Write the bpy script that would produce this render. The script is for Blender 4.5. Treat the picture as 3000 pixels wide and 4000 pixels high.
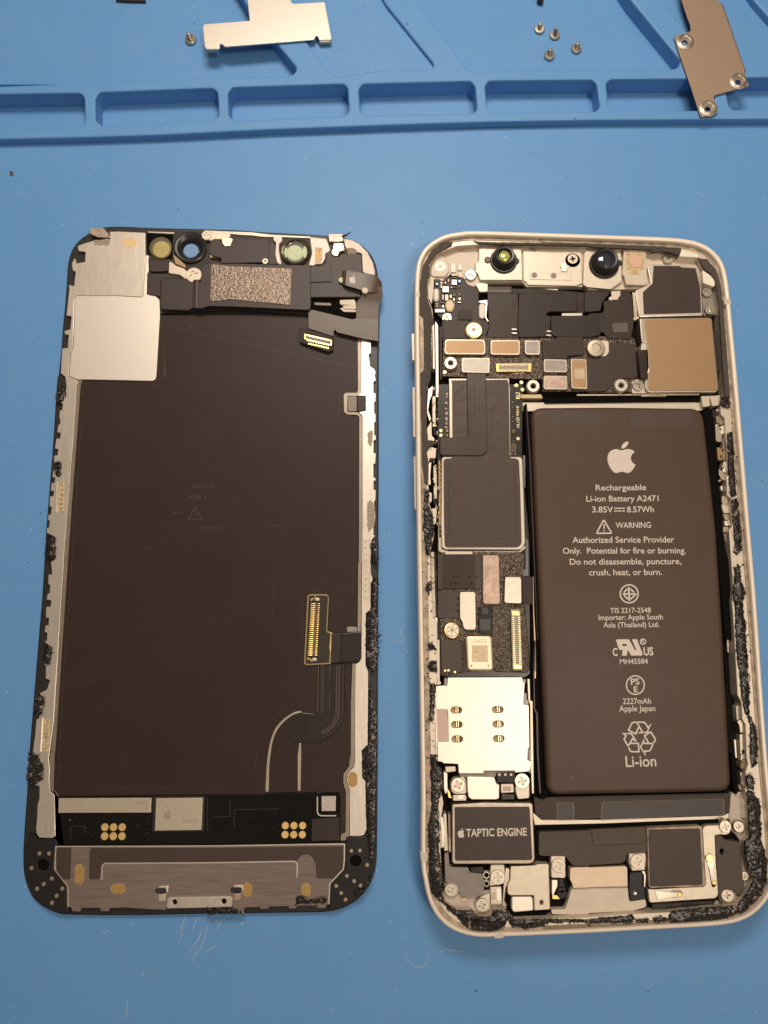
import bpy, bmesh, math, random
from mathutils import Vector, Matrix
from mathutils.geometry import tessellate_polygon

random.seed(7)
for o in list(bpy.data.objects):
    bpy.data.objects.remove(o)
SC = bpy.context.scene
COL = SC.collection
SC.unit_settings.system = 'METRIC'
SC.unit_settings.scale_length = 0.01          # one unit is one centimetre

# ------------------------------------------------------------------ camera
FPX = 3002.0                                   # focal length in pixels of the 3000 x 4000 photograph
TILT = math.radians(8.6)
CAMZ = 15.0
CAM = Vector((0.0, 0.0, CAMZ))
cam_data = bpy.data.cameras.new('camera')
cam_data.sensor_width = 36.0
cam_data.lens = FPX / 4000.0 * 36.0
cam_data.clip_start = 0.1
cam_data.clip_end = 500.0
cam_data.dof.use_dof = True
cam_data.dof.focus_distance = 14.7
cam_data.dof.aperture_fstop = cam_data.lens * 1e-3 / 0.12
cam = bpy.data.objects.new('camera', cam_data)
COL.objects.link(cam)
cam.location = CAM
cam.rotation_euler = (TILT, 0.0, 0.0)
SC.camera = cam

# ------------------------------------------------------------------ light
world = bpy.data.worlds.new('World')
SC.world = world
world.use_nodes = True
wn = world.node_tree.nodes
wl = world.node_tree.links
bg = wn['Background']
tc = wn.new('ShaderNodeTexCoord')
sep = wn.new('ShaderNodeSeparateXYZ')
wl.new(tc.outputs['Generated'], sep.inputs[0])
ramp = wn.new('ShaderNodeValToRGB')
ramp.color_ramp.elements[0].position = 0.52
ramp.color_ramp.elements[0].color = (0.13, 0.10, 0.08, 1)
ramp.color_ramp.elements[1].position = 1.0
ramp.color_ramp.elements[1].color = (1.15, 0.98, 0.80, 1)
wl.new(sep.outputs['Z'], ramp.inputs[0])
wnoise = wn.new('ShaderNodeTexNoise')
wnoise.inputs['Scale'].default_value = 2.6
wnoise.inputs['Detail'].default_value = 3
wl.new(tc.outputs['Generated'], wnoise.inputs['Vector'])
wmr = wn.new('ShaderNodeMapRange')
for k_, v_ in (('From Min', .38), ('From Max', .62), ('To Min', .45), ('To Max', 1.55)): wmr.inputs[k_].default_value = v_
wl.new(wnoise.outputs['Fac'], wmr.inputs['Value'])
wsc = wn.new('ShaderNodeVectorMath'); wsc.operation = 'SCALE'
wl.new(ramp.outputs[0], wsc.inputs[0]); wl.new(wmr.outputs[0], wsc.inputs['Scale'])
wl.new(wsc.outputs[0], bg.inputs[0])
bg.inputs[1].default_value = 0.40

def lamp(name, loc, target, size, power, color, size_y=None):
    d = bpy.data.lights.new(name, 'AREA')
    d.shape = 'RECTANGLE'
    d.size = size
    d.size_y = size_y or size
    d.energy = power
    d.color = color
    o = bpy.data.objects.new(name, d)
    COL.objects.link(o)
    o.location = loc
    o.rotation_euler = (Vector(target) - Vector(loc)).to_track_quat('-Z', 'Y').to_euler()
    return o

lamp('ceiling_lamp', (0, 20, 26), (0, 3, 0), 11, 5900, (1.0, 0.88, 0.75), 7)
lamp('bench_lamp', (14, -7, 43), (1, 0, 0), 9, 6000, (1.0, 0.86, 0.71), 9)

SC.view_settings.view_transform = 'Standard'
SC.view_settings.look = 'None'
SC.view_settings.gamma = 1.0
SC.view_settings.exposure = 0.0
SC.view_settings.use_curve_mapping = False
SC.render.engine = 'CYCLES'

# ------------------------------------------------------------------ tracing frames: origin and scale of each enlargement, in photograph pixels
FR = {'N': (0, 0, 1),
      'D1': (200, 850, .42194), 'D2': (900, 850, .42194), 'D3': (50, 2950, .48222), 'D4': (800, 2950, .48222),
      'D5': (100, 1500, .48222), 'D6': (50, 2250, .48222), 'D7': (1000, 1400, .36166), 'D8': (950, 2200, .36166),
      'B1': (1600, 850, .42194), 'B2': (2300, 850, .42194), 'B3': (1600, 2950, .42194), 'B4': (2300, 2950, .42194),
      'B5': (1600, 1500, .36166), 'B6': (1600, 2050, .36166), 'B7': (1600, 2500, .36166),
      'B8': (2000, 1500, .60277), 'B9': (2000, 2250, .60277), 'R1': (2700, 1550, .36145), 'R2': (2700, 2350, .40706),
      'C1': (1650, 1050, .18083), 'M1': (2380, 2460, .14466), 'M2': (2380, 2780, .14466), 'M3': (2400, 2260, .07233),
      'T1': (0, 0, .90416), 'T2': (1500, 0, .90416), 'T3': (1900, 0, .66305), 'T4': (2600, 0, .24111),
      'T5': (850, 0, .30139), 'T6': (1150, 0, .39180)}

def fr(f, p):
    a = FR[f]
    return (a[0] + p[0] * a[2], a[1] + p[1] * a[2])

OVERLAP = {frozenset(t) for t in (('D3', 'D4'), ('D5', 'D6'), ('D6', 'D3'), ('B5', 'B6'), ('B6', 'B7'), ('B8', 'B9'))}

def mx(*segs):
    """joins pieces traced in different frames: mx('D1', [(x, y), ...], 'D2', [...])"""
    out = []
    last = None
    for i in range(0, len(segs), 2):
        q = [fr(segs[i], p) for p in segs[i + 1]]
        if last and frozenset((last, segs[i])) in OVERLAP and len(out) > 1:
            # the enlargements overlap: drop points that would run back over the piece before
            while len(q) > 1:
                ax, ay = out[-1][0] - out[-2][0], out[-1][1] - out[-2][1]
                bx, by = q[0][0] - out[-1][0], q[0][1] - out[-1][1]
                la, lb = math.hypot(ax, ay), math.hypot(bx, by)
                if la and lb and (ax * bx + ay * by) / (la * lb) < -.6: q.pop(0)
                else: break
        out += q
        last = segs[i]
    return out

def P(p, z):
    """the point at height z that the photograph shows at pixel p"""
    u = (p[0] - 1500.0) / FPX
    v = (2000.0 - p[1]) / FPX
    d = Vector((u, math.sin(TILT) + v * math.cos(TILT), -math.cos(TILT) + v * math.sin(TILT)))
    t = (z - CAMZ) / d.z
    return CAM + d * t

# ------------------------------------------------------------------ materials
MATS = {}
def mat(name, col, rough=0.5, metal=0.0, bump=0.0, bscale=60.0, var=0.0, vscale=8.0, aniso=None, spec=0.5,
        speck=None, speck_amt=0.0, speck_scale=40.0, coat=0.0, rvar=0.0, dust=None, dscale=9.0, bdist=.01):
    m = bpy.data.materials.new(name)
    MATS[name] = m
    m.use_nodes = True
    nt = m.node_tree
    n, l = nt.nodes, nt.links
    b = n['Principled BSDF']
    b.inputs['Base Color'].default_value = (*col, 1)
    b.inputs['Roughness'].default_value = rough
    b.inputs['Metallic'].default_value = metal
    b.inputs['Specular IOR Level'].default_value = spec
    if coat:
        b.inputs['Coat Weight'].default_value = coat
        b.inputs['Coat Roughness'].default_value = 0.08
    g = n.new('ShaderNodeNewGeometry')
    cur = None
    if var:
        t = n.new('ShaderNodeTexNoise'); t.inputs['Scale'].default_value = vscale; t.inputs['Detail'].default_value = 6
        if aniso:
            mp0 = n.new('ShaderNodeMapping'); mp0.inputs['Scale'].default_value = aniso
            l.new(g.outputs['Position'], mp0.inputs['Vector']); l.new(mp0.outputs[0], t.inputs['Vector'])
        else:
            l.new(g.outputs['Position'], t.inputs['Vector'])
        mr = n.new('ShaderNodeMapRange')
        mr.inputs['From Min'].default_value = 0.3; mr.inputs['From Max'].default_value = 0.7
        mr.inputs['To Min'].default_value = 1 - var; mr.inputs['To Max'].default_value = 1 + var
        l.new(t.outputs['Fac'], mr.inputs['Value'])
        mm = n.new('ShaderNodeVectorMath'); mm.operation = 'SCALE'
        mm.inputs[0].default_value = col
        l.new(mr.outputs[0], mm.inputs['Scale'])
        cur = mm.outputs[0]
    if speck:
        t2 = n.new('ShaderNodeTexNoise'); t2.inputs['Scale'].default_value = speck_scale; t2.inputs['Detail'].default_value = 2
        l.new(g.outputs['Position'], t2.inputs['Vector'])
        r2 = n.new('ShaderNodeMapRange')
        r2.inputs['From Min'].default_value = 1 - speck_amt; r2.inputs['From Max'].default_value = 1 - speck_amt + 0.05
        l.new(t2.outputs['Fac'], r2.inputs['Value'])
        mxn = n.new('ShaderNodeMix'); mxn.data_type = 'RGBA'
        l.new(r2.outputs[0], mxn.inputs['Factor'])
        if cur: l.new(cur, mxn.inputs['A'])
        else: mxn.inputs['A'].default_value = (*col, 1)
        mxn.inputs['B'].default_value = (*speck, 1)
        cur = mxn.outputs['Result']
    if dust:
        v = n.new('ShaderNodeTexVoronoi'); v.inputs['Scale'].default_value = dscale
        l.new(g.outputs['Position'], v.inputs['Vector'])
        d1 = n.new('ShaderNodeMapRange')
        for k_, w_ in (('From Min', .02), ('From Max', .075), ('To Min', 1.0), ('To Max', 0.0)): d1.inputs[k_].default_value = w_
        l.new(v.outputs['Distance'], d1.inputs['Value'])
        sc_ = n.new('ShaderNodeSeparateColor'); l.new(v.outputs['Color'], sc_.inputs[0])
        gt = n.new('ShaderNodeMapRange')
        for k_, w_ in (('From Min', .86), ('From Max', .96)): gt.inputs[k_].default_value = w_
        l.new(sc_.outputs[0], gt.inputs['Value'])
        ml = n.new('ShaderNodeMath'); ml.operation = 'MULTIPLY'; l.new(d1.outputs[0], ml.inputs[0]); l.new(gt.outputs[0], ml.inputs[1])
        mz = n.new('ShaderNodeMix'); mz.data_type = 'RGBA'
        l.new(ml.outputs[0], mz.inputs['Factor'])
        if cur: l.new(cur, mz.inputs['A'])
        else: mz.inputs['A'].default_value = (*col, 1)
        mz.inputs['B'].default_value = (*dust, 1)
        cur = mz.outputs['Result']
    if cur:
        l.new(cur, b.inputs['Base Color'])
    if rvar:
        t4 = n.new('ShaderNodeTexNoise'); t4.inputs['Scale'].default_value = 2.3; t4.inputs['Detail'].default_value = 7
        l.new(g.outputs['Position'], t4.inputs['Vector'])
        r4 = n.new('ShaderNodeMapRange')
        r4.inputs['From Min'].default_value = 0.3; r4.inputs['From Max'].default_value = 0.7
        r4.inputs['To Min'].default_value = max(rough - rvar, 0.02); r4.inputs['To Max'].default_value = rough + rvar
        l.new(t4.outputs['Fac'], r4.inputs['Value']); l.new(r4.outputs[0], b.inputs['Roughness'])
    if bump or aniso:
        t3 = n.new('ShaderNodeTexNoise'); t3.inputs['Scale'].default_value = bscale; t3.inputs['Detail'].default_value = 4
        if aniso:
            mp = n.new('ShaderNodeMapping'); mp.inputs['Scale'].default_value = aniso
            l.new(g.outputs['Position'], mp.inputs['Vector']); l.new(mp.outputs[0], t3.inputs['Vector'])
        else:
            l.new(g.outputs['Position'], t3.inputs['Vector'])
        bp = n.new('ShaderNodeBump'); bp.inputs['Strength'].default_value = bump
        bp.inputs['Distance'].default_value = bdist
        l.new(t3.outputs['Fac'], bp.inputs['Height']); l.new(bp.outputs[0], b.inputs['Normal'])
    return m

mat('silver_satin', (.84, .765, .68), .42, .8, .10, 22, .03, 9, aniso=(2.2, 5, 1))
mat('silver_bright', (.58, .52, .43), .36, .9, .08, 60, .08, 8, rvar=.06)
mat('steel_brushed', (.42, .335, .295), .24, 1, .06, 2.2, .17, 1.5, aniso=(1.6, 26, 1))
mat('steel_side', (.72, .64, .55), .38, .85, .08, 2.0, .07, 1.4, aniso=(12, 2, 1))
mat('steel_edge', (.50, .43, .34), .40, .9, .1, 60, .08, 5)
mat('tan_foil', (.39, .245, .13), .48, .5, .05, 90, .03, 3)
mat('copper_foil', (.46, .335, .265), .40, .6, .2, 9, .22, 7, rvar=.08, bdist=.02)
mat('grey_foil', (.30, .26, .235), .46, .6, .12, 90, .10, 8)
mat('cream_metal', (.66, .575, .465), .44, .4, .06, 90, .05, 4)
mat('cream_plastic', (.66, .555, .44), .45, 0, .05, 60, .05, 5)
mat('cream_frame', (.93, .805, .66), .34, .06, .03, 80, .03, 3)
mat('groove_brown', (.36, .28, .20), .5, .2, .3, 60, .5, 5)
mat('white_ink', (.70, .605, .52), .55)
mat('grey_ink', (.16, .12, .10), .55)
mat('faint_ink', (.050, .034, .028), .5)
mat('battery_black', (.084, .053, .037), .48, 0, .35, 1.3, .04, 1.2, spec=.28, dust=(.3, .25, .2), dscale=5, bdist=.02)
mat('battery_side', (.052, .033, .023), .48, 0, .3, 2.5, .08, 3, spec=.26, bdist=.02)
mat('film_black', (.037, .0215, .0175), .44, 0, .30, 1.1, .05, .8, spec=.22, dust=(.24, .20, .17), dscale=5.5, bdist=.02)
mat('sticker_black', (.036, .023, .019), .46, 0, .03, 60, .05, 3, spec=.34)
mat('plastic_dark', (.034, .024, .020), .50, 0, .10, 120, .08, 6, spec=.34)
mat('plastic_grain', (.095, .070, .055), .55, 0, .7, 110, .28, 60, spec=.4)
mat('sensor_dark', (.048, .033, .029), .46, 0, .05, 80, .05, 4, spec=.36)
mat('flex_dark', (.034, .022, .017), .44, 0, .3, 3, .10, 4, spec=.26, bdist=.02, dust=(.2, .16, .13), dscale=9)
mat('flex_brown', (.088, .058, .036), .40, 0, .08, 30, .12, 4, spec=.5)
mat('shield_brown', (.074, .047, .035), .42, 0, .6, 4, .04, 3, spec=.36, dust=(.28, .22, .18), dscale=9, bdist=.02)
mat('board_black', (.006, .0048, .004), .16, 0, .3, 14, 0, spec=.22, bdist=.02)
mat('board_rough', (.080, .057, .041), .22, .55, 1.0, 17, .6, 16, bdist=.03)
mat('void_black', (.004, .003, .0025), .85, spec=.1)  # near-black, mostly paints the shade in gaps and holes
mat('rim_black', (.018, .014, .012), .42, 0, .2, 30, .2, 8)
mat('adhesive', (.016, .012, .010), .17, 0, .8, 9, .5, 9, speck=(.27, .20, .15), speck_amt=.375, speck_scale=11, bdist=.04)
mat('foam', (.066, .050, .041), .75, 0, .6, 60, .3, 60)
mat('mesh_sparkle', (.20, .15, .115), .34, .6, .8, 22, .40, 24, bdist=.02)
mat('copper_mesh', (.42, .26, .14), .4, .7, 1.0, 45, .4, 45)
mat('gold', (.83, .58, .22), .30, 1, .05, 60, .05, 8)
mat('gold_pale', (.88, .76, .44), .3, .9)
mat('pad_gold', (.86, .60, .24), .38, .6, .05, 30, .06, 10)
mat('kapton', (.44, .27, .09), .42, .25, .08, 40, .10, 9)
mat('grey_rubber', (.26, .22, .185), .5, 0, .1, 50, .12, 8)
mat('pink_window', (.55, .40, .33), .45, .2)
mat('lens_black', (.010, .010, .012), .12, 0, spec=.6, coat=.6)
mat('barrel_black', (.018, .016, .015), .34, 0, spec=.5)
mat('lens_blue', (.020, .022, .040), .06, 0, coat=1)
mat('ir_yellow', (.50, .40, .16), .30, .4, .1, 30, .1, 6)
mat('ir_pale', (.60, .66, .44), .5, .0, 0, 40, .08, 20, spec=.3)
mat('lens_green_glint', (.55, .55, .16), .15, .3, 0, 40, .5, 30)  # yellow-green reflection on the lens put into the base colour
mat('amber_glue', (.58, .44, .24), .3, 0, .3, 30, .3, 16)
mat('pink_diode', (.72, .44, .31), .45)
mat('tape_clear', (.60, .53, .45), .25, 0, .1, 20, .15, 8)
mat('blue_tint', (.10, .16, .27), .2, .3)
mat('chip_silver', (.66, .57, .45), .42, .75, .35, 34, .06, 24)
mat('stain_brown', (.22, .15, .09), .5, 0, .5, 40, .4, 20)

def blue_rubber():
    m = bpy.data.materials.new('blue_silicone')
    MATS['blue_silicone'] = m
    m.use_nodes = True
    n, l = m.node_tree.nodes, m.node_tree.links
    b = n['Principled BSDF']
    g = n.new('ShaderNodeNewGeometry')
    def noise(scale, detail=4, vec=None):
        t = n.new('ShaderNodeTexNoise'); t.inputs['Scale'].default_value = scale; t.inputs['Detail'].default_value = detail
        l.new(vec or g.outputs['Position'], t.inputs['Vector']); return t
    def rng(s, a, c, lo=0.0, hi=1.0):
        r = n.new('ShaderNodeMapRange'); r.inputs['From Min'].default_value = a; r.inputs['From Max'].default_value = c
        r.inputs['To Min'].default_value = lo; r.inputs['To Max'].default_value = hi
        l.new(s, r.inputs['Value']); return r
    def mixc(f, a, c):
        x = n.new('ShaderNodeMix'); x.data_type = 'RGBA'
        l.new(f, x.inputs['Factor'])
        if isinstance(a, tuple): x.inputs['A'].default_value = (*a, 1)
        else: l.new(a, x.inputs['A'])
        x.inputs['B'].default_value = (*c, 1)
        return x.outputs['Result']
    big = noise(.5, 6)
    c0 = mixc(rng(big.outputs['Fac'], .3, .7).outputs[0], (.116, .305, .61), (.128, .32, .63))
    # worn, chalky clouds
    cl = noise(2.2, 8)
    c1 = mixc(rng(cl.outputs['Fac'], .50, .80, 0, .12).outputs[0], c0, (.24, .36, .52))
    # dust: fine pale specks gathered in drifts
    v = n.new('ShaderNodeTexVoronoi'); v.inputs['Scale'].default_value = 8.5; v.inputs['Randomness'].default_value = 1
    l.new(g.outputs['Position'], v.inputs['Vector'])
    vs = n.new('ShaderNodeSeparateColor'); l.new(v.outputs['Color'], vs.inputs[0])
    rad = rng(vs.outputs[2], 0, 1, .05, .20)
    sub = n.new('ShaderNodeMath'); sub.operation = 'DIVIDE'; l.new(v.outputs['Distance'], sub.inputs[0]); l.new(rad.outputs[0], sub.inputs[1])
    dist = rng(sub.outputs[0], .55, 1.0, 1, 0)
    vc = n.new('ShaderNodeSeparateColor'); l.new(v.outputs['Color'], vc.inputs[0])
    some = rng(vc.outputs[0], .76, .92, 0, .8)
    drift = rng(noise(.8, 3).outputs['Fac'], .42, .60, .12, 1)
    m1 = n.new('ShaderNodeMath'); m1.operation = 'MULTIPLY'; l.new(dist.outputs[0], m1.inputs[0]); l.new(some.outputs[0], m1.inputs[1])
    m2 = n.new('ShaderNodeMath'); m2.operation = 'MULTIPLY'; l.new(m1.outputs[0], m2.inputs[0]); l.new(drift.outputs[0], m2.inputs[1])
    fine = mixc(rng(noise(70, 3).outputs['Fac'], .45, .75, 0, .12).outputs[0], c1, (.060, .17, .36))
    c2 = mixc(m2.outputs[0], fine, (.48, .55, .60))
    # a few dark crumbs
    v2 = n.new('ShaderNodeTexVoronoi'); v2.inputs['Scale'].default_value = 3.1
    l.new(g.outputs['Position'], v2.inputs['Vector'])
    d2 = rng(v2.outputs['Distance'], .03, .07, 1, 0)
    s2 = n.new('ShaderNodeSeparateColor'); l.new(v2.outputs['Color'], s2.inputs[0])
    k2 = rng(s2.outputs[1], .86, .9)
    m3 = n.new('ShaderNodeMath'); m3.operation = 'MULTIPLY'; l.new(d2.outputs[0], m3.inputs[0]); l.new(k2.outputs[0], m3.inputs[1])
    c3 = mixc(m3.outputs[0], c2, (.02, .035, .07))
    l.new(c3, b.inputs['Base Color'])
    b.inputs['Roughness'].default_value = .46
    rr = rng(cl.outputs['Fac'], .3, .7, .465, .50); l.new(rr.outputs[0], b.inputs['Roughness'])
    b.inputs['Specular IOR Level'].default_value = .36
    bp = n.new('ShaderNodeBump'); bp.inputs['Strength'].default_value = .16; bp.inputs['Distance'].default_value = .01
    l.new(noise(45, 4).outputs['Fac'], bp.inputs['Height']); l.new(bp.outputs[0], b.inputs['Normal'])
blue_rubber()

# ------------------------------------------------------------------ geometry helpers
def area2(q):
    return sum(q[i][0] * q[(i + 1) % len(q)][1] - q[(i + 1) % len(q)][0] * q[i][1] for i in range(len(q)))

def rounded(pts, r, seg=4):
    """polygon corners rounded by r (same units as pts)"""
    if r <= 0: return list(pts)
    out = []
    n = len(pts)
    for i in range(n):
        a, p, c = Vector(pts[i - 1]), Vector(pts[i]), Vector(pts[(i + 1) % n])
        u, v = a - p, c - p
        lu, lv = u.length, v.length
        if lu < 1e-6 or lv < 1e-6: continue
        k = min(r, lu * .45, lv * .45)
        s, e = p + u * (k / lu), p + v * (k / lv)
        if abs(u.cross(v) if hasattr(u, 'cross') and len(u) == 2 else 0) < 1e-9:
            out.append(tuple(p)); continue
        for j in range(seg + 1):
            t = j / seg
            q = s * (1 - t) ** 2 + p * 2 * t * (1 - t) + e * t * t
            out.append((q.x, q.y))
    return out

def smooth_loop(pts, seg=4):
    """closed Catmull-Rom through the points"""
    out = []
    n = len(pts)
    for i in range(n):
        p0, p1, p2, p3 = [Vector(pts[(i + k) % n]) for k in (-1, 0, 1, 2)]
        for j in range(seg):
            t = j / seg
            q = .5 * ((2 * p1) + (p2 - p0) * t + (2 * p0 - 5 * p1 + 4 * p2 - p3) * t * t + (3 * p1 - p0 - 3 * p2 + p3) * t ** 3)
            out.append((q.x, q.y))
    return out

def smooth_open(pts, seg=5):
    out = []
    n = len(pts)
    for i in range(n - 1):
        p0, p1, p2, p3 = [Vector(pts[min(max(i + k, 0), n - 1)]) for k in (-1, 0, 1, 2)]
        for j in range(seg):
            t = j / seg
            q = .5 * ((2 * p1) + (p2 - p0) * t + (2 * p0 - 5 * p1 + 4 * p2 - p3) * t * t + (3 * p1 - p0 - 3 * p2 + p3) * t ** 3)
            out.append((q.x, q.y))
    out.append(tuple(pts[-1]))
    return out

def ragged(pts, amp, step, seed=1):
    """a torn outline: the polygon cut in short steps and jittered"""
    rnd = random.Random(seed)
    out = []
    n = len(pts)
    for i in range(n):
        a, c = Vector(pts[i]), Vector(pts[(i + 1) % n])
        k = max(1, int((c - a).length / step))
        nn = (c - a).normalized() if (c - a).length else Vector((0, 0))
        nrm = Vector((-nn.y, nn.x))
        for j in range(k):
            q = a.lerp(c, j / k) + nrm * rnd.uniform(-amp, amp) + nn * rnd.uniform(-.3, .3) * step
            out.append((q.x, q.y))
    return out

def offset(q, d):
    """offset of a closed loop to its left by d (mitred, clamped)"""
    n = len(q)
    out = []
    for i in range(n):
        a, p, c = Vector(q[i - 1][:2]), Vector(q[i][:2]), Vector(q[(i + 1) % n][:2])
        e1, e2 = (p - a), (c - p)
        if e1.length < 1e-7: e1 = e2
        if e2.length < 1e-7: e2 = e1
        if e1.length < 1e-7:
            out.append((p.x, p.y)); continue
        e1.normalize(); e2.normalize()
        n1, n2 = Vector((-e1.y, e1.x)), Vector((-e2.y, e2.x))
        m = n1 + n2
        if m.length < 1e-4: m = n1
        m.normalize()
        k = 1 / max(.5, m.dot(n1))
        r = p + m * d * k
        out.append((r.x, r.y))
    return out

def crosses(q):
    """True where a closed loop runs over itself"""
    n = len(q)
    def side(a, b_, c): return (b_[0] - a[0]) * (c[1] - a[1]) - (b_[1] - a[1]) * (c[0] - a[0])
    for i in range(n):
        a, b_ = q[i], q[(i + 1) % n]
        x0, x1 = min(a[0], b_[0]), max(a[0], b_[0]); y0, y1 = min(a[1], b_[1]), max(a[1], b_[1])
        for j in range(i + 2, n):
            if i == 0 and j == n - 1: continue
            c, d = q[j], q[(j + 1) % n]
            if max(c[0], d[0]) < x0 or min(c[0], d[0]) > x1 or max(c[1], d[1]) < y0 or min(c[1], d[1]) > y1: continue
            if side(a, b_, c) * side(a, b_, d) < 0 and side(c, d, a) * side(c, d, b_) < 0: return (i, j)
    return None

def untangle(q):
    """cuts the small loops out of an outline that crosses itself"""
    q = list(q)
    for _ in range(30):
        k = crosses(q)
        if not k: break
        i, j = k
        if j - i <= len(q) / 2: q = q[:i + 1] + q[j + 1:]
        else: q = q[i + 1:j + 1]
    return q

def ext(bm, loops, z0, z1, b=0.0, mi=0, floor=False):
    """solid from flat loops (outer first, then holes; world x, y), rounded top edge b"""
    L = []
    for i, q in enumerate(loops):
        q = untangle([tuple(p[:2]) for p in q])
        ccw = area2(q) > 0
        if (i == 0) != ccw: q = q[::-1]
        L.append(q)
    b = min(b, (z1 - z0) * .9)
    while b > .0005 and any(crosses(offset(q, b)) for q in L): b *= .6
    rings = [(z0, 0), (z1, 0)] if b <= 0 else [(z0, 0), (z1 - b, 0), (z1 - b * .3, b * .3), (z1, b)]
    tops = []
    for q in L:
        prev = None
        for z, d in rings:
            qq = offset(q, d) if d else q
            vs = [bm.verts.new((x, y, z)) for x, y in qq]
            if prev:
                n = len(vs)
                for k in range(n):
                    f = bm.faces.new((prev[k], prev[(k + 1) % n], vs[(k + 1) % n], vs[k]))
                    f.material_index = mi
                    f.smooth = True
            prev = vs
        tops.append(prev)
    if len(tops) == 1:
        f = bm.faces.new(tops[0]); f.material_index = mi
    else:
        flat = [v for t in tops for v in t]
        for t in tessellate_polygon([[v.co.copy() for v in t] for t in tops]):
            try:
                f = bm.faces.new([flat[k] for k in t]); f.material_index = mi
                f.normal_update()
                if f.normal.z < 0: f.normal_flip()
            except ValueError:
                pass

def lathe(bm, c, prof, n=28, mi=0, cap=True):
    """round body about a vertical axis at c: prof is [(radius, z), ...] from outside bottom to centre top"""
    prev = None
    for r, z in prof:
        vs = [bm.verts.new((c[0] + r * math.cos(2 * math.pi * k / n), c[1] + r * math.sin(2 * math.pi * k / n), z)) for k in range(n)]
        if prev:
            for k in range(n):
                f = bm.faces.new((prev[k], prev[(k + 1) % n], vs[(k + 1) % n], vs[k]))
                f.smooth = True; f.material_index = mi
        prev = vs
    if cap:
        f = bm.faces.new(prev); f.material_index = mi

def tube(bm, pts, r, n=8, mi=0):
    pts = [Vector(p) for p in pts]
    prev = None
    for i, p in enumerate(pts):
        d = (pts[min(i + 1, len(pts) - 1)] - pts[max(i - 1, 0)]).normalized()
        a = d.cross(Vector((0, 0, 1)))
        if a.length < 1e-4: a = Vector((1, 0, 0))
        a.normalize(); c = a.cross(d)
        rr = r if not callable(r) else r(i / (len(pts) - 1))
        vs = [bm.verts.new(p + (a * math.cos(2 * math.pi * k / n) + c * math.sin(2 * math.pi * k / n)) * rr) for k in range(n)]
        if prev:
            for k in range(n):
                f = bm.faces.new((prev[k], prev[(k + 1) % n], vs[(k + 1) % n], vs[k])); f.smooth = True; f.material_index = mi
        else:
            bm.faces.new(vs[::-1])
        prev = vs
    bm.faces.new(prev)

def sheet(bm, left, right, th, mi=0):
    """a bent strip of thickness th between two rails of 3D points"""
    rows = []
    for a, c in zip(left, right):
        a, c = Vector(a), Vector(c)
        rows.append((a, c))
    vt = [(bm.verts.new(a), bm.verts.new(c)) for a, c in rows]
    vb = [(bm.verts.new(a - Vector((0, 0, th))), bm.verts.new(c - Vector((0, 0, th)))) for a, c in rows]
    def quad(a, b_, c, d):
        f = bm.faces.new((a, b_, c, d)); f.smooth = True; f.material_index = mi
    for i in range(len(rows) - 1):
        quad(vt[i][0], vt[i][1], vt[i + 1][1], vt[i + 1][0])
        quad(vb[i][0], vb[i + 1][0], vb[i + 1][1], vb[i][1])
        quad(vt[i][0], vt[i + 1][0], vb[i + 1][0], vb[i][0])
        quad(vt[i][1], vb[i][1], vb[i + 1][1], vt[i + 1][1])
    quad(vt[0][0], vb[0][0], vb[0][1], vt[0][1])
    quad(vt[-1][0], vt[-1][1], vb[-1][1], vb[-1][0])

def inside(p, q):
    r = False
    n = len(q)
    for i in range(n):
        a, c = q[i], q[i - 1]
        if (a[1] > p[1]) != (c[1] > p[1]) and p[0] < (c[0] - a[0]) * (p[1] - a[1]) / (c[1] - a[1]) + a[0]: r = not r
    return r

def lumps(bm, q, z, seed, dens=1.0, rmin=.006, rmax=.016, mi=0):
    """crumbly top: little uneven lumps sunk in the surface of a torn strip (q in photograph pixels)"""
    rnd = random.Random(seed)
    x0, x1 = min(p[0] for p in q), max(p[0] for p in q); y0, y1 = min(p[1] for p in q), max(p[1] for p in q)
    for _ in range(int((x1 - x0) * (y1 - y0) / 60 * dens)):
        p = (rnd.uniform(x0, x1), rnd.uniform(y0, y1))
        if not inside(p, q): continue
        w = P(p, z); r = rnd.uniform(rmin, rmax) * rnd.choice((1, 1, 1.9)); h = r * rnd.uniform(.3, .9); e = rnd.choice((1, 1.6, 2.3)) * rnd.uniform(.7, 1.1); an = rnd.uniform(0, 3.14)
        ca, sa = math.cos(an), math.sin(an)
        prev = None
        for rr, zz in ((1, -.004), (.8, .5 * h), (.35, .95 * h)):
            vs = []
            for k in range(6):
                t = 6.283 * k / 6 + rnd.uniform(-.3, .3)
                u, v = r * rr * e * math.cos(t), r * rr / e * math.sin(t)
                vs.append(bm.verts.new((w.x + u * ca - v * sa, w.y + u * sa + v * ca, z + zz)))
            if prev:
                for k in range(6): bm.faces.new((prev[k], prev[(k + 1) % 6], vs[(k + 1) % 6], vs[k])).material_index = mi
            prev = vs
        bm.faces.new(prev).material_index = mi

def strings(bm, q, z, seed, n):
    """stretched glossy threads over a torn strip"""
    rnd = random.Random(seed)
    for _ in range(n):
        i = rnd.randrange(len(q))
        p = Vector(q[i]); t = Vector(q[(i + 3) % len(q)]) - p
        if t.length < 1 or t.length > 60: continue
        t.normalize(); nn = Vector((-t.y, t.x)) * rnd.choice((-1, 1))
        ln = rnd.uniform(10, 34)
        pts = [P(tuple(p + t * ln * k / 4 + nn * (rnd.uniform(-3, 3) + 3 * math.sin(k))), z + .004 + .01 * math.sin(k * .8)) for k in range(5)]
        tube(bm, pts, rnd.uniform(.004, .009), 5)

WORG = {}                                      # world origin of every object made
def origin(o):
    return WORG.get(o.name, Vector((0, 0, 0))) if o else Vector((0, 0, 0))

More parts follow.
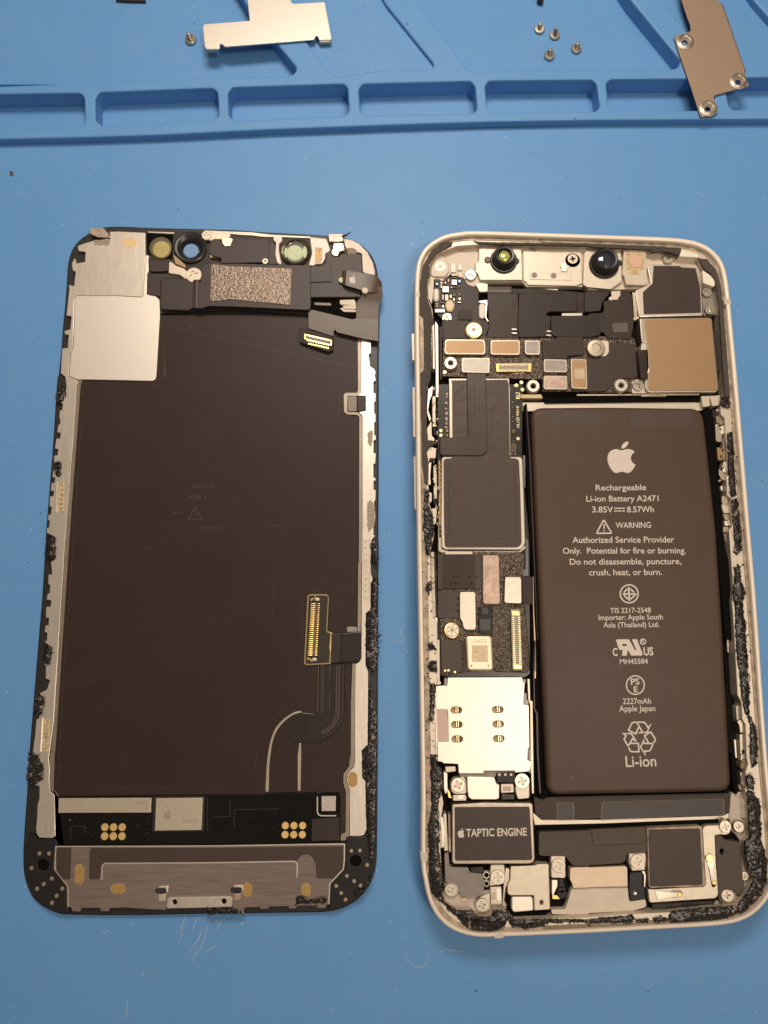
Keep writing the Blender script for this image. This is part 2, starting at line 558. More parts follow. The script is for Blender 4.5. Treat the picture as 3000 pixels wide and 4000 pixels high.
def obj(name, bm, mats, parent=None, label=None, sharp=20):
    if isinstance(mats, str): mats = [mats]
    bmesh.ops.recalc_face_normals(bm, faces=bm.faces[:])
    xs = [v.co.x for v in bm.verts]; ys = [v.co.y for v in bm.verts]; zs = [v.co.z for v in bm.verts]
    org = Vector(((min(xs) + max(xs)) / 2, (min(ys) + max(ys)) / 2, min(zs)))
    bmesh.ops.translate(bm, verts=bm.verts[:], vec=-org)
    me = bpy.data.meshes.new(name)
    bm.to_mesh(me); bm.free()
    for m in mats: me.materials.append(MATS[m])
    me.set_sharp_from_angle(angle=math.radians(sharp))
    o = bpy.data.objects.new(name, me)
    COL.objects.link(o)
    WORG[o.name] = org
    if parent:
        o.parent = parent
        o.location = org - origin(parent)
    else:
        o.location = org
    if label: o['label'] = label
    return o

def tag(o, label, cat=None, group=None, kind=None):
    o['label'] = label
    if cat: o['category'] = cat
    if group: o['group'] = group
    if kind: o['kind'] = kind
    return o

def thing(name, px, z, label, cat, group=None):
    o = bpy.data.objects.new(name, None)
    o.empty_display_size = .5
    COL.objects.link(o)
    w = P(px, z)
    o.location = w
    WORG[o.name] = w.copy()
    return tag(o, label, cat, group)

def wl_(pts, z):
    return [tuple(P(p, z)[:2]) for p in pts]

def pl(name, parent, m, z0, z1, f, pts, r=0, b=.010, holes=(), label=None, smooth=0):
    """plate traced from the photograph: outline at its own height z1, solid down to z0"""
    q = mx(f, pts) if f else list(pts)
    if smooth: q = smooth_loop(q, smooth)
    if r: q = rounded(q, r)
    loops = [wl_(q, z1)]
    for h in holes:
        loops.append(wl_(h, z1))
    bm = bmesh.new()
    ext(bm, loops, z0, z1, b)
    return obj(name, bm, m, parent, label)

def oval(c, rx, ry=None, n=24, rot=0.0):
    ry = ry or rx
    return [(c[0] + rx * math.cos(t) * math.cos(rot) - ry * math.sin(t) * math.sin(rot),
             c[1] + rx * math.cos(t) * math.sin(rot) + ry * math.sin(t) * math.cos(rot)) for t in [2 * math.pi * k / n for k in range(n)]]

def stadium(c, w, h, n=8, rot=0.0):
    """pill outline of full width w and height h around c (pixels)"""
    r = min(w, h) / 2
    out = []
    for sx, a0 in ((1, -90), (-1, 90)):
        for k in range(n + 1):
            a = math.radians(a0 + 180 * k / n)
            if w >= h: p = (sx * (w / 2 - r) + r * math.cos(a), r * math.sin(a))
            else: p = (-r * math.sin(a) , sx * (h / 2 - r) + r * math.cos(a))
            out.append(p)
    cr, sr = math.cos(rot), math.sin(rot)
    return [(c[0] + x * cr - y * sr, c[1] + x * sr + y * cr) for x, y in out]

def rect(x0, y0, x1, y1):
    return [(x0, y0), (x1, y0), (x1, y1), (x0, y1)]

def disc(name, parent, m, f, c, rpx, z0, z1, b=.008, label=None, n=28):
    """upright round body; rpx in the frame's pixels"""
    q = fr(f, c)
    w = P(q, z1)
    s = FR[f][2] * (w - CAM).length / FPX
    R = rpx * s
    bm = bmesh.new()
    prof = [(R, z0), (R, z1 - b), (R - b * .7, z1 - b * .3), (max(R - b, R * .2), z1)]
    lathe(bm, w, prof, n)
    return obj(name, bm, m, parent, label)

def cm(f, c, rpx, z):
    w = P(fr(f, c), z)
    return w, rpx * FR[f][2] * (w - CAM).length / FPX

# cross-head screw: one mesh, reused at every place
def screw_mesh(name, m, shaft=0.0):
    bm = bmesh.new()
    R, h = 1.0, .45
    lathe(bm, (0, 0), [(R, 0), (R, h * .7), (R * .93, h), ], 28, 0, cap=False)
    ring = [v for v in bm.verts if abs(v.co.z - h) < 1e-6]
    ring.sort(key=lambda v: math.atan2(v.co.y, v.co.x))
    w, L, dp = .15, .56, .30
    cross = [(w, w), (w, L), (-w, L), (-w, w), (-L, w), (-L, -w), (-w, -w), (-w, -L), (w, -L), (w, -w), (L, -w), (L, w)]
    top = [bm.verts.new((x, y, h)) for x, y in cross]
    bot = [bm.verts.new((x * .7, y * .7, h - dp)) for x, y in cross]
    n = len(cross)
    for k in range(n):
        bm.faces.new((top[k], top[(k + 1) % n], bot[(k + 1) % n], bot[k]))
    bm.faces.new(bot)
    flat = ring + top[::-1]
    for t in tessellate_polygon([[v.co.copy() for v in ring], [v.co.copy() for v in top[::-1]]]):
        try: bm.faces.new([flat[k] for k in t])
        except ValueError: pass
    bmesh.ops.recalc_face_normals(bm, faces=bm.faces[:])
    me = bpy.data.meshes.new(name)
    bm.to_mesh(me); bm.free()
    me.materials.append(MATS[m])
    me.set_sharp_from_angle(angle=math.radians(38))
    return me
SCREW = {'s': screw_mesh('screw_head', 'silver_bright'), 't': screw_mesh('screw_head_dull', 'cream_metal')}

def screw(parent, f, c, rpx, ztop, kind='s', rot=None, name='screw', tilt=(0, 0)):
    w, R = cm(f, c, rpx, ztop)
    o = bpy.data.objects.new(name, SCREW[kind])
    COL.objects.link(o)
    o.parent = parent
    o.scale = (R, R, R)
    o.rotation_euler = (tilt[0], tilt[1], random.uniform(0, 1.5) if rot is None else rot)
    org = Vector((w.x, w.y, ztop - R * .45))
    WORG[o.name] = org
    o.location = org - origin(parent)
    return o

def standoff(name, parent, f, c, rpx, z0, z1, hole=.45, m='steel_side', hm='void_black'):
    w, R = cm(f, c, rpx, z1)
    bm = bmesh.new()
    lathe(bm, w, [(R, z0), (R, z1 - .05), (R * .92, z1 - .04), (R * .92, z1 - .01), (R * .84, z1), (R * (hole + .1), z1), (R * hole, z1 - .015),
                  (R * hole, z1 - .12)], 28, 0, cap=False)
    lathe(bm, w, [(R * hole, z1 - .12), (.001, z1 - .12)], 28, 1, cap=False)
    return obj(name, bm, [m, hm], parent)

# lettering
def text_mesh_to(bm, s, f, pl_, pr_, cap, z, th=.004, bold=0.0, mirror=False, mi=0, shear=0.0):
    """the string set along the baseline from pl_ to pr_ (frame pixels), capitals cap pixels high"""
    cu = bpy.data.curves.new('lettering', 'FONT')
    cu.body = s
    cu.size = 1.0
    cu.offset = bold
    cu.shear = shear
    cu.resolution_u = 3
    tmp = bpy.data.objects.new('lettering_tmp', cu)
    COL.objects.link(tmp)
    dg = bpy.context.evaluated_depsgraph_get()
    me = bpy.data.meshes.new_from_object(tmp.evaluated_get(dg))
    bpy.data.objects.remove(tmp)
    if not me.vertices:
        return
    x0 = min(v.co.x for v in me.vertices); x1 = max(v.co.x for v in me.vertices)
    capu = .70
    a, c = P(fr(f, pl_), z), P(fr(f, pr_), z)
    ux = (c - a)
    n = Vector((-ux.y, ux.x, 0)).normalized()
    hcm = cap * FR[f][2] * (a - CAM).length / FPX / capu
    vs = []
    for v in me.vertices:
        t = (v.co.x - x0) / (x1 - x0)
        if mirror: t = 1 - t
        q = a + ux * t + n * (v.co.y * hcm)
        vs.append(bm.verts.new((q.x, q.y, z)))
    for p in me.polygons:
        try:
            fa = bm.faces.new([vs[k] for k in p.vertices]); fa.material_index = mi
        except ValueError:
            pass
    bpy.data.meshes.remove(me)

def solidify(bm, th):
    """raises flat lettering by th"""
    fs = bm.faces[:]
    for fa in fs:
        fa.normal_update()
        if fa.normal.z < 0: fa.normal_flip()
    r = bmesh.ops.extrude_face_region(bm, geom=fs)
    bmesh.ops.translate(bm, verts=[g for g in r['geom'] if isinstance(g, bmesh.types.BMVert)], vec=(0, 0, th))

def flat_shape(bm, f, loops, z):
    """flat filled outline(s) with holes in frame pixels"""
    L = [wl_(mx(f, q), z) for q in loops]
    vv = [[bm.verts.new((x, y, z)) for x, y in q] for q in L]
    if len(vv) == 1:
        bm.faces.new(vv[0]); return
    flat = [v for q in vv for v in q]
    for t in tessellate_polygon([[v.co.copy() for v in q] for q in vv]):
        try: bm.faces.new([flat[k] for k in t])
        except ValueError: pass

def stroke(bm, f, pts, w, z, closed=False):
    """a drawn line of width w (frame pixels) along pts, as flat quads with mitred joints"""
    q = [Vector(p) for p in pts]
    n = len(q)
    L, R = [], []
    for i in range(n):
        a = q[i - 1] if (i or closed) else q[i]
        c = q[(i + 1) % n] if (i < n - 1 or closed) else q[i]
        e1 = (q[i] - a).normalized() if (q[i] - a).length > 1e-6 else (c - q[i]).normalized()
        e2 = (c - q[i]).normalized() if (c - q[i]).length > 1e-6 else e1
        n1, n2 = Vector((-e1.y, e1.x)), Vector((-e2.y, e2.x))
        m = (n1 + n2)
        m = m.normalized() if m.length > 1e-4 else n1
        k = min(2.0, 1 / max(.3, m.dot(n1)))
        L.append(q[i] + m * w / 2 * k); R.append(q[i] - m * w / 2 * k)
    lv = [bm.verts.new(P(fr(f, p), z)) for p in L]
    rv = [bm.verts.new(P(fr(f, p), z)) for p in R]
    for i in range(n if closed else n - 1):
        j = (i + 1) % n
        try: bm.faces.new((lv[i], lv[j], rv[j], rv[i]))
        except ValueError: pass

def fruit_emblem(bm, f, x0, y0, w, h, z):
    """bitten-fruit emblem, body and leaf, in a box of frame pixels"""
    body = "m 12.152 6.896 -.948 0 -2.415 -1.078 -3.96 -1.04 -2.04 .027 -3.91 1.183 -4.961 3.014 -2.117 3.675 -.546 9.103 1.519 12.09 1.013 1.454 2.208 3.09 3.792 3.039 1.52 -.065 2.09 -.987 3.935 -.987 1.831 0 2.35 .987 3.96 .948 1.637 -.026 2.676 -1.48 3.676 -2.948 1.156 -1.688 1.636 -3.325 1.662 -3.415 -.039 -.013 -3.182 -1.221 -3.22 -4.857 -.026 -3.04 2.48 -4.494 2.597 -4.559 -1.429 -2.09 -3.623 -2.324 -4.39 -2.376 -2 -.156 -3.675 1.09 -4.61 1.09"
    leaf = "m 15.53 3.83 .843 -1.012 1.4 -2.427 1.245 -3.83 -1.207 .052 -2.662 .805 -3.532 1.818 -.78 .896 -1.454 2.338 -1.273 3.714 1.338 .104 2.715 -.688 3.559 -1.701"
    for s in (body, leaf):
        v = [float(t) for t in s.split()[1:]]
        cur = Vector((v[0], v[1])); pts = []
        for i in range(2, len(v), 6):
            c1, c2, e = [cur + Vector((v[i + k], v[i + k + 1])) for k in (0, 2, 4)]
            for j in range(6):
                t = j / 6
                pts.append(cur * (1 - t) ** 3 + c1 * 3 * t * (1 - t) ** 2 + c2 * 3 * t * t * (1 - t) + e * t ** 3)
            cur = e
        loop = []
        for q in pts:
            p = (x0 + (q.x - 2.0) / 20.0 * w, y0 + q.y / 24.0 * h)
            if not loop or (Vector(p) - Vector(loop[-1])).length > 1e-3 * w: loop.append(p)
        flat_shape(bm, f, [loop], z)

# ------------------------------------------------------------------ the blue mat
def build_mat():
    bm = bmesh.new()
    front = [(-2200, 628), (0, 543), (330, 536), (630, 526), (1050, 505), (1500, 488), (1900, 475), (2314, 468), (3000, 464), (5200, 458)]
    ledge = front + [(5200, -700), (-2200, -700)]
    ends = [mx('T1', [(-300, 430), (-300, 410), (345, 401), (363, 418), (368, 530), (345, 546), (-300, 590)]),
            mx('T1', [(411, 425), (428, 398), (918, 379), (940, 397), (945, 500), (925, 520), (440, 543), (413, 520)]),
            mx('T1', [(985, 400), (1003, 376), (1485, 361), (1502, 378), (1508, 480), (1488, 500), (1012, 520), (988, 498)]),
            mx('T1', [(1550, 385), (1567, 361)], 'T2', [(375, 349), (394, 372), (402, 470), (383, 490)], 'T1', [(1578, 497), (1556, 478)]),
            mx('T2', [(437, 370), (453, 348), (900, 343), (919, 362), (933, 462), (913, 481), (467, 486), (445, 468)]),
            mx('T2', [(960, 360), (978, 342), (1400, 338), (1420, 355), (1432, 460), (1412, 476), (993, 478), (970, 462)]),
            mx('T2', [(1470, 355), (1488, 336), (1900, 328), (1920, 345), (1930, 455), (1910, 470), (1510, 474), (1490, 455)])]
    dish1 = mx('T1', [(-500, 392), (0, 372), (450, 354), (915, 335), (1245, 326), (1272, 317), (1283, 292), (1090, 60), (990, -100), (960, -200), (-500, -200)])
    dish2 = mx('T1', [(1180, -80), (1320, 176), (1424, 312), (1460, 330)], 'T2', [(0, 301), (195, 299), (215, 287), (212, 270), (10, 20), (-70, -120)], 'T1', [(1300, -180), (1160, -150)])
    dish3 = mx('T2', [(60, -120), (150, 15), (355, 290), (385, 307), (700, 304), (1228, 301), (1270, 292), (1283, 262), (1060, -10), (990, -120)])
    dish4 = mx('T2', [(1130, -120), (1200, -5), (1420, 290), (1450, 302), (1830, 296), (1850, 290), (1590, -10), (1530, -120)])
    holes = [rounded(h, 9, 3) for h in ends] + [rounded(h, 12, 3) for h in (dish1, dish2, dish3, dish4)]
    zl = .20
    ext(bm, [wl_(ledge, zl)] + [wl_(h, zl) for h in holes], -.42, zl, .035)
    # bench face of the mat, with the foot of the step
    ext(bm, [wl_([(-2200, 590), (5200, 430), (5200, 6500), (-2200, 6500)], 0)], -.45, 0, 0)
    # floors of the small boxes and of the shallow dishes
    ext(bm, [wl_([(-880, 240), (3880, 240), (3880, 520), (-880, 520)], -.24)], -.46, -.24, 0)
    q = [(-880, -680), (3880, -680), (3880, 330), (-880, 330)]
    ext(bm, [wl_(q, -.17)], -.44, -.17, 0)
    for d in (dish2, dish4):
        c = Vector((sum(p[0] for p in d) / len(d), sum(p[1] for p in d) / len(d)))
        ext(bm, [wl_([tuple(c + (Vector(p) - c) * 1.03) for p in d], .10 if d is dish2 else .02)], -.43, .10 if d is dish2 else .02, 0)
    o = obj('work_mat', bm, 'blue_silicone', None)
    tag(o, 'large blue silicone repair mat with moulded trays along its top, under everything', 'mat', kind='structure')
    # moulded lettering, hardly raised
    bm = bmesh.new()
    text_mesh_to(bm, 'netic', 'T6', (430, 155), (870, 150), 75, .1005)
    solidify(bm, .0016)
    obj('moulded_lettering', bm, 'blue_silicone', o)
    return o
MAT_OBJ = build_mat()

def scratches():
    rnd = random.Random(5)
    def mark(pts, r):
        bm = bmesh.new(); tube(bm, pts, r, 5)
        obj('scratch', bm, 'scuff', MAT_OBJ)
    # scuffs in front of the display, and the small ring of scratches
    src = [((760, 3570), (800, 3540)), ((770, 3740), (830, 3570)), ((745, 3770), (775, 3690)), ((700, 3690), (720, 3590)), ((735, 3740), (800, 3610)), ((765, 3690), (790, 3640)),
           ((690, 3650), (735, 3560)), ((750, 3640), (775, 3580)), ((840, 3640), (870, 3590)), ((800, 3720), (850, 3690)), ((490, 3990), (500, 3900)), ((1730, 3705), (1820, 3720)), ((395, 3650), (430, 3635))]
    for a, c in src:
        mark([P((a[0] + (c[0] - a[0]) * t + rnd.uniform(-4, 4), a[1] + (c[1] - a[1]) * t + rnd.uniform(-3, 3)), .0035) for t in [k / 7 for k in range(8)]],
             lambda t: .0055 * (1 - abs(2 * t - 1) ** 3) + .0008)
    for r0, a0, a1 in ((44, -20, 100), (40, 40, 170), (47, 150, 200)):
        mark([P((1635 + r0 * math.cos(math.radians(a)) + rnd.uniform(-2, 2), 3740 + r0 * .9 * math.sin(math.radians(a))), .0035) for a in [a0 + (a1 - a0) * k / 12 for k in range(13)]], .0035)
    for x, y, dx, dy in ((1560, 2480, 18, -40), (1550, 2500, 30, 12), (1575, 2530, 16, 22), (1555, 2465, 26, 30)):
        mark([P((x + dx * t + rnd.uniform(-2, 2), y + dy * t), .0035) for t in (0, .33, .66, 1)], .005)
    # lint lying about
    for _ in range(26):
        x, y = rnd.uniform(30, 2970), rnd.choice((rnd.uniform(600, 880), rnd.uniform(3680, 3980), rnd.uniform(600, 3900)))
        if y > 880 and y < 3680 and not (1490 < x < 1590): continue
        an, ln = rnd.uniform(0, 6.28), rnd.uniform(8, 34)
        mark([P((x + math.cos(an + .5 * t) * ln * t, y + math.sin(an + .5 * t) * ln * t), .004) for t in (0, .25, .5, .75, 1)], .0022)
mat('scuff', (.50, .55, .58), .6)
scratches()

# ------------------------------------------------------------------ loose parts on the mat
def loose_parts():
    # bright L-shaped cover plate
    t = thing('cover_plate', (1050, 110), .2, 'shiny plain silver cover plate with two notches, across the trays at the top left', 'metal plate')
    q = mx('T5', [(372, -120), (930, -120), (948, 10), (965, 40), (1000, 47), (1382, 24), (1392, 40), (1472, 470), (1478, 490), (1470, 512), (1318, 518), (1300, 475), (1290, 466), (1268, 466),
                  (1258, 500), (1235, 514), (110, 604), (85, 600), (66, 574), (30, 568), (28, 620), (20, 634)], 'T1', [(892, 212), (884, 200), (876, 115), (882, 104)], 'T5', [(415, 266)])
    bm = bmesh.new(); ext(bm, [wl_(q, .262)], .235, .262, .008)
    obj('plate_sheet', bm, 'silver_satin', t)
    for nm, pts in (('folded_lip', mx('T5', [(1318, 515), (1470, 510), (1460, 540), (1320, 545)])), ('folded_lip', mx('T1', [(888, 204), (946, 203), (944, 214), (892, 216)]))):
        bm = bmesh.new(); ext(bm, [wl_(pts, .235)], .16, .2345, .004)
        obj(nm, bm, 'steel_edge', t)
    # long bracket with three eyelets
    t = thing('cable_bracket', (2730, 250), .2, 'long tan metal bracket with three riveted eyelets, over the trays at the top right', 'metal bracket')
    eyes = [(318, 690, 116), (1180, 1330, 118), (690, 1768, 122)]
    q = mx('T4', [(230, -200), (262, 0), (350, 270), (400, 395), (410, 470), (395, 505), (370, 520), (170, 575), (150, 600), (150, 625), (220, 850), (450, 1520), (560, 1860), (580, 1890), (605, 1895), (820, 1840),
                  (845, 1815), (850, 1760), (780, 1590), (785, 1560), (815, 1535), (1330, 1400), (1350, 1375), (1290, 1185), (1268, 1170), (1285, 1145), (905, 55), (860, 40), (800, -200)])
    bm = bmesh.new()
    zt = .262
    ext(bm, [wl_(q, zt)] + [wl_(mx('T4', oval((c[0] - 5, c[1]), 46)), zt) for c in eyes], .232, zt, .006)
    obj('bracket_sheet', bm, 'bracket_tan', t)
    for x, y, r in eyes:
        w, R = cm('T4', (x, y - 10), r, zt)
        bm = bmesh.new()
        lathe(bm, w, [(R, zt - .002), (R * .97, zt + .012), (R * .78, zt + .020), (R * .70, zt + .008), (R * .60, zt + .018), (R * .44, zt + .016), (R * .40, zt - .02), (R * .40, zt - .05)], 32, 0, cap=False)
        obj('eyelet', bm, 'silver_bright', t)
    bm = bmesh.new()
    sheet(bm, [P(fr('T4', (895, 50)), zt), P(fr('T4', (1090, 610)), zt), P(fr('T4', (1280, 1150)), zt)],
          [P(fr('T4', (925, 60)), zt - .05), P(fr('T4', (1118, 615)), zt - .05), P(fr('T4', (1300, 1150)), zt - .05)], .02)
    obj('folded_flange', bm, 'tan_foil', t)
    # loose screws, head down
    spots = [((747, 160), -.17, 20, 'small silver screw standing on its head alone, left of the silver plate'),
             (fr('T3', (312, 178)), -.17, 18, 'topmost of the four small screws in the upper tray, the one at their left'),
             (fr('T3', (401, 214)), -.17, 18, 'small loose screw with the longest shank, second from the top of the four'),
             (fr('T3', (527, 295)), -.17, 18, 'rightmost of the four small loose screws in the upper tray'),
             (fr('T3', (369, 334)), -.17, 19, 'lowest of the four small loose screws in the upper tray')]
    hb = bmesh.new(); lathe(hb, (0, 0), [(.92, 0), (1, .12), (1, .5), (.9, .62), (.4, .66)], 28)
    sb = bmesh.new()
    prof = [(.38, 0)]
    for k in range(7): prof += [(.40, .12 + k * .2), (.33, .22 + k * .2)]
    prof += [(.30, 1.55), (.2, 1.62)]
    lathe(sb, (0, 0), prof, 20)
    mh, ms = bpy.data.meshes.new('head'), bpy.data.meshes.new('shank')
    for b_, m_ in ((hb, mh), (sb, ms)):
        bmesh.ops.recalc_face_normals(b_, faces=b_.faces[:]); b_.to_mesh(m_); b_.free(); m_.materials.append(MATS['silver_bright'])
        m_.set_sharp_from_angle(angle=.6)
    for i, (p, z, rpx, lab) in enumerate(spots):
        t = thing('loose_screw', p, z + .001, lab, 'screw', 'loose screws on the mat')
        R = rpx * (P(p, z) - CAM).length / FPX
        t.rotation_euler = (random.uniform(-.10, .05), random.uniform(-.12, .12), 0)
        for nm, me, dz in (('head', mh, 0), ('shank', ms, R * .5)):
            c = bpy.data.objects.new(nm, me); COL.objects.link(c); c.parent = t
            c.scale = (R * .92, R * .92, R * ((.95 if i == 2 else .68) if nm == 'shank' else .8)); c.location = (0, 0, dz)
    # bits at the edge of the view
    bm = bmesh.new(); ext(bm, [wl_(ragged(oval((43, 676), 7, 8, 10), 1.5, 3, 3), .03)], 0, .03, .01)
    tag(obj('black_crumb', bm, 'adhesive'), 'tiny black crumb on the bare mat at the far left below the trays', 'crumb')
    bm = bmesh.new(); lathe(bm, P((2110, 4), -.12), [(.07, -.17), (.075, -.05), (.05, .0)], 16)
    tag(obj('black_stud', bm, 'plastic_dark'), 'small black stud in the upper tray, cut by the top edge above the loose screws', 'stud')
    bm = bmesh.new(); ext(bm, [wl_([(450, -30), (560, -30), (568, 4), (500, 3), (452, 0)], -.1)], -.17, -.1, .01)
    tag(obj('black_clip', bm, 'plastic_dark'), 'thin black piece in the upper left tray, cut by the top edge', 'clip')
mat('bracket_tan', (.40, .285, .20), .50, .6, .4, 90, .08, 30, speck=(.62, .50, .40), speck_amt=.34, speck_scale=60)
loose_parts()

# ------------------------------------------------------------------ display assembly, face down
def notched(p0, p1, n, depth, seed, first=0, duty=.5):
    """points from p0 to p1 with n bites of the given depth to the right of travel (image y down)"""
    rnd = random.Random(seed)
    a, c = Vector(p0), Vector(p1)
    d = (c - a).normalized(); nn = Vector((-d.y, d.x))
    out = []
    for k in range(n):
        t0 = (k + .25 + rnd.uniform(-.1, .1)) / n
        t1 = t0 + duty / n * rnd.uniform(.8, 1.2)
        dd = depth * rnd.uniform(.6, 1.25)
        q0, q1 = a.lerp(c, t0), a.lerp(c, t1)
        j = nn * rnd.uniform(-.25, .25) * depth
        out += [tuple(q0 + j), tuple(q0 + nn * dd + d * 2), tuple(q1 + nn * dd - d * 2), tuple(q1 + j)]
    return out

def display():
    D = thing('display_assembly', (780, 2250), 0, 'removed display lying face down on the blue mat, dark film inside a bare metal border', 'phone display')
    outer = mx('D1', [(1659, 110), (900, 90), (700, 80), (490, 85), (360, 135), (250, 215), (180, 320), (150, 450), (140, 600), (125, 800), (105, 1000), (90, 1200), (65, 1450)],
               'D5', [(250, 0), (210, 600), (165, 1150), (135, 1659)], 'D6', [(210, 450), (165, 1000), (125, 1500)],
               'D3', [(125, 0), (115, 250), (90, 600), (80, 850), (95, 1000), (150, 1140), (230, 1220), (350, 1280), (480, 1297), (1000, 1300)],
               'D4', [(0, 1290), (700, 1280), (950, 1275), (1080, 1255), (1200, 1200), (1290, 1120), (1350, 1020), (1385, 900), (1395, 700), (1400, 0)],
               'D8', [(1455, 1000), (1460, 0)], 'D7', [(1320, 1900), (1325, 900), (1325, 0)],
               'D2', [(1380, 900), (1370, 600), (1355, 470), (1320, 370), (1260, 290), (1170, 220), (1060, 185), (900, 165), (600, 145), (300, 130)])
    outer = smooth_loop(outer, 3)
    camh = fr('D1', (1293, 306))
    bm = bmesh.new(); ext(bm, [wl_(outer, .10), wl_(oval(camh, 26), .10)], .003, .10, .03)
    obj('cover_glass', bm, 'rim_black', D, 'black cover glass with a clear camera hole')
    w = P(camh, .13); R = 27 * (w - CAM).length / FPX
    bm = bmesh.new(); lathe(bm, w, [(R, .09), (R, .125), (R * .85, .135)], 24)
    obj('camera_window', bm, 'window_clear', D, 'clear round camera window showing the blue mat')

    # bare metal border plate with bitten edges
    left = []
    left += mx('D1', [(540, 130), (545, 170), (490, 200), (390, 215), (300, 240), (245, 262), (252, 308), (318, 318), (312, 410), (228, 425), (218, 372), (190, 425), (200, 490), (226, 500), (212, 632), (160, 622), (168, 660),
                      (140, 905), (188, 915), (176, 1035), (122, 1048), (128, 1080), (162, 1085), (152, 1205), (100, 1212), (88, 1440), (130, 1475), (140, 1560), (128, 1640)])
    l0, l1, l2 = fr('D5', (285, 130)), fr('D5', (165, 1190)), fr('D6', (190, 1100))
    left += notched(l0, l1, 9, -11, 3)
    left += mx('D5', [(172, 1205), (240, 1240), (235, 1420), (205, 1440), (215, 1540), (185, 1545)])
    left += notched(fr('D6', (285, 40)), fr('D6', (255, 560)), 4, -13, 8)
    left += mx('D6', [(305, 575), (295, 700), (250, 715), (268, 730), (265, 830), (300, 845), (275, 920), (215, 950), (258, 1010), (245, 1080), (190, 1160), (180, 1290), (160, 1440), (205, 1480), (245, 1560)],
               'D3', [(210, 0), (240, 85), (235, 200), (165, 240), (215, 250), (215, 350), (200, 400), (195, 520), (188, 600), (195, 640), (215, 668), (320, 672)])
    inner_l = mx('D3', [(345, 655), (338, 320), (318, 305), (300, 285), (295, 180)], 'D6', [(300, 1560), (290, 1480), (330, 1180), (360, 700), (400, 60), (405, 0)],
                 'D5', [(300, 1580), (310, 1400), (340, 1000), (385, 450), (415, 0)], 'D1', [(245, 1530), (232, 1500), (160, 1470)])
    upper = mx('D1', [(180, 1250), (197, 1225), (213, 905), (204, 880), (213, 765), (222, 735), (245, 720), (430, 722), (580, 720), (840, 735), (850, 715), (872, 340), (870, 140), (640, 128)])
    q = left + inner_l + upper
    bm = bmesh.new(); ext(bm, [wl_(q, .175)], .08, .175, .006)
    obj('side_rail', bm, 'steel_side', D, 'bare metal rail with bitten black notches')
    # bright strip beside the film
    pl('film_edge', D, 'edge_grey', .08, .160, None, mx('D1', [(240, 1500), (250, 1535)], 'D5', [(418, 0), (388, 450), (343, 1000), (313, 1400), (303, 1580)], 'D6', [(405, 60), (363, 700), (333, 1180), (300, 1480), (305, 1580)],
       'D3', [(300, 180), (305, 280), (340, 305), (362, 330), (362, 640), (395, 660), (412, 725), (385, 725), (380, 690), (330, 665), (330, 300), (345, 330), (372, 330), (352, 300), (330, 275), (338, 0)],
       'D6', [(345, 1400), (385, 800), (438, 0)], 'D5', [(330, 1659), (372, 1000), (410, 500), (447, 0)], 'D1', [(278, 1530), (290, 1505)]), b=.004)
    # bright square plate
    q = mx('D1', [(242, 722), (430, 724), (580, 722), (842, 738), (852, 715), (873, 345), (905, 352), (898, 395), (902, 500), (888, 520), (884, 710), (962, 722), (1000, 760), (1006, 900), (988, 1200), (972, 1470), (962, 1498), (935, 1512),
                  (600, 1504), (290, 1498), (250, 1500), (165, 1468), (184, 1250), (202, 1222), (218, 905), (208, 880), (215, 770), (224, 738)])
    pl('bright_plate', D, 'silver_satin', .10, .185, None, q, r=3, b=.006, label='bright silver plate with rounded corners')
    # right rail
    rail = mx('D2', [(1215, 1120), (1300, 1150), (1300, 1255), (1280, 1262), (1292, 1375), (1330, 1400), (1345, 1430)], 'D7', [(1285, 180)])
    rail += notched(fr('D7', (1292, 190)), fr('D7', (1288, 1930)), 8, 7, 11, duty=.6)
    rail += mx('D7', [(1250, 1960), (1235, 2212)], 'D8', [(1382, 120), (1400, 170), (1378, 220), (1375, 500), (1325, 540), (1322, 1100), (1350, 1170), (1345, 1960), (1285, 2030)],
               'D4', [(1275, 180), (1300, 210), (1310, 600), (1290, 645), (1265, 655), (1175, 655), (1172, 270), (1150, 210), (1155, 150), (1210, 90)],
               'D8', [(1205, 2150), (1205, 1500), (1212, 1090), (1260, 1060), (1275, 1020), (1278, 600), (1282, 0)], 'D7', [(1148, 1900), (1150, 620), (1110, 580), (1185, 565), (1185, 405), (1095, 400), (1135, 370), (1142, 0)], 'D2', [(1212, 1350)])
    bm = bmesh.new(); ext(bm, [wl_(rail, .175)], .08, .175, .005)
    obj('side_rail', bm, 'steel_side', D)
    pl('film_edge', D, 'edge_grey', .08, .158, None, mx('D2', [(1178, 1120), (1208, 1125)], 'D7', [(1138, 60), (1140, 350), (1130, 385), (1095, 405), (990, 405), (985, 575), (1108, 585), (1148, 630), (1146, 2212)],
       'D8', [(1278, 0), (1275, 600), (1268, 745), (1235, 745), (1240, 0)], 'D7', [(1110, 2212), (1115, 630), (1090, 610), (985, 605), (950, 580), (945, 390), (970, 370), (1090, 370), (1100, 345), (1100, 60)]), r=2, b=.004)
    pl('film_edge', D, 'edge_grey', .08, .158, None, mx('D8', [(1180, 1080), (1210, 1085), (1203, 1500), (1202, 2180)], 'D4', [(1205, 90), (1150, 150), (1146, 210), (1170, 265), (1172, 650), (1135, 690), (1100, 690), (1105, 640), (1140, 625), (1145, 300), (1122, 220), (1125, 150), (1170, 90), (1178, 0)],
       'D8', [(1163, 2150), (1165, 1500)]), r=2, b=.004)
    pl('stop_block', D, 'grey_rubber', .1, .185, 'D7', [(990, 410), (1088, 405), (1088, 572), (990, 572)], r=3)
    pl('stop_block', D, 'sticker_black', .1, .190, 'D7', [(1095, 405), (1185, 405), (1185, 565), (1095, 568)], r=4)
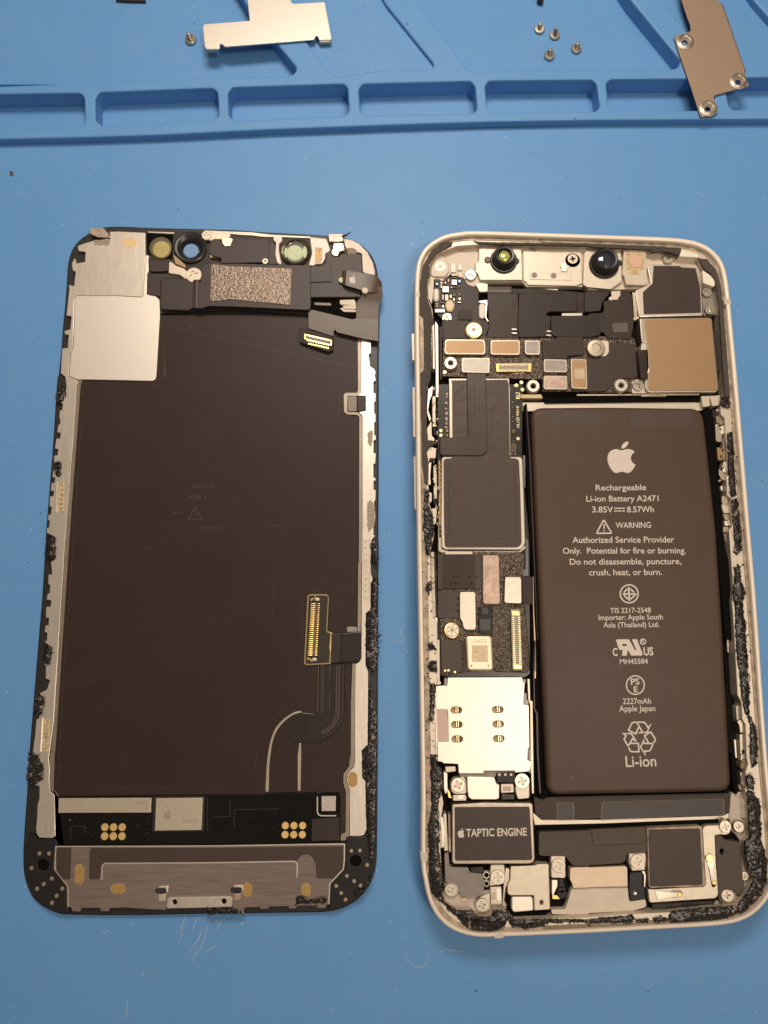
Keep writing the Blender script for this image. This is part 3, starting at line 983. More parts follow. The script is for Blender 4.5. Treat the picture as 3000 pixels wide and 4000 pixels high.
    # big dark film
    q = mx('D1', [(1002, 905), (985, 1200), (970, 1475), (960, 1500), (935, 1514), (600, 1506), (295, 1500), (278, 1530)], 'D5', [(447, 0), (410, 500), (372, 1000), (330, 1659)], 'D6', [(438, 0), (385, 800), (345, 1400)],
           'D3', [(338, 0), (332, 275), (352, 302), (374, 330)], 'D4', [(0, 320), (480, 318), (495, 300), (760, 300), (775, 298), (1080, 300), (1095, 320), (1095, 690), (1135, 640), (1145, 270), (1125, 210), (1130, 130), (1172, 90), (1180, 0)],
           'D8', [(1165, 2150), (1167, 1500), (1172, 1070), (1225, 700), (1235, 0)], 'D7', [(1090, 2212), (1112, 1600), (1113, 625), (945, 600), (945, 380), (1095, 372), (1105, 50)], 'D2', [(1180, 1115), (1200, 1100), (700, 900)])
    pl('graphite_film', D, 'film_black', .06, .148, None, q, b=.004, label='wide dark graphite film over the back of the panel')
    # raised outline of the film: a thinner inner sheet
    q = mx('D1', [(1050, 1000), (1040, 1480), (980, 1560), (330, 1560)], 'D5', [(470, 60), (440, 500), (360, 1659)], 'D6', [(410, 800), (385, 1300)], 'D3', [(372, 0), (375, 260), (400, 275)],
           'D4', [(0, 268), (230, 265), (330, 220), (390, 130), (420, 0)], 'D8', [(130, 2212), (170, 1950), (280, 1720), (450, 1570), (640, 1480), (760, 1380), (780, 1120), (640, 1110), (640, 300), (1180, 300), (1190, 0)],
           'D7', [(1060, 2100), (1070, 700), (900, 640), (900, 340), (1060, 330), (1060, 100)])
    pl('inner_film', D, 'film_black', .14, .1515, None, q, r=8, b=.002)
    qr = rounded(q, 8)
    bm = bmesh.new(); tube(bm, [P(p, .1516) for p in qr + qr[:1]], .0055, 6)
    obj('film_ridge', bm, 'film_ridge', D, 'faint raised outline in the film')
    for f, pts in (('D8', [(330, 140), (326, 300), (330, 420)]), ('D8', [(322, 480), (320, 560)]), ('D1', [(1056, 1330), (1052, 1440), (1062, 1492)]), ('D1', [(1420, 1505), (1520, 1508), (1610, 1510)]), ('D1', [(1285, 990), (1288, 1030)]),
                   ('D7', [(90, 1852), (150, 1830), (200, 1805), (255, 1806)]), ('D7', [(1025, 935), (1045, 860)]), ('D6', [(520, 900), (700, 840), (860, 815)])):
        bm = bmesh.new(); tube(bm, [P(fr(f, p), .1525) for p in smooth_open(pts, 3)], lambda t: .0045 * (1 - abs(2 * t - 1) ** 2) + .001, 5)
        obj('scratch', bm, 'film_ridge', D)
    # ghost of the battery print
    bm = bmesh.new()
    z = .1525
    stroke(bm, 'D5', [(1372, 1000), (1432, 1098), (1312, 1100)], 8, z, True)
    stroke(bm, 'D5', [(1373, 1030), (1374, 1066)], 6, z); stroke(bm, 'D5', [(1374, 1076), (1374, 1084)], 6, z)
    text_mesh_to(bm, 'Li-ion', 'D5', (1350, 845), (1515, 845), 36, z, mirror=True)
    text_mesh_to(bm, '3.85V', 'D5', (1310, 930), (1465, 932), 34, z, mirror=True)
    for x0, x1, y in ((1180, 1270, 1050), (1400, 1580, 1175), (960, 1030, 1340)):
        text_mesh_to(bm, 'nirov' if x1 - x0 > 100 else 'mle', 'D5', (x0, y), (x1, y), 24, z, mirror=True)
    obj('ghost_print', bm, 'faint_ink', D, 'faint mirrored print left on the film')

    # lower circuit board strip
    q = mx('D3', [(372, 330), (1130, 325), (1659, 322)], 'D4', [(0, 322), (500, 318), (760, 303), (1075, 303), (1098, 325), (1098, 690), (1100, 712), (600, 716), (0, 724)], 'D3', [(1659, 726), (412, 726), (405, 680), (370, 640)])
    pl('driver_board', D, 'board_black', .06, .152, None, q, b=.004, label='glossy black circuit strip')
    B = bpy.data.objects[[o.name for o in D.children if o.name.startswith('driver_board')][0]]
    c1 = pl('driver_chip', D, 'chip_silver', .14, .205, 'D3', [(370, 350), (1122, 346), (1117, 466), (368, 468)], b=.006, label='long silver chip with printing')
    c2 = pl('driver_chip', D, 'chip_silver', .14, .215, 'D3', [(1160, 350), (1537, 346), (1527, 607), (1150, 612)], b=.006, label='squarish silver chip with printing')
    bm = bmesh.new(); text_mesh_to(bm, 'S9630', 'D3', (992, 398), (1083, 396), 26, .2055, bold=.004)
    flat_shape(bm, 'D3', [oval((1080, 430), 8, 9, 10)], .2055)
    obj('chip_print', bm, 'ink_brown', c1)
    bm = bmesh.new(); text_mesh_to(bm, '033083', 'D3', (1380, 550), (1490, 548), 26, .2155, bold=.004)
    flat_shape(bm, 'D3', [oval((1212, 377), 8, 9, 10)], .2155)
    fruit_emblem(bm, 'D3', 1222, 436, 62, 84, .2155)
    obj('chip_print', bm, 'ink_brown', c2)
    pl('chip_border', D, 'rim_black', .12, .158, 'D3', [(1138, 335), (1555, 332), (1545, 618), (1130, 625)], b=.006)
    for gx, gy in ((720, 583), (620, 573)):
        f = 'D3' if gx == 720 else 'D4'
        for r_ in range(2):
            for c_ in range(3):
                disc('contact_pad', B, 'pad_gold', f, ((745 if f == 'D3' else 652) + c_ * 70 - r_ * 2, (584 if f == 'D3' else 571) + r_ * 73), 27, .148, .160, .004, n=18)
    # board relief: covered components and traces
    rnd = random.Random(2)
    k = 0
    for f, x0, y0, x1, y1, n in (('D3', 430, 490, 640, 540, 4), ('D3', 640, 490, 1120, 560, 9), ('D3', 600, 590, 690, 680, 3), ('D3', 940, 560, 1120, 690, 8), ('D4', 250, 420, 600, 520, 12), ('D4', 60, 520, 560, 640, 12)):
        for _ in range(n):
            x, y = rnd.uniform(x0, x1), rnd.uniform(y0, y1)
            if f == 'D3' and 660 < x < 930: continue
            if f == 'D4' and x > 560: continue
            w, h = rnd.choice(((34, 16), (16, 34), (22, 22), (46, 12), (12, 46)))
            pl('covered_component', B, 'board_black', .13, .166, f, rect(x, y, x + w, y + h), r=5, b=.010)
    for f, pts in (('D4', [(205, 365), (205, 495), (75, 500)]), ('D4', [(240, 600), (240, 440), (600, 435)]), ('D3', [(470, 575), (470, 690)]), ('D3', [(470, 575), (585, 575), (585, 640)]), ('D4', [(20, 340), (20, 610)])):
        bm = bmesh.new()
        stroke(bm, f, pts, 6, .153); solidify(bm, .004)
        obj('trace_ridge', bm, 'trace_grey', B)
    bm = bmesh.new()
    stroke(bm, 'D4', [(912, 335), (912, 460), (922, 482), (945, 490), (1065, 490)], 9, .1535); solidify(bm, .003)
    obj('printed_bracket', bm, 'ink_white', B, 'white printed corner line')
    pl('blank_label', B, 'label_grey', .14, .156, 'D4', [(946, 331), (1062, 331), (1060, 452), (947, 452)], b=.001, label='plain pale square label')
    pl('dark_sticker', B, 'sticker_black', .14, .157, 'D4', [(870, 520), (1090, 505), (1092, 690), (865, 695)], b=.003)
    # flex arcs and dividing strips
    arc = smooth_open([(625, 1597), (600, 1600), (540, 1615), (440, 1680), (350, 1780), (300, 1900), (268, 2050), (250, 2212)], 4)
    arc2 = smooth_open([(632, 1614), (600, 1620), (543, 1638), (458, 1697), (378, 1786), (325, 1900), (296, 2050), (280, 2212)], 4)
    q = mx('D8', arc, 'D4', [(490, 280), (495, 300), (512, 298), (518, 280)], 'D8', arc2[::-1])
    pl('curved_trim', D, 'steel_edge', .12, .160, None, q, b=.004, label='thin curved silver trim strip')
    pl('trim_strip', D, 'steel_edge', .12, .158, None, mx('D8', [(605, 1945), (625, 1945)], 'D4', [(780, 0), (775, 290), (752, 288), (752, 0)]), b=.004)
    q = mx('D8', [(630, 1612), (760, 1630), (795, 1605), (800, 1095), (1100, 1080), (1098, 1600), (1060, 1730), (980, 1840), (880, 1905), (800, 1930), (620, 1940), (540, 1940), (470, 1800), (560, 1660)])
    pl('flex_cable', D, 'flex_gloss', .14, .170, None, q, r=3, b=.006, label='glossy black flex cable turning a quarter bend')
    fl = [o for o in D.children if o.name == 'flex_cable'][0]
    for xa, w, tone in ((812, 8, 1), (826, 5, 0), (862, 6, 1), (1012, 6, 1), (1040, 7, 1), (1060, 5, 0), (1095, 5, 0), (960, 4, 0), (980, 4, 0), (995, 4, 0), (940, 3, 2), (970, 3, 2), (988, 3, 2), (1003, 3, 2), (1026, 3, 2), (1050, 3, 2), (1074, 3, 2), (842, 3, 2), (1086, 3, 2)):
        rr = (xa - 760)
        pts = [(xa, 1100), (xa - 4, 1350), (xa - 6, 1590)]
        cx, cy = 760, 1600
        for a in range(10, 85, 15):
            pts.append((cx - 6 + rr * math.cos(math.radians(a)), cy + (rr * .93) * math.sin(math.radians(a))))
        if xa < 870: pts = pts[:4]
        bm = bmesh.new()
        tube(bm, [P(fr('D8', p), .171) for p in smooth_open(pts, 3)], w * .36166 * 15 / FPX * .9, 6)
        obj('trace_ridge', bm, ('flex_gloss', 'trace_bright', 'flex_line')[tone], fl)
    for a, c in (((935, 1100), (930, 1250)), ((935, 1400), (930, 1560)), ((640, 1640), (632, 1900)), ((670, 1640), (665, 1900)), ((695, 1640), (695, 1900))):
        bm = bmesh.new(); tube(bm, [P(fr('D8', a), .171), P(fr('D8', c), .171)], .006 if a[1] < 1600 else .004, 6)
        obj('trace_ridge', bm, 'trace_bright' if a[1] < 1600 else 'flex_gloss', fl)
    pl('cable_tab', D, 'grey_foil', .12, .168, 'D8', [(1120, 690), (1140, 686), (1222, 688), (1235, 705), (1232, 745), (1118, 745)], r=4)
    pl('cable_clamp', D, 'sticker_black', .14, .215, 'D8', [(950, 760), (1060, 755), (1275, 738), (1272, 1000), (1258, 1060), (1130, 1072), (1000, 1080), (945, 1085)], r=4, b=.02)
    pl('cable_clamp', D, 'flex_gloss', .16, .232, 'D8', [(1062, 758), (1272, 742), (1256, 1058), (1042, 1070)], r=4, b=.03)
    # board with the big plug
    bo = mx('D8', [(692, 352), (715, 336), (900, 336), (922, 350), (926, 380), (908, 715), (915, 738), (968, 752), (945, 1088), (690, 1103), (665, 1096), (656, 1075)])
    pl('plug_board', D, 'gold_edge', .16, .205, None, bo, r=3, b=.003, label='small dark board with gold rim carrying a long plug')
    PB = [o for o in D.children if o.name == 'plug_board'][0]
    c_ = Vector((sum(p[0] for p in bo) / len(bo), sum(p[1] for p in bo) / len(bo)))
    bi = mx('D8', [(708, 362), (722, 350), (895, 348), (912, 358), (915, 380), (896, 718), (903, 745), (940, 757), (930, 1075), (695, 1088), (678, 1082), (672, 1068)])
    pl('board_face', PB, 'flex_brown2', .2, .2075, None, bi, r=3, b=.002)
    pl('gold_flash', PB, 'pad_gold', .2, .2085, 'D8', [(948, 757), (965, 757), (950, 930), (938, 960), (932, 900)], b=.001)
    bm = bmesh.new()
    A, Bp = Vector((776, 372)), Vector((742, 1062))
    ext(bm, [wl_(mx('D8', [(755, 430), (812, 430), (790, 1005), (725, 1005)]), .235)], .2, .235, .006)
    obj('plug_body', bm, 'plug_brown', PB)
    bm = bmesh.new()
    for k in range(26):
        t = k / 25
        y = 440 + 555 * t
        xl = 748 - 33 * t
        for w0, w1 in ((-20, 32), (58, 82)):
            ext(bm, [wl_(mx('D8', rounded(rect(xl + w0, y - 7, xl + w1, y + 7), 4, 2)), .25)], .2, .25, .008)
    for (x, y) in ((732, 395), (752, 388), (775, 372), (698, 1035), (720, 1040), (740, 1055)):
        ext(bm, [wl_(mx('D8', oval((x, y), 9, 14, 10)), .235)], .2, .235, .006)
    obj('plug_pins', bm, 'gold', PB)
    for x, y in ((800, 390), (768, 1040)):
        pl('plug_end', PB, 'chip_silver', .2, .248, 'D8', rect(x - 26, y - 16, x + 26, y + 18), r=5)

    # bottom metal plate
    q = mx('D3', [(346, 736), (1659, 730)], 'D4', [(0, 730), (600, 722), (1137, 714), (1136, 850), (1128, 925), (1015, 1042), (1010, 1212), (985, 1215), (978, 1240), (910, 1240), (905, 1220), (748, 1222), (740, 1245), (682, 1244), (678, 1225), (522, 1228), (515, 1250), (450, 1248), (445, 1230), (330, 1235), (310, 1280), (220, 1262), (215, 1236)],
           'D3', [(1659, 1235), (1245, 1238), (1240, 1256), (945, 1240), (935, 1236), (790, 1240), (775, 1268), (712, 1266), (705, 1238), (560, 1240), (545, 1270), (478, 1266), (472, 1235), (445, 1230), (443, 1062), (340, 932), (335, 900)])
    pl('bottom_plate', D, 'steel_brushed', .08, .195, None, q, b=.008, label='brushed metal plate along the bottom with amber patches')
    BP = [o for o in D.children if o.name == 'bottom_plate'][0]
    pl('dark_sticker', BP, 'film_warm', .18, .1985, 'D3', [(362, 748), (470, 748), (474, 760), (466, 1000), (455, 1006), (402, 1006), (352, 935), (352, 760)], r=4, b=.001)
    q = mx('D3', [(640, 752), (1659, 750)], 'D4', [(0, 748), (1122, 736), (1120, 918), (1040, 1000), (905, 998), (897, 880), (870, 825), (830, 802), (785, 812), (750, 850), (735, 866), (0, 874)], 'D3', [(1659, 868), (745, 872), (722, 885), (706, 995), (690, 1008), (618, 1006), (622, 790), (626, 760)])
    pl('dark_sticker', BP, 'film_warm', .18, .1985, None, q, r=4, b=.001)
    q = mx('D3', [(722, 1012), (722, 900), (745, 874), (1659, 868)], 'D4', [(0, 872), (730, 858), (752, 876), (750, 990), (600, 1000), (0, 1010)], 'D3', [(1659, 1014)])
    pl('pressed_panel', BP, 'steel_brushed', .18, .212, None, q, r=4, b=.014)
    for segs, w_ in ((mx('D3', [(722, 1010), (722, 900), (745, 876), (1659, 870)], 'D4', [(0, 872), (728, 859), (750, 876), (748, 990)]), 5), (mx('D3', [(448, 1230), (446, 1062), (343, 930), (340, 900), (349, 739), (1659, 734)], 'D4', [(0, 734), (600, 726), (1132, 718), (1131, 850), (1123, 922), (1012, 1042), (1006, 1205)]), 4.5)):
        bm = bmesh.new(); stroke(bm, 'N', segs, w_, .2125 if w_ == 5 else .1955); solidify(bm, .003)
        obj('edge_highlight', bm, 'steel_side', BP)  # highlight along the plate edges laid on as pale lines
    for f, c, w, h in (('D3', (540, 965), 78, 165), ('D3', (853, 1081), 126, 86), ('D4', (345, 1090), 78, 122), ('D4', (820, 1092), 76, 118)):
        pl('amber_patch', BP, 'kapton', .18, .1982, None, mx(f, stadium(c, w, h)), b=.001)
    pl('amber_patch', D, 'kapton', .16, .1775, None, mx('D4', stadium((1198, 196), 76, 124)), b=.001)
    pl('amber_patch', D, 'pad_orange', .16, .1775, None, mx('D1', stadium((725, 231), 130, 76)), b=.001)
    q = mx('D3', [(1252, 1160), (1268, 1150), (1659, 1146)], 'D4', [(0, 1148), (205, 1146), (222, 1160), (218, 1228), (0, 1236)], 'D3', [(1659, 1238), (1246, 1242)])
    h1, h2 = mx('D3', oval((1312, 1190), 19, 21, 16)), mx('D4', oval((155, 1183), 20, 22, 16))
    pl('flat_bar', BP, 'steel_side', .16, .222, None, q, r=3, b=.006, holes=[h1, h2], label='raised flat bar with two round holes')
    for h, f in ((h1, 'D3'), (h2, 'D4')):
        pl('bar_hole', BP, 'void_black', .18, .2005, None, [(p[0], p[1]) for p in h], b=.001)
    for f, x, y in (('D3', 1150, 1060), ('D4', 205, 1055)):
        pl('spring_clip', BP, 'steel_side', .19, .236, f, rect(x + 25, y, x + 105, y + 55), r=4)
        pl('spring_clip', BP, 'lens_black', .19, .256, f, [(x, y + 28), (x + 40, y + 16), (x + 95, y + 20), (x + 90, y + 58), (x + 5, y + 62)], r=6)
        pl('spring_clip', BP, 'chip_silver' if f == 'D3' else 'copper_foil', .19, .226, f, rect(x + 30, y + 62, x + 85, y + 125), r=4)
    for s in range(2):
        pass
    # plastic corners with brass dots
    for f, dots, hole, num, npos in (('D3', [(215, 797), (292, 797), (150, 915), (315, 1000), (250, 1045), (196, 1083), (400, 1082), (354, 1140), (316, 1197)], (246, 887), '7a', ((205, 750), (275, 750))),
                                     ('D4', [(1187, 775), (1257, 773), (1315, 890), (1152, 978), (1210, 1020), (1262, 1057), (1065, 1060), (1105, 1117), (1140, 1170)], (1222, 855), '21', ((1185, 720), (1245, 720)))):
        if f == 'D3':
            q = mx('D3', [(192, 675), (350, 680), (355, 725), (340, 740), (328, 920), (436, 1062), (438, 1235), (470, 1285), (350, 1268), (240, 1205), (165, 1130), (110, 990), (95, 850), (100, 720), (130, 640), (180, 640)])
        else:
            q = mx('D4', [(1300, 660), (1145, 660), (1142, 920), (1022, 1045), (1018, 1215), (990, 1262), (1070, 1242), (1190, 1188), (1280, 1110), (1336, 1015), (1370, 890), (1380, 680)])
        pl('corner_block', D, 'plastic_gloss', .08, .17, None, q, r=5, b=.012, holes=[mx(f, oval(hole, 46, 46, 20))])
        CB = [o for o in D.children if o.name.startswith('corner_block')][-1]
        disc('corner_hole', CB, 'void_black', f, hole, 52, .09, .135, .002)
        for c in dots:
            disc('brass_dot', CB, 'dot_brass', f, c, 14, .165, .178, .004, n=14)
        bm = bmesh.new(); text_mesh_to(bm, num, f, npos[0], npos[1], 40, .171); solidify(bm, .004)
        obj('moulded_number', bm, 'plastic_gloss', CB)
    # torn adhesive around the edge
    for i, (f, pts) in enumerate((
            ('D8', [(1395, 200), (1385, 420), (1360, 520), (1332, 545), (1330, 1080), (1360, 1160), (1395, 1180), (1450, 1140), (1452, 600), (1455, 200), (1430, 150)]),
            ('D8', [(1360, 1170), (1365, 1330), (1360, 1700), (1350, 1960), (1290, 2030), (1285, 2212), (1440, 2212), (1445, 1660), (1400, 1500), (1380, 1380)]),
            ('D4', [(1275, 0), (1280, 170), (1305, 205), (1318, 600), (1330, 850), (1360, 880), (1380, 700), (1385, 0)]),
            ('D4', [(735, 1150), (800, 1140), (840, 1170), (900, 1160), (990, 1165), (985, 1195), (860, 1205), (740, 1200)]),
            ('D7', [(1250, 1965), (1290, 1960), (1320, 1990), (1318, 2212), (1250, 2212), (1245, 2050)]),
            ('D3', [(135, 20), (195, 10), (240, 85), (235, 180), (170, 240), (120, 235), (125, 120)]),
            ('D6', [(130, 1430), (175, 1440), (240, 1540), (240, 1659), (125, 1659)]),
            ('D6', [(200, 960), (255, 990), (245, 1080), (195, 1160), (170, 1150), (175, 1000)]),
            ('D6', [(255, 570), (310, 575), (295, 715), (250, 690)]),
            ('D5', [(165, 1235), (235, 1240), (240, 1410), (190, 1430), (160, 1400)]),
            ('D5', [(255, 20), (325, 22), (320, 90), (290, 140), (250, 140)]),
            ('D5', [(245, 630), (280, 640), (275, 750), (245, 745)]),
            ('D4', [(0, 1240), (210, 1245), (320, 1270), (310, 1285), (0, 1285)]),
            ('D4', [(1290, 1070), (1350, 960), (1350, 1010), (1280, 1110), (1220, 1160), (1215, 1140)]))):
        q = ragged(mx(f, pts), 3.0, 7, 20 + i)
        zt = .205 if i not in (3,) else .215
        zt += .0006 * i
        bm = bmesh.new(); ext(bm, [wl_(q, zt)], .09, zt, .02); lumps(bm, q, zt, 40 + i); strings(bm, q, zt, 140 + i, 8)
        obj('torn_adhesive', bm, 'adhesive', D, sharp=170)
    bm = bmesh.new(); tube(bm, [P(fr('D8', p), .14) for p in ((1440, 810), (1470, 790), (1485, 770), (1492, 780))], .02, 6)
    obj('torn_adhesive', bm, 'adhesive', D, sharp=170)
    for i, (f, pts) in enumerate((('D7', [(1205, 810), (1225, 790), (1265, 770), (1255, 850), (1260, 900), (1235, 955), (1205, 900)]), ('D7', [(1200, 1560), (1235, 1525), (1285, 1600), (1280, 1800), (1215, 1880), (1198, 1800)]))):
        bm = bmesh.new(); ext(bm, [wl_(ragged(mx(f, pts), 2, 6, 60 + i), .178)], .16, .178, .002)
        obj('glue_smear', bm, 'smear', D)
    # contact ladders on the rails
    for f, x0, y0, x1, y1, n, side in (('D5', 295, 820, 285, 1010, 6, -1), ('D6', 280, 1180, 262, 1400, 8, -1), ('D7', 1185, 1975, 1183, 2190, 4, 1), ('D8', 1325, 35, 1322, 375, 6, 1)):
        q = mx(f, [(x0 - 24, y0 - 25), (x0 + 22, y0 - 25), (x1 + 24, y1 + 25), (x1 - 22, y1 + 25)])
        pl('contact_ladder', D, 'amber_glue' if side < 0 else 'cream_metal', .16, .186, None, q, r=4, b=.004)
        CL = [o for o in D.children if o.name.startswith('contact_ladder')][-1]
        for k in range(n):
            t = k / (n - 1)
            disc('rivet', CL, 'groove_brown', f, (x0 + (x1 - x0) * t, y0 + (y1 - y0) * t), 9, .18, .190, .003, n=12)
        q = mx(f, [(x0 + side * 38, y0 - 30), (x0 + side * 52, y0 - 30), (x1 + side * 52, y1 + 28), (x1 + side * 38, y1 + 28)])
        pl('contact_rail', D, 'steel_side', .16, .200, None, q, r=2, b=.004)

    # ---------------- top row: sensors, earpiece, cable
    pl('top_tray', D, 'plastic_dark', .08, .170, None, mx('D1', [(870, 130), (1150, 130), (1659, 135)], 'D2', [(0, 150), (400, 165), (900, 190), (1060, 205), (1180, 240), (1270, 310), (1330, 420), (1345, 520), (1345, 900), (1180, 1100), (700, 900), (0, 850)], 'D1', [(1010, 890), (880, 720)]), b=.006, holes=[oval(camh, 40)])
    pl('metal_corner', D, 'corner_steel', .16, .205, 'D2', [(1050, 195), (1120, 205), (1190, 240), (1270, 320), (1320, 420), (1338, 500), (1335, 532), (1240, 512), (1225, 500), (1218, 335), (1190, 322), (1095, 322), (1060, 260)], r=3)
    pl('metal_corner', D, 'stain_brown', .16, .209, None, ragged(mx('D2', [(1070, 290), (1130, 275), (1180, 320), (1150, 350), (1090, 340)]), 2, 6, 4), b=.002)
    for pts in ([(355, 98), (485, 96), (530, 150), (545, 185), (430, 180), (362, 150)],):
        bm = bmesh.new(); ext(bm, [wl_(mx('D1', pts), .22)], .19, .22, .006)
        obj('loose_tape', bm, 'stain_tape', D, 'torn strip of tape on the top edge')
    pl('glue_smear', D, 'smear', .17, .180, None, ragged(mx('D1', [(390, 210), (545, 205), (530, 255), (400, 250)]), 2, 6, 77), b=.002)
    pl('loose_tape', D, 'stain_tape', .19, .24, 'D2', [(905, 150), (1040, 148), (1048, 215), (1000, 225), (915, 222)], r=3, label='torn strip of tape on the top edge')
    bm = bmesh.new(); tube(bm, [P(fr('D2', p), zz) for p, zz in (((1035, 180), .22), ((1075, 160), .26), ((1118, 132), .30))], lambda t: .030 * (1 - .8 * t), 6)
    obj('adhesive_splinter', bm, 'adhesive', D)
    # top edge metal strip
    pl('edge_strip', D, 'cream_metal', .15, .20, None, mx('D1', [(1410, 118), (1659, 128)], 'D2', [(200, 135), (310, 150), (400, 160), (740, 175), (745, 190), (480, 180), (300, 178), (200, 165), (90, 160), (0, 150)], 'D1', [(1480, 150)]), b=.005)
    pl('edge_strip', D, 'cream_metal', .15, .212, 'D1', [(890, 128), (1140, 136), (1135, 150), (900, 138)], b=.004)
    # proximity sensor well
    pl('sensor_well', D, 'void_black', .10, .176, 'D1', [(882, 145), (1130, 150), (1122, 385), (1000, 382), (890, 335)], r=5, b=.003)
    SW = [o for o in D.children if o.name.startswith('sensor_well')][-1]
    disc('sensor_ring', SW, 'amber_dim', 'D1', (1012, 275), 100, .16, .190, .02)
    disc('sensor_disc', SW, 'ir_yellow', 'D1', (1020, 292), 80, .17, .215, .02, label='dull yellow round sensor window')
    # camera ring
    w, R = cm('D1', (1285, 270), 140, .24)
    R2 = cm('D1', (1285, 270), 78, .24)[1]
    w2 = P(camh, .12)
    bm = bmesh.new()
    n = 36
    rings = []
    for r, z, k in ((R, .12, 0), (R, .225, 0), (R * .92, .24, 0), (R * .80, .235, 0), (R * .62, .20, .5), (R2 * .98, .165, 1), (R2 * .86, .12, 1)):
        c = w.lerp(w2, k)
        rings.append([bm.verts.new((c.x + r * math.cos(2 * math.pi * i / n), c.y + r * math.sin(2 * math.pi * i / n), z)) for i in range(n)])
    for a, c in zip(rings, rings[1:]):
        for i in range(n):
            f_ = bm.faces.new((a[i], a[(i + 1) % n], c[(i + 1) % n], c[i])); f_.smooth = True
    obj('camera_ring', bm, 'barrel_black', D, 'black ring around the camera hole')
    # dark modules between
    pl('ear_module', D, 'sensor_dark', .16, .27, None, mx('D1', [(1485, 205), (1560, 205), (1580, 260), (1659, 260)], 'D2', [(0, 250), (20, 200), (330, 205), (355, 225), (355, 395), (345, 412), (0, 418)], 'D1', [(1659, 420), (1575, 420), (1575, 370), (1480, 350), (1465, 300)]), r=5, b=.02)
    pl('ear_module', D, 'sensor_dark', .16, .22, 'D2', [(360, 230), (410, 235), (420, 400), (440, 432), (300, 425), (340, 400)], r=4)
    screw(D, 'D2', (322, 402), 26, .285, 't')
    pl('ear_clip', D, 'gold', .16, .232, 'D1', [(1468, 350), (1568, 365), (1566, 374), (1480, 368)], b=.003)
    pl('white_bracket', D, 'cream_metal', .16, .250, 'D1', [(1385, 150), (1440, 120), (1500, 140), (1540, 145), (1659, 140), (1659, 175), (1620, 200), (1500, 200), (1480, 215), (1430, 195)], r=5)
    screw(D, 'D1', (1440, 162), 44, .265, 't')
    pl('gold_cap', D, 'gold_pale', .18, .256, 'D1', [(1575, 195), (1610, 180), (1659, 185), (1690, 200), (1686, 250), (1655, 275), (1610, 270), (1580, 240)], r=8, b=.012, label='small pale gold fragment')
    pl('white_rib', D, 'cream_plastic2', .16, .255, 'D2', [(395, 170), (478, 178), (478, 215), (450, 240), (448, 300), (462, 380), (475, 425), (455, 434), (430, 410), (415, 340), (422, 230), (400, 210)], r=4, b=.015)
    # round sensor
    pl('round_well', D, 'rim_black', .12, .186, None, mx('D2', oval((602, 310), 138, 130, 32)), b=.01)
    w, R = cm('D2', (602, 312), 128, .23)
    bm = bmesh.new(); lathe(bm, w, [(R, .15), (R, .22), (R * .94, .235), (R * .84, .228), (R * .76, .19), (R * .7, .18)], 36, 0, cap=False)
    obj('round_bezel', bm, 'bezel_dark', D)
    disc('round_sensor', D, 'ir_pale', 'D2', (596, 325), 80, .15, .205, .03, label='pale round sensor window')
    pl('sensor_side', D, 'ir_pale', .15, .196, None, mx('D2', oval((505, 320), 26, 55, 18)), b=.01)
    pl('sensor_side', D, 'ir_pale', .15, .196, None, mx('D2', oval((690, 318), 24, 58, 18)), b=.01)
    pl('white_bracket', D, 'cream_plastic2', .16, .230, 'D2', [(735, 180), (890, 195), (905, 240), (925, 300), (905, 320), (880, 330), (878, 380), (850, 425), (782, 430), (775, 445), (725, 440), (755, 330)], r=4, b=.012)
    pl('copper_pad', D, 'copper_mesh', .2, .234, 'D2', [(786, 276), (850, 278), (846, 410), (782, 420)], r=2, b=.002)
    pl('gold_cap', D, 'gold_pale', .18, .30, 'D2', [(955, 232), (1045, 232), (1062, 300), (1010, 310), (1000, 350), (968, 358), (935, 340), (932, 310), (945, 290)], r=6, b=.02)
    # earpiece bar
    pl('earpiece_pad', D, 'sensor_dark', .14, .215, 'D1', [(895, 520), (1000, 518), (1245, 530), (1260, 560), (1020, 560), (1012, 600), (1010, 735), (960, 720), (888, 705)], r=5)
    pl('earpiece_pad', D, 'sensor_dark', .14, .225, 'D1', [(905, 395), (1078, 396), (1082, 405), (1082, 495), (930, 502), (905, 480)], r=6)
    pl('earpiece_end', D, 'sensor_dark', .14, .275, 'D1', [(1015, 565), (1030, 556), (1255, 560), (1320, 600), (1315, 830), (1265, 860), (1025, 850), (1005, 800)], r=5, b=.03, label='square end block of the earpiece bar')
    q = mx('D1', [(1320, 600), (1385, 600), (1395, 470), (1420, 440), (1470, 425), (1659, 430)], 'D2', [(0, 425), (740, 445), (742, 825), (730, 848), (700, 852), (0, 820)], 'D1', [(1659, 820), (1450, 818), (1400, 838), (1310, 835)])
    pl('earpiece_bar', D, 'sensor_dark', .14, .335, None, q, r=5, b=.035, label='dark earpiece speaker bar')
    bm = bmesh.new(); tube(bm, [P(fr('D1', p), .262) for p in ((1352, 590), (1350, 700), (1347, 838))], .085, 16)
    obj('earpiece_bend', bm, 'sensor_dark', D)
    EB = [o for o in D.children if o.name == 'earpiece_bar'][0]
    pl('speaker_mesh', EB, 'mesh_sparkle', .32, .350, None, mx('D1', [(1490, 428)], 'D2', [(0, 450), (562, 470), (566, 480), (555, 800), (545, 808), (0, 755)], 'D1', [(1490, 775), (1472, 765), (1482, 438)]), r=4, b=.003, label='rough glittering speaker mesh')
    pl('white_bracket', D, 'cream_metal', .16, .262, 'D1', [(1088, 405), (1120, 410), (1150, 440), (1235, 470), (1258, 500), (1300, 470), (1380, 490), (1392, 530), (1330, 585), (1300, 600), (1240, 570), (1190, 530), (1085, 515)], r=6, b=.015)
    screw(D, 'D1', (1320, 530), 70, .285, 't', rot=.4)
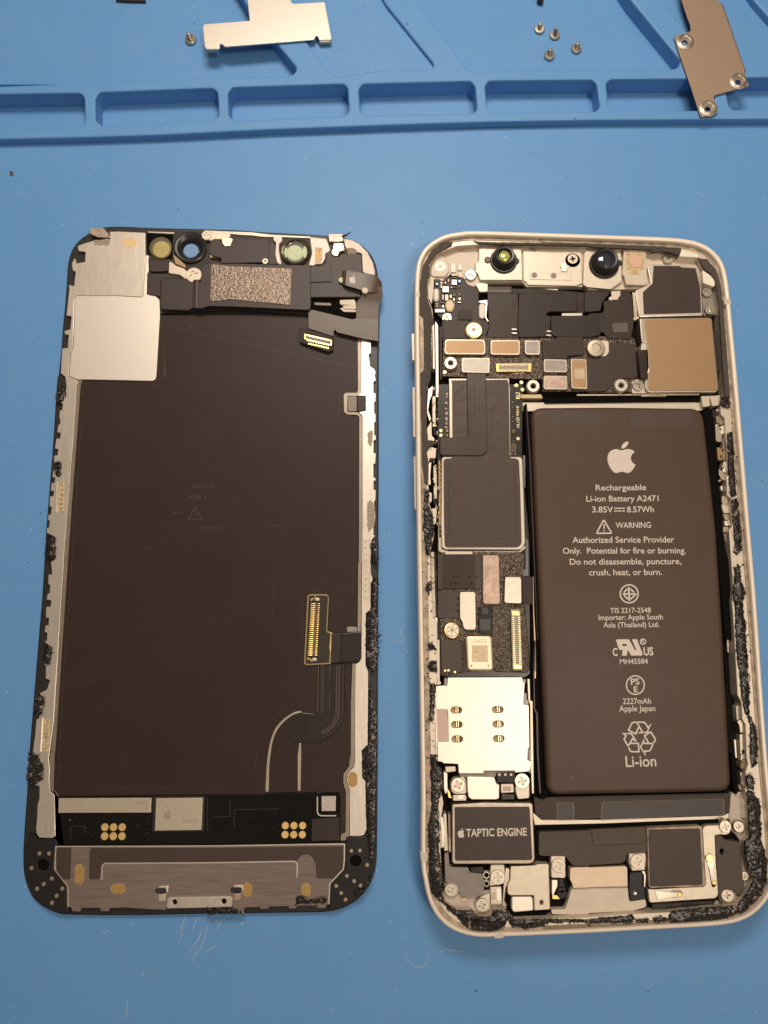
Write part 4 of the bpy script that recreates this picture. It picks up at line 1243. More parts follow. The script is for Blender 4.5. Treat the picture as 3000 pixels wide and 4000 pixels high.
    pl('copper_tab', D, 'tan_foil', .16, .24, 'D1', [(1130, 340), (1240, 435), (1245, 465), (1150, 425)], r=2)
    # right modules
    pl('side_module', D, 'sensor_dark', .14, .262, 'D2', [(740, 450), (845, 445), (880, 410), (882, 330), (900, 315), (930, 318), (955, 350), (1000, 365), (1030, 330), (1110, 335), (1195, 332), (1215, 350), (1222, 500), (1205, 735), (740, 738)], r=5, b=.012)
    pl('side_module', D, 'sensor_dark', .24, .285, 'D2', [(742, 452), (850, 446), (890, 412), (895, 340), (930, 375), (932, 590), (742, 598)], r=4, b=.008)
    # under cable: white parts
    pl('white_latch', D, 'cream_plastic', .16, .215, 'D2', [(1010, 762), (1150, 756), (1165, 800), (1160, 815), (1015, 805)], r=5)
    pl('white_latch', D, 'cream_plastic', .16, .225, 'D2', [(1040, 812), (1165, 810), (1165, 848), (1045, 845)], r=4)
    pl('white_latch', D, 'cream_plastic', .16, .205, 'D2', [(1012, 840), (1040, 832), (1165, 855), (1165, 874), (1050, 872)], r=4)
    pl('dark_pocket', D, 'void_black', .14, .178, 'D2', [(755, 740), (1170, 740), (1165, 945), (740, 860)], b=.003)
    pl('white_latch', D, 'grey_rubber', .16, .20, 'D2', [(775, 785), (930, 790), (935, 815), (780, 808)], r=3)
    # folding cable
    L3 = lambda pts: [P(fr('D2', (x, y)), z) for x, y, z in pts]
    bm = bmesh.new()
    sheet(bm, L3([(1036, 492, .30), (1045, 489, .345), (1075, 490, .38), (1200, 508, .385), (1330, 532, .375), (1375, 560, .34), (1402, 600, .28)]),
          L3([(1032, 615, .30), (1040, 618, .345), (1065, 625, .38), (1180, 660, .385), (1290, 690, .375), (1350, 692, .34), (1408, 695, .28)]), .018)
    obj('folded_cable', bm, 'flex_brown', D, 'brown flex cable folded over at the corner, with a printed emblem')
    FC = [o for o in D.children if o.name == 'folded_cable'][0]
    bm = bmesh.new()
    sheet(bm, L3([(1265, 645, .365), (1235, 690, .33), (1195, 745, .29), (1168, 795, .275), (1166, 850, .27), (1166, 940, .26)]),
          L3([(1405, 640, .33), (1410, 700, .30), (1400, 760, .285), (1378, 800, .275), (1372, 850, .27), (1370, 940, .26)]), .018)
    obj('cable_run', bm, 'flex_brown', FC)
    pl('cable_run', FC, 'flex_brown', .236, .259, 'D2', [(720, 856), (760, 852), (1130, 942), (1165, 930), (1168, 885), (1372, 885), (1370, 1145), (1200, 1115), (985, 1062), (968, 1036), (958, 1050), (955, 1100), (722, 1025)], r=5, b=.005)
    bm = bmesh.new(); fruit_emblem(bm, 'D2', 1100, 528, 62, 84, .3875); solidify(bm, .002)
    obj('printed_emblem', bm, 'ink_white', FC)
    disc('cable_stud', FC, 'cream_plastic', 'D2', (1246, 672), 30, .36, .395, .014, n=18)
    disc('cable_stud', FC, 'ir_pale', 'D2', (1026, 575), 26, .28, .33, .014, n=18)
    pl('plug_film', FC, 'flex_clear', .222, .236, 'D2', [(640, 1025), (650, 1015), (955, 1100), (950, 1225), (900, 1240), (640, 1150)], r=6, b=.003)
    a, c = Vector((690, 1090)), Vector((945, 1150))
    pl('plug_body', FC, 'plug_brown', .22, .258, 'D2', [(678, 1078), (700, 1076), (940, 1133), (945, 1150), (940, 1188), (900, 1180), (690, 1125), (674, 1112)], r=5, b=.006)
    pl('plug_slot', FC, 'plug_brown', .25, .2635, 'D2', [(715, 1103), (905, 1146), (903, 1160), (712, 1117)], r=3, b=.001)
    bm = bmesh.new()
    for k in range(14):
        t = k / 13
        for dx, dy, h in ((0, 0, .272), (-4, 42, .272), (-6, 72, .238)):
            if h < .25 and k == 0: continue
            x, y = 715 + 195 * t + dx, 1090 + 44 * t + dy
            ext(bm, [wl_(mx('D2', oval((x, y), 5.5, 12, 8)), h)], .22, h, .004)
    obj('plug_pins', bm, 'gold_pale', FC)
    bm = bmesh.new(); stroke(bm, 'D2', [(690, 1082), (936, 1140), (930, 1182), (690, 1122)], 7, .259, True); solidify(bm, .008)
    obj('plug_rim', bm, 'gold', FC)

mat('corner_steel', (.50, .43, .36), .5, .35, .15, 30, .12, 6)
mat('flex_line', (.085, .065, .055), .3)
mat('film_ridge', (.070, .048, .040), .4)
mat('edge_grey', (.31, .255, .20), .42, .6, .1, 40, .10, 5)
mat('window_clear', (.20, .36, .62), .15, 0, coat=1)
mat('ink_brown', (.34, .28, .21), .5)
mat('ink_white', (.62, .55, .48), .5)
mat('label_grey', (.52, .46, .40), .5, 0, .1, 60, .22, 34)
mat('trace_grey', (.030, .026, .023), .25)
mat('trace_bright', (.20, .155, .13), .25, .6)
mat('flex_gloss', (.022, .015, .012), .26, 0, .05, 20, 0, spec=.5)
mat('flex_brown2', (.030, .021, .012), .35)
mat('flex_clear', (.034, .024, .018), .55, spec=.25)
mat('gold_edge', (.42, .33, .17), .34, .8)
mat('plug_brown', (.16, .09, .06), .4)
mat('film_warm', (.062, .040, .033), .48, 0, .03, 60, .05, 3, spec=.35)
mat('plastic_gloss', (.010, .008, .007), .30, 0, .12, 30, .2, 6)
mat('dot_brass', (.46, .34, .25), .38, .7)
mat('pad_orange', (.80, .56, .28), .42, .15)
mat('smear', (.34, .27, .21), .5, .2, 1.0, 50, .6, 45)
mat('stain_tape', (.42, .34, .27), .3, .1, .3, 14, .2, 7)
mat('amber_dim', (.11, .085, .040), .35, .2, .4, 60, .4, 40)
mat('cream_plastic2', (.74, .66, .56), .34, 0, .05, 60, .04, 5)
mat('bezel_dark', (.16, .13, .09), .12, .85)
display()

# ------------------------------------------------------------------ phone body
def body():
    H = thing('phone_body', (2300, 2250), 0, 'opened phone body in a cream metal frame, with battery, circuit board and screws showing', 'opened phone')
    kids = lambda n: [o for o in H.children if o.name.split('.')[0] == n]
    outer = mx('N', [(1619, 1145), (1622, 1500), (1629, 2100), (1638, 2650), (1645, 3100), (1644, 3203), (1645, 3372), (1653, 3435), (1670, 3511), (1697, 3570), (1739, 3617), (1790, 3646), (1853, 3662), (1937, 3664),
                     (2300, 3649), (2511, 3637), (2722, 3626), (2848, 3614), (2912, 3595), (2958, 3566), (3000, 3520), (3026, 3462), (3036, 3400), (3025, 3200), (3005, 3000), (2989, 2792), (2958, 2350), (2928, 2000), (2886, 1500),
                     (2865, 1272), (2853, 1145), (2840, 1061), (2819, 1010), (2785, 972), (2743, 947), (2688, 932), (2595, 923), (2300, 912), (2064, 904), (1853, 898), (1790, 903), (1739, 913), (1693, 936), (1659, 964), (1638, 998), (1625, 1040)])
    outer = smooth_loop(outer, 4)
    if area2(outer) < 0: outer = outer[::-1]       # left of travel is inwards (image axes, so area sign flips the same way)
    inset = lambda d: offset(outer, d)
    # frame
    zr = .69
    o_w = wl_(outer, zr)
    i_w = wl_(inset(19), zr)
    bm = bmesh.new()
    if area2(o_w) < 0: o_w, i_w = o_w[::-1], i_w[::-1]
    n = len(o_w)
    rings = []
    off = lambda d: offset(o_w, d)
    prof = [(off(.05), .0), (off(.012), .035), (o_w, .09), (o_w, .62), (off(.012), .668), (off(.035), zr), (off(.075), zr), (i_w, .672), (i_w, .60)]
    for q, z in prof:
        rings.append([bm.verts.new((x, y, z)) for x, y in q])
    for a, c in zip(rings, rings[1:]):
        for i in range(n):
            f = bm.faces.new((a[i], a[(i + 1) % n], c[(i + 1) % n], c[i])); f.smooth = True
    frame = obj('frame', bm, 'cream_frame', H, 'cream outer frame with rounded corners', sharp=60)
    # back, groove step and inner ledge
    bm = bmesh.new(); ext(bm, [wl_(inset(8), .3)], .03, .30, 0)
    obj('back_tray', bm, 'void_brown', H, 'floor of the body, coloured dark for the shade in the gaps')  # shade of the interior gaps put into the floor colour
    bm = bmesh.new(); ext(bm, [wl_(inset(19), .598), wl_(inset(40), .598)], .3, .598, .006)
    obj('groove', bm, 'groove_brown', H, 'stained groove inside the frame')
    # ledge with traced inner edge
    inner = mx('B1', [(440, 262), (250, 335), (195, 425), (190, 540), (168, 565), (172, 750), (212, 850), (222, 960), (215, 1060), (205, 1400), (180, 1520), (160, 1600)],
               'B5', [(183, 20), (190, 200), (185, 450), (195, 610), (240, 700), (185, 730), (205, 900), (205, 1080), (215, 1300), (255, 1400), (262, 1659)],
               'B6', [(245, 200), (225, 290), (235, 600), (260, 1000), (300, 1060), (300, 1659)], 'B7', [(295, 300), (300, 470), (270, 500), (275, 560), (285, 1310)],
               'B3', [(235, 60), (262, 110), (300, 150), (300, 350), (268, 420), (275, 640), (285, 850), (300, 1100), (318, 1190), (305, 1300), (335, 1370), (440, 1440), (580, 1440), (640, 1500), (760, 1500), (775, 1440), (900, 1430), (930, 1490), (970, 1525), (1260, 1512)],
               'B4', [(0, 1500), (380, 1470), (740, 1455), (1050, 1420), (1370, 1395), (1470, 1270), (1535, 1150), (1480, 1060), (1450, 900), (1450, 800), (1490, 760), (1480, 450), (1440, 300)],
               'R2', [(540, 1800), (520, 1640), (545, 1560), (530, 1480), (520, 1180), (490, 1130), (480, 960), (445, 900), (400, 100), (390, 0)],
               'R1', [(455, 2090), (410, 1450), (445, 1400), (430, 1100), (385, 1060), (385, 880), (408, 840), (380, 500), (360, 230), (320, 190), (320, 60), (330, 0)],
               'B2', [(1262, 1659), (1250, 1400), (1205, 800), (1180, 640), (1170, 570), (1080, 480), (1010, 370), (850, 320), (700, 300), (540, 300), (0, 270)], 'B1', [(1659, 262), (1000, 252), (640, 250)])
    bm = bmesh.new(); ext(bm, [wl_(inset(36), .585), wl_(inner, .585)], .28, .585, .012)
    ledge = obj('inner_ledge', bm, 'cream_metal', H, 'cream ledge inside the frame carrying torn black adhesive')
    # outside bits: buttons and antenna lines
    for y0, y1, x in ((1302, 1408, 1607), (1512, 1708, 1611), (1782, 1990, 1616)):
        za, zb = .26, .47
        w0, w1 = P((x, y0), .47), P((x + 3, y1), .47)
        bm = bmesh.new()
        q = [(w0.x, w0.y), (w1.x, w1.y), (w1.x + .12, w1.y), (w0.x + .12, w0.y)]
        ext(bm, [rounded(q, .02, 3)], za, zb, .02)
        obj('side_button', bm, 'cream_frame', frame)
    for pts in (mx('B2', [(1252, 752), (1312, 748), (1322, 800), (1258, 806)]), mx('B3', [(788, 1640), (868, 1632), (872, 1694), (786, 1700)]), mx('N', [(1621, 1140), (1640, 1140), (1641, 1160), (1621, 1160)]), mx('N', [(1641, 3330), (1671, 3328), (1672, 3366), (1645, 3368)])):
        bm = bmesh.new(); ext(bm, [wl_(pts, zr + .002)], .50, zr + .002, .01)
        obj('antenna_line', bm, 'antenna_beige', frame)
    bm = bmesh.new(); sheet(bm, [P((1642, 3330), .66), P((1637, 3318), .60), P((1632, 3298), .5)], [P((1645, 3362), .66), P((1640, 3350), .60), P((1633, 3320), .5)], .01)
    obj('tape_flap', bm, 'tape_clear', frame)

    # torn adhesive patches on the ledge
    za = .615
    pat = [('B1', [(400, 218), (300, 228), (200, 305), (120, 450), (97, 600), (92, 900), (128, 935), (135, 1400), (100, 1440), (102, 1659), (150, 1659), (165, 1560), (195, 1500), (203, 1400), (207, 1000), (232, 960), (215, 930), (205, 850), (168, 750), (165, 560), (185, 540), (188, 420), (250, 330), (390, 262)], 'foam', 2),
           ('B5', [(118, 0), (130, 600), (137, 900), (160, 1080), (195, 1085), (205, 900), (185, 730), (235, 668), (312, 642), (312, 620), (200, 605), (187, 450), (190, 200), (182, 0)], 'foam', 2),
           ('B5', [(162, 1140), (150, 1500), (160, 1659), (255, 1659), (250, 1400), (205, 1300), (210, 1160), (180, 1120)], 'adhesive', 3),
           ('B6', [(150, 0), (160, 200), (178, 300), (200, 340), (222, 320), (218, 260), (242, 200), (258, 0)], 'adhesive', 4),
           ('B6', [(190, 620), (240, 600), (235, 680), (215, 745), (180, 710)], 'adhesive', 5), ('B6', [(190, 1290), (240, 1290), (285, 1350), (220, 1340)], 'adhesive', 5),
           ('B6', [(200, 1520), (230, 1460), (290, 1490), (290, 1600), (215, 1580)], 'adhesive', 5), ('B7', [(215, 480), (270, 470), (275, 560), (262, 860), (235, 890), (205, 820), (225, 700)], 'adhesive', 4),
           ('B7', [(205, 60), (240, 30), (285, 100), (230, 110)], 'adhesive', 5), ('B7', [(205, 260), (245, 220), (292, 230), (285, 330), (225, 345)], 'adhesive', 5),
           ('B7', [(230, 1250), (285, 1240), (300, 1320), (240, 1345)], 'adhesive', 4),
           ('B3', [(195, 0), (200, 500), (168, 680), (180, 1000), (170, 1250), (235, 1310), (420, 1490), (560, 1625), (780, 1640), (880, 1590), (900, 1530), (960, 1590), (1100, 1610), (1250, 1580), (1250, 1518), (960, 1525), (925, 1480), (900, 1438), (775, 1440), (760, 1500), (640, 1505), (580, 1440), (440, 1442), (335, 1370), (302, 1300), (320, 1190), (300, 1100), (272, 850), (272, 640), (265, 430), (298, 350), (300, 150), (260, 110), (240, 60), (225, 0)], 'adhesive', 5),
           ('B3', [(1240, 1518), (1659, 1526), (1690, 1522), (1680, 1548), (1659, 1556), (1500, 1546), (1240, 1560)], 'adhesive', 4), ('B4', [(20, 1518), (365, 1490), (405, 1480), (425, 1515), (400, 1545), (20, 1556)], 'adhesive', 4), ('B3', [(1240, 1585), (1659, 1578), (1650, 1600), (1240, 1612)], 'stain_brown', 3), ('B4', [(0, 1578), (380, 1562), (560, 1535), (760, 1525), (760, 1560), (380, 1590), (0, 1600)], 'stain_brown', 3), ('B4', [(440, 1525), (560, 1518), (545, 1550), (450, 1548)], 'adhesive', 4), ('B4', [(600, 1515), (720, 1508), (735, 1530), (610, 1545)], 'adhesive', 4),
           ('B4', [(742, 1505), (765, 1450), (1050, 1420), (1380, 1398), (1480, 1270), (1540, 1150), (1480, 1060), (1450, 900), (1450, 800), (1490, 760), (1480, 450), (1475, 320), (1520, 370), (1590, 460), (1600, 790), (1640, 900), (1655, 1130), (1600, 1300), (1450, 1450), (1200, 1530), (745, 1570)], 'adhesive', 4),
           ('B2', [(540, 298), (860, 282), (838, 345), (700, 310), (600, 320)], 'foam', 2), ('B2', [(1020, 372), (1100, 385), (1180, 480), (1225, 620), (1255, 900), (1310, 1659), (1262, 1659), (1245, 1400), (1205, 800), (1180, 640), (1150, 530), (1085, 490), (1040, 430)], 'foam', 2),
           ('B1', [(590, 215), (800, 225), (1659, 235), (1659, 262), (1000, 252), (650, 245)], 'foam', 2), ('B2', [(0, 238), (540, 260), (860, 282), (540, 296), (0, 270)], 'foam', 2),
           ('R1', [(330, 0), (415, 0), (415, 110), (340, 110), (320, 60)], 'adhesive', 3), ('R1', [(395, 385), (450, 378), (475, 800), (490, 1040), (500, 1060), (440, 1090), (415, 950), (410, 830), (395, 500)], 'adhesive', 3),
           ('R1', [(440, 1110), (500, 1090), (525, 1300), (548, 1640), (500, 1700), (460, 1680), (475, 1600), (465, 1450), (455, 1380)], 'adhesive', 3),
           ('R1', [(470, 1850), (525, 1820), (545, 1990), (590, 2120), (560, 2212), (455, 2212), (460, 2060), (475, 1960)], 'adhesive', 4),
           ('R2', [(420, 0), (500, 0), (522, 240), (548, 620), (560, 930), (565, 1090), (525, 1090), (490, 930), (470, 700), (440, 500), (430, 200)], 'adhesive', 4),
           ('R2', [(540, 1100), (580, 1110), (632, 1240), (635, 1560), (585, 1600), (572, 1480), (570, 1200)], 'adhesive', 4), ('R2', [(530, 1680), (570, 1650), (612, 1720), (600, 1810), (550, 1790)], 'adhesive', 5),
           ('R2', [(545, 1800), (600, 1830), (665, 1940), (668, 2212), (560, 2212), (548, 2000)], 'adhesive', 4)]
    for i, (f, pts, m, amp) in enumerate(pat):
        q = ragged(mx(f, pts), amp * .55, 8, 100 + i)
        bm = bmesh.new(); ext(bm, [wl_(q, za + .001 * (i % 5))], .57, za + .001 * (i % 5), .012)
        if m == 'adhesive': lumps(bm, q, za + .001 * (i % 5), 300 + i); strings(bm, q, za + .001 * (i % 5), 400 + i, 6 + len(q) // 12)
        obj('adhesive_strip', bm, m, ledge, 'torn black adhesive', sharp=170)
    # grime crumbs on the cleaned left and bottom ledge
    rnd = random.Random(9)
    bm = bmesh.new()
    for _ in range(120):
        side = rnd.choice('LLLBR')
        if side == 'L':
            t = rnd.random(); y = 2150 + 1000 * t; x = 1648 + 14 * t + rnd.uniform(2, 46)
        elif side == 'B':
            x = rnd.uniform(1950, 2750); y = 3640 - (x - 1950) * .03 - rnd.uniform(14, 46)
        else:
            y = rnd.uniform(1550, 3100); x = 2872 + (y - 1550) * .083 - rnd.uniform(5, 28)
        w = P((x, y), .60); r = rnd.uniform(.006, .02)
        lathe(bm, w, [(r, .585), (r * .9, .59 + r), (r * .2, .592 + r * 1.3)], 6)
    obj('adhesive_crumbs', bm, 'adhesive', ledge, 'scattered black adhesive crumbs')['kind'] = 'stuff'

    # ------------------------------------------------------------ top: plastic bracket and cameras
    q = mx('B1', [(195, 540), (195, 425), (250, 338), (400, 262), (440, 235), (590, 240), (650, 262), (1659, 275)], 'B2', [(0, 280), (520, 300), (690, 345), (740, 305), (800, 355), (1010, 380), (1050, 470), (1150, 560), (1175, 640), (1190, 900), (1060, 905), (1040, 650), (540, 660), (0, 670)],
           'B1', [(1610, 640), (1080, 640), (1050, 600), (640, 600), (600, 640), (540, 620), (500, 560), (380, 520), (360, 540), (310, 570), (225, 570), (220, 690), (205, 800), (172, 740), (168, 565)])
    pl('top_bracket', H, 'cream_plastic', .28, .43, None, q, r=3, b=.02, label='cream plastic bracket along the top')
    TB = kids('top_bracket')[0]
    pl('bracket_boss', TB, 'cream_plastic', .4, .47, None, mx('B1', [(200, 430), (245, 350), (290, 340), (360, 400), (370, 500), (330, 550), (215, 545), (195, 530)]), r=14, b=.02)
    pl('pale_patch', TB, 'pink_window', .4, .4345, 'B1', [(445, 265), (515, 262), (508, 345), (440, 345)], b=.001)
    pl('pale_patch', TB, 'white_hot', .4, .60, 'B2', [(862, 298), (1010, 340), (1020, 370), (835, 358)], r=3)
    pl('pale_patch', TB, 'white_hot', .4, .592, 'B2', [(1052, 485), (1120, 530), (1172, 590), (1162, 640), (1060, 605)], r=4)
    pl('side_strip', TB, 'grey_rubber', .3, .45, 'B2', [(1042, 630), (1110, 620), (1165, 645), (1190, 900), (1062, 905)], r=4)
    for f, x, y, r, k in (('B1', 285, 450, 50, 't'), ('B1', 565, 530, 46, 's'), ('B1', 1510, 382, 46, 't'), ('B2', 735, 378, 42, 's'), ('B2', 1095, 690, 40, 's'), ('B2', 1120, 855, 40, 's'), ('B1', 345, 925, 26, 't')):
        screw(H, f, (x, y), r, .50 if k == 's' else .475, k)
    disc('screw_boss', TB, 'cream_plastic', 'B1', (1510, 395), 72, .4, .47, .02)
    disc('screw_boss', TB, 'cream_metal', 'B1', (565, 525), 56, .4, .475, .02)
    # camera carriers
    pl('camera_carrier', H, 'cream_metal', .35, .505, 'B1', [(640, 272), (1036, 276), (1048, 578), (650, 578), (632, 522), (606, 500), (608, 425), (640, 400)], r=5, b=.015, label='pale metal carrier of the infrared camera')
    pl('camera_carrier', H, 'cream_metal', .30, .42, 'B1', [(650, 580), (1050, 580), (1052, 600), (652, 598)], b=.008)
    q = mx('B1', [(1050, 292), (1300, 290), (1590, 302), (1602, 608), (1540, 632), (1090, 622), (1075, 592), (1052, 588)])
    pl('carrier_bridge', H, 'cream_metal', .35, .47, None, q, r=5, b=.015)
    CBG = kids('carrier_bridge')[0]
    pl('bridge_rail', CBG, 'cream_metal', .4, .482, 'B1', [(1108, 502), (1490, 512), (1500, 580), (1112, 572)], r=4, b=.008)
    for x, y in ((1155, 532), (1335, 537), (1155, 284)):
        disc('round_hole', CBG, 'grey_rubber', 'B1', (x, y), 26, .44, .486, .003)
    for x, y, w, h in ((1395, 415, 60, 45), (1405, 455, 60, 40), (1440, 440, 40, 20)):
        pl('metal_fleck', CBG, 'steel_side', .46, .50, 'B1', rect(x, y, x + w, y + h), r=4)
    q = mx('B1', [(1618, 320), (1640, 305)], 'B2', [(0, 300), (285, 302), (300, 320), (310, 590), (205, 662), (-20, 642)], 'B1', [(1605, 620)])
    pl('camera_carrier', H, 'cream_metal', .35, .505, None, q, r=5, b=.015, label='pale metal carrier of the front camera')
    for f, c, r, tip, rt, ear, glass in (('B1', (870, 400), 118, (882, 345), 84, ((725, 388, 30), (985, 398, 30)), 'ir'), ('B2', (140, 435), 128, (168, 380), 96, ((285, 415, 24),), 'cam')):
        w, R = cm(f, c, r, .51)
        w2, R2 = cm(f, tip, rt, .66)
        bm = bmesh.new()
        n = 36
        pr = [(R, .45, 0), (R, .53, 0), (R * .93, .545, 0), (R * .88, .545, .1), (R * .84, .53, .1), (R * .83, .55, .2), (R2 * 1.12, .61, .8), (R2 * 1.02, .65, 1), (R2 * .95, .66, 1), (R2 * .78, .655, 1), (R2 * .62, .61, 1), (R2 * .5, .60, 1)]
        rings = []
        for rr, z, k in pr:
            c3 = w.lerp(w2, k)
            rings.append([bm.verts.new((c3.x + rr * math.cos(2 * math.pi * i / n), c3.y + rr * math.sin(2 * math.pi * i / n), z)) for i in range(n)])
        for a, d in zip(rings, rings[1:]):
            for i in range(n):
                f_ = bm.faces.new((a[i], a[(i + 1) % n], d[(i + 1) % n], d[i])); f_.smooth = True
        for ex, ey, er in ear:
            we, Re = cm(f, (ex, ey), er, .53)
            lathe(bm, we, [(Re, .45), (Re, .52), (Re * .8, .53)], 16)
        cb = obj('camera_barrel', bm, 'barrel_black', H, 'black lens barrel')
        bm = bmesh.new()
        rg = R2 * (.55 if glass == 'ir' else .72)
        zz = .605 if glass == 'ir' else .635
        lathe(bm, w2, [(rg, zz), (rg * .8, zz + .012), (rg * .4, zz + .02), (.002, zz + .022)], 28, cap=False)
        obj('lens', bm, 'lens_blue' if glass == 'cam' else 'lens_green_glint', cb)
    # flood sensor
    pl('sensor_box', H, 'cream_plastic', .35, .545, 'B2', [(325, 300), (365, 285), (515, 305), (528, 320), (548, 600), (525, 626), (345, 622), (328, 545), (310, 520)], r=6, b=.02, label='clear box with a pinkish sensor dot')
    SB = kids('sensor_box')[0]
    pl('sensor_window', SB, 'amber_glue', .5, .552, 'B2', [(345, 322), (510, 326), (520, 470), (470, 490), (465, 530), (370, 522), (365, 475), (345, 465)], r=4, b=.004)
    disc('sensor_dot', SB, 'pink_diode', 'B2', (436, 405), 56, .53, .562, .004)
    # dark shield (top right) and gold one
    pl('shield_can', H, 'steel_side', .30, .535, 'B2', [(540, 445), (590, 432), (845, 440), (992, 460), (1000, 480), (1042, 640), (1055, 905), (470, 920), (432, 690), (440, 670), (548, 620), (575, 605)], r=4, b=.02, label='metal shield under a dark sticker')
    S1 = kids('shield_can')[-1]
    pl('dark_sticker', S1, 'sticker_warm', .5, .542, 'B2', [(600, 445), (840, 448), (860, 460), (988, 468), (1030, 640), (1040, 880), (510, 895), (500, 690), (590, 610)], r=3, b=.003)
    pl('shield_can', H, 'steel_edge', .30, .552, 'B2', [(470, 930), (1125, 922), (1145, 940), (1205, 1585), (1188, 1616), (560, 1620), (525, 1595), (515, 1480), (555, 1400), (545, 1232), (535, 1158), (488, 1155)], r=8, b=.02, label='large tan metal shield plate')
    S2 = kids('shield_can')[-1]
    pl('tan_sheet', S2, 'tan_foil', .52, .562, 'B2', [(515, 945), (1122, 932), (1138, 950), (1192, 1580), (1178, 1600), (572, 1600), (552, 1580), (562, 1400), (552, 1240), (545, 1150)], r=8, b=.006)
    pl('side_clip', H, 'sticker_black', .3, .50, 'B2', [(1140, 1050), (1178, 1052), (1215, 1410), (1172, 1432)], r=3)
    pl('side_clip', H, 'flex_dark', .3, .60, 'B2', [(455, 1235), (530, 1225), (552, 1490), (482, 1492)], r=3, b=.02)
    pl('side_clip', H, 'cream_metal', .3, .58, 'B2', [(490, 1162), (532, 1162), (540, 1222), (482, 1226)], r=3)
    pl('side_clip', H, 'steel_edge', .3, .46, 'B2', [(405, 690), (432, 690), (452, 925), (420, 920)], r=2)
    pl('side_clip', H, 'cream_metal', .3, .47, 'B2', [(400, 930), (455, 915), (470, 930), (425, 950)], r=2)

    # ------------------------------------------------------------ circuit board, upper part
    q = mx('B1', [(310, 1110), (720, 1090), (1659, 1090)], 'B2', [(0, 1090), (420, 1110), (455, 1230), (500, 1500), (560, 1615), (0, 1625)], 'B1', [(1659, 1615), (1470, 1612), (1230, 1610), (1225, 1500), (930, 1490), (450, 1475), (300, 1470)])
    pl('logic_board', H, 'board_rough', .28, .44, None, q, b=.01, label='dark lumpy circuit board crowded with metal connector caps')
    LB = kids('logic_board')[0]
    def bp(name, m, z, f, pts, r=0, b=.01, z0=.40, label=None):
        return pl(name, LB, m, z0, z, f, pts, r=r, b=b, label=label)
    # black flex ground left
    bp('flex_sheet', 'sticker_black', .42, 'B1', [(230, 560), (520, 545), (640, 620), (640, 790), (640, 930), (720, 960), (740, 1000), (700, 1115), (300, 1115), (300, 940), (230, 870)], b=.006, z0=.3)
    # cream ring part
    bp('white_pill', 'cream_plastic2', .47, 'B1', stadium((672, 862), 62, 144), b=.02)
    bp('metal_tab', 'cream_metal', .46, 'B1', [(600, 615), (640, 600), (725, 610), (725, 685), (645, 688), (630, 650)], r=5)
    bp('metal_tab', 'steel_side', .45, 'B1', [(640, 770), (720, 760), (722, 790), (712, 920), (735, 960), (720, 965), (700, 930), (702, 795), (640, 785)], r=2)
    bp('foam_pad', 'foam', .46, 'B1', [(460, 860), (560, 852), (582, 900), (575, 945), (455, 945)], r=4)
    bp('metal_tab', 'steel_side', .455, 'B1', [(305, 900), (340, 880), (385, 890), (392, 945), (300, 948)], r=4)
    bp('amber_blob', 'amber_blob', .47, 'B1', [(330, 780), (380, 745), (425, 800), (400, 870), (350, 870), (328, 830)], r=8, b=.03)
    bp('flex_sheet', 'flex_warm', .46, 'B1', [(312, 952), (540, 952), (560, 962), (515, 1000), (512, 1060), (560, 1112), (320, 1120)], r=3)
    # little components, individually
    comp = [(232, 560, 40, 28), (285, 560, 16, 30), (302, 562, 16, 28), (352, 565, 20, 34), (320, 590, 26, 26), (280, 592, 34, 24), (240, 600, 30, 30, 'b'), (283, 615, 24, 42), (300, 632, 70, 66, 'k'), (385, 570, 60, 58, 'k'), (448, 572, 32, 34, 'b'),
            (382, 632, 16, 24), (402, 630, 22, 28), (426, 632, 14, 26), (448, 618, 26, 34), (300, 705, 22, 60), (325, 708, 40, 64), (372, 712, 22, 34, 'g'), (398, 700, 34, 34), (446, 696, 38, 30), (400, 740, 24, 34), (426, 738, 16, 30), (446, 735, 36, 34), (402, 780, 30, 16), (442, 778, 36, 14),
            (238, 790, 30, 20), (240, 812, 32, 20), (278, 808, 18, 28), (302, 806, 18, 30), (285, 780, 40, 16), (378, 420, 56, 90, 'c'), (385, 520, 50, 22), (390, 545, 46, 20), (442, 430, 50, 60, 'c'), (452, 500, 30, 52, 'c'), (500, 500, 30, 70, 'c')]
    mm = {'b': 'blue_tint', 'k': 'lens_black', 'g': 'gold', 'c': 'cream_plastic2'}
    for cdat in comp:
        x, y, w, h = cdat[:4]
        bp('component', mm[cdat[4]] if len(cdat) > 4 else random.choice(('solder', 'solder_dim', 'solder_dim', 'component_brown')), .44 + .02 * random.random() + (.02 if len(cdat) > 4 else 0), 'B1', rect(x, y, x + w - 3, y + h - 3), r=3, b=.012)
    bp('white_pill', 'cream_plastic2', .49, 'B1', stadium((248, 712), 56, 125), b=.04)
    bp('component', 'lens_black', .45, 'B1', rect(232, 842, 330, 880), r=3)
    # camera cables
    bp('flex_sheet', 'flex_warm', .455, 'B1', [(720, 700), (1002, 700), (1010, 1108), (712, 1110), (738, 1010)], r=3)
    bm = bmesh.new()
    r0, r1 = [], []
    for k in range(9):
        a = math.pi * k / 8
        yy = 700 - 62 * k / 8
        zz = .455 + .05 * math.sin(a) - .06 * k / 8
        r0.append(P(fr('B1', (722, yy)), zz)); r1.append(P(fr('B1', (942, yy)), zz))
    sheet(bm, r0, r1, .01)
    obj('flex_fold', bm, 'flex_shine', LB, 'folded flex edge with its sheen painted on')
    bp('flex_sheet', 'flex_dark', .485, 'B1', [(1010, 702), (1545, 692), (1560, 870), (1300, 868), (1265, 895), (1275, 905), (1312, 910), (1302, 1100), (1012, 1110), (1000, 1000)], r=5, b=.016)
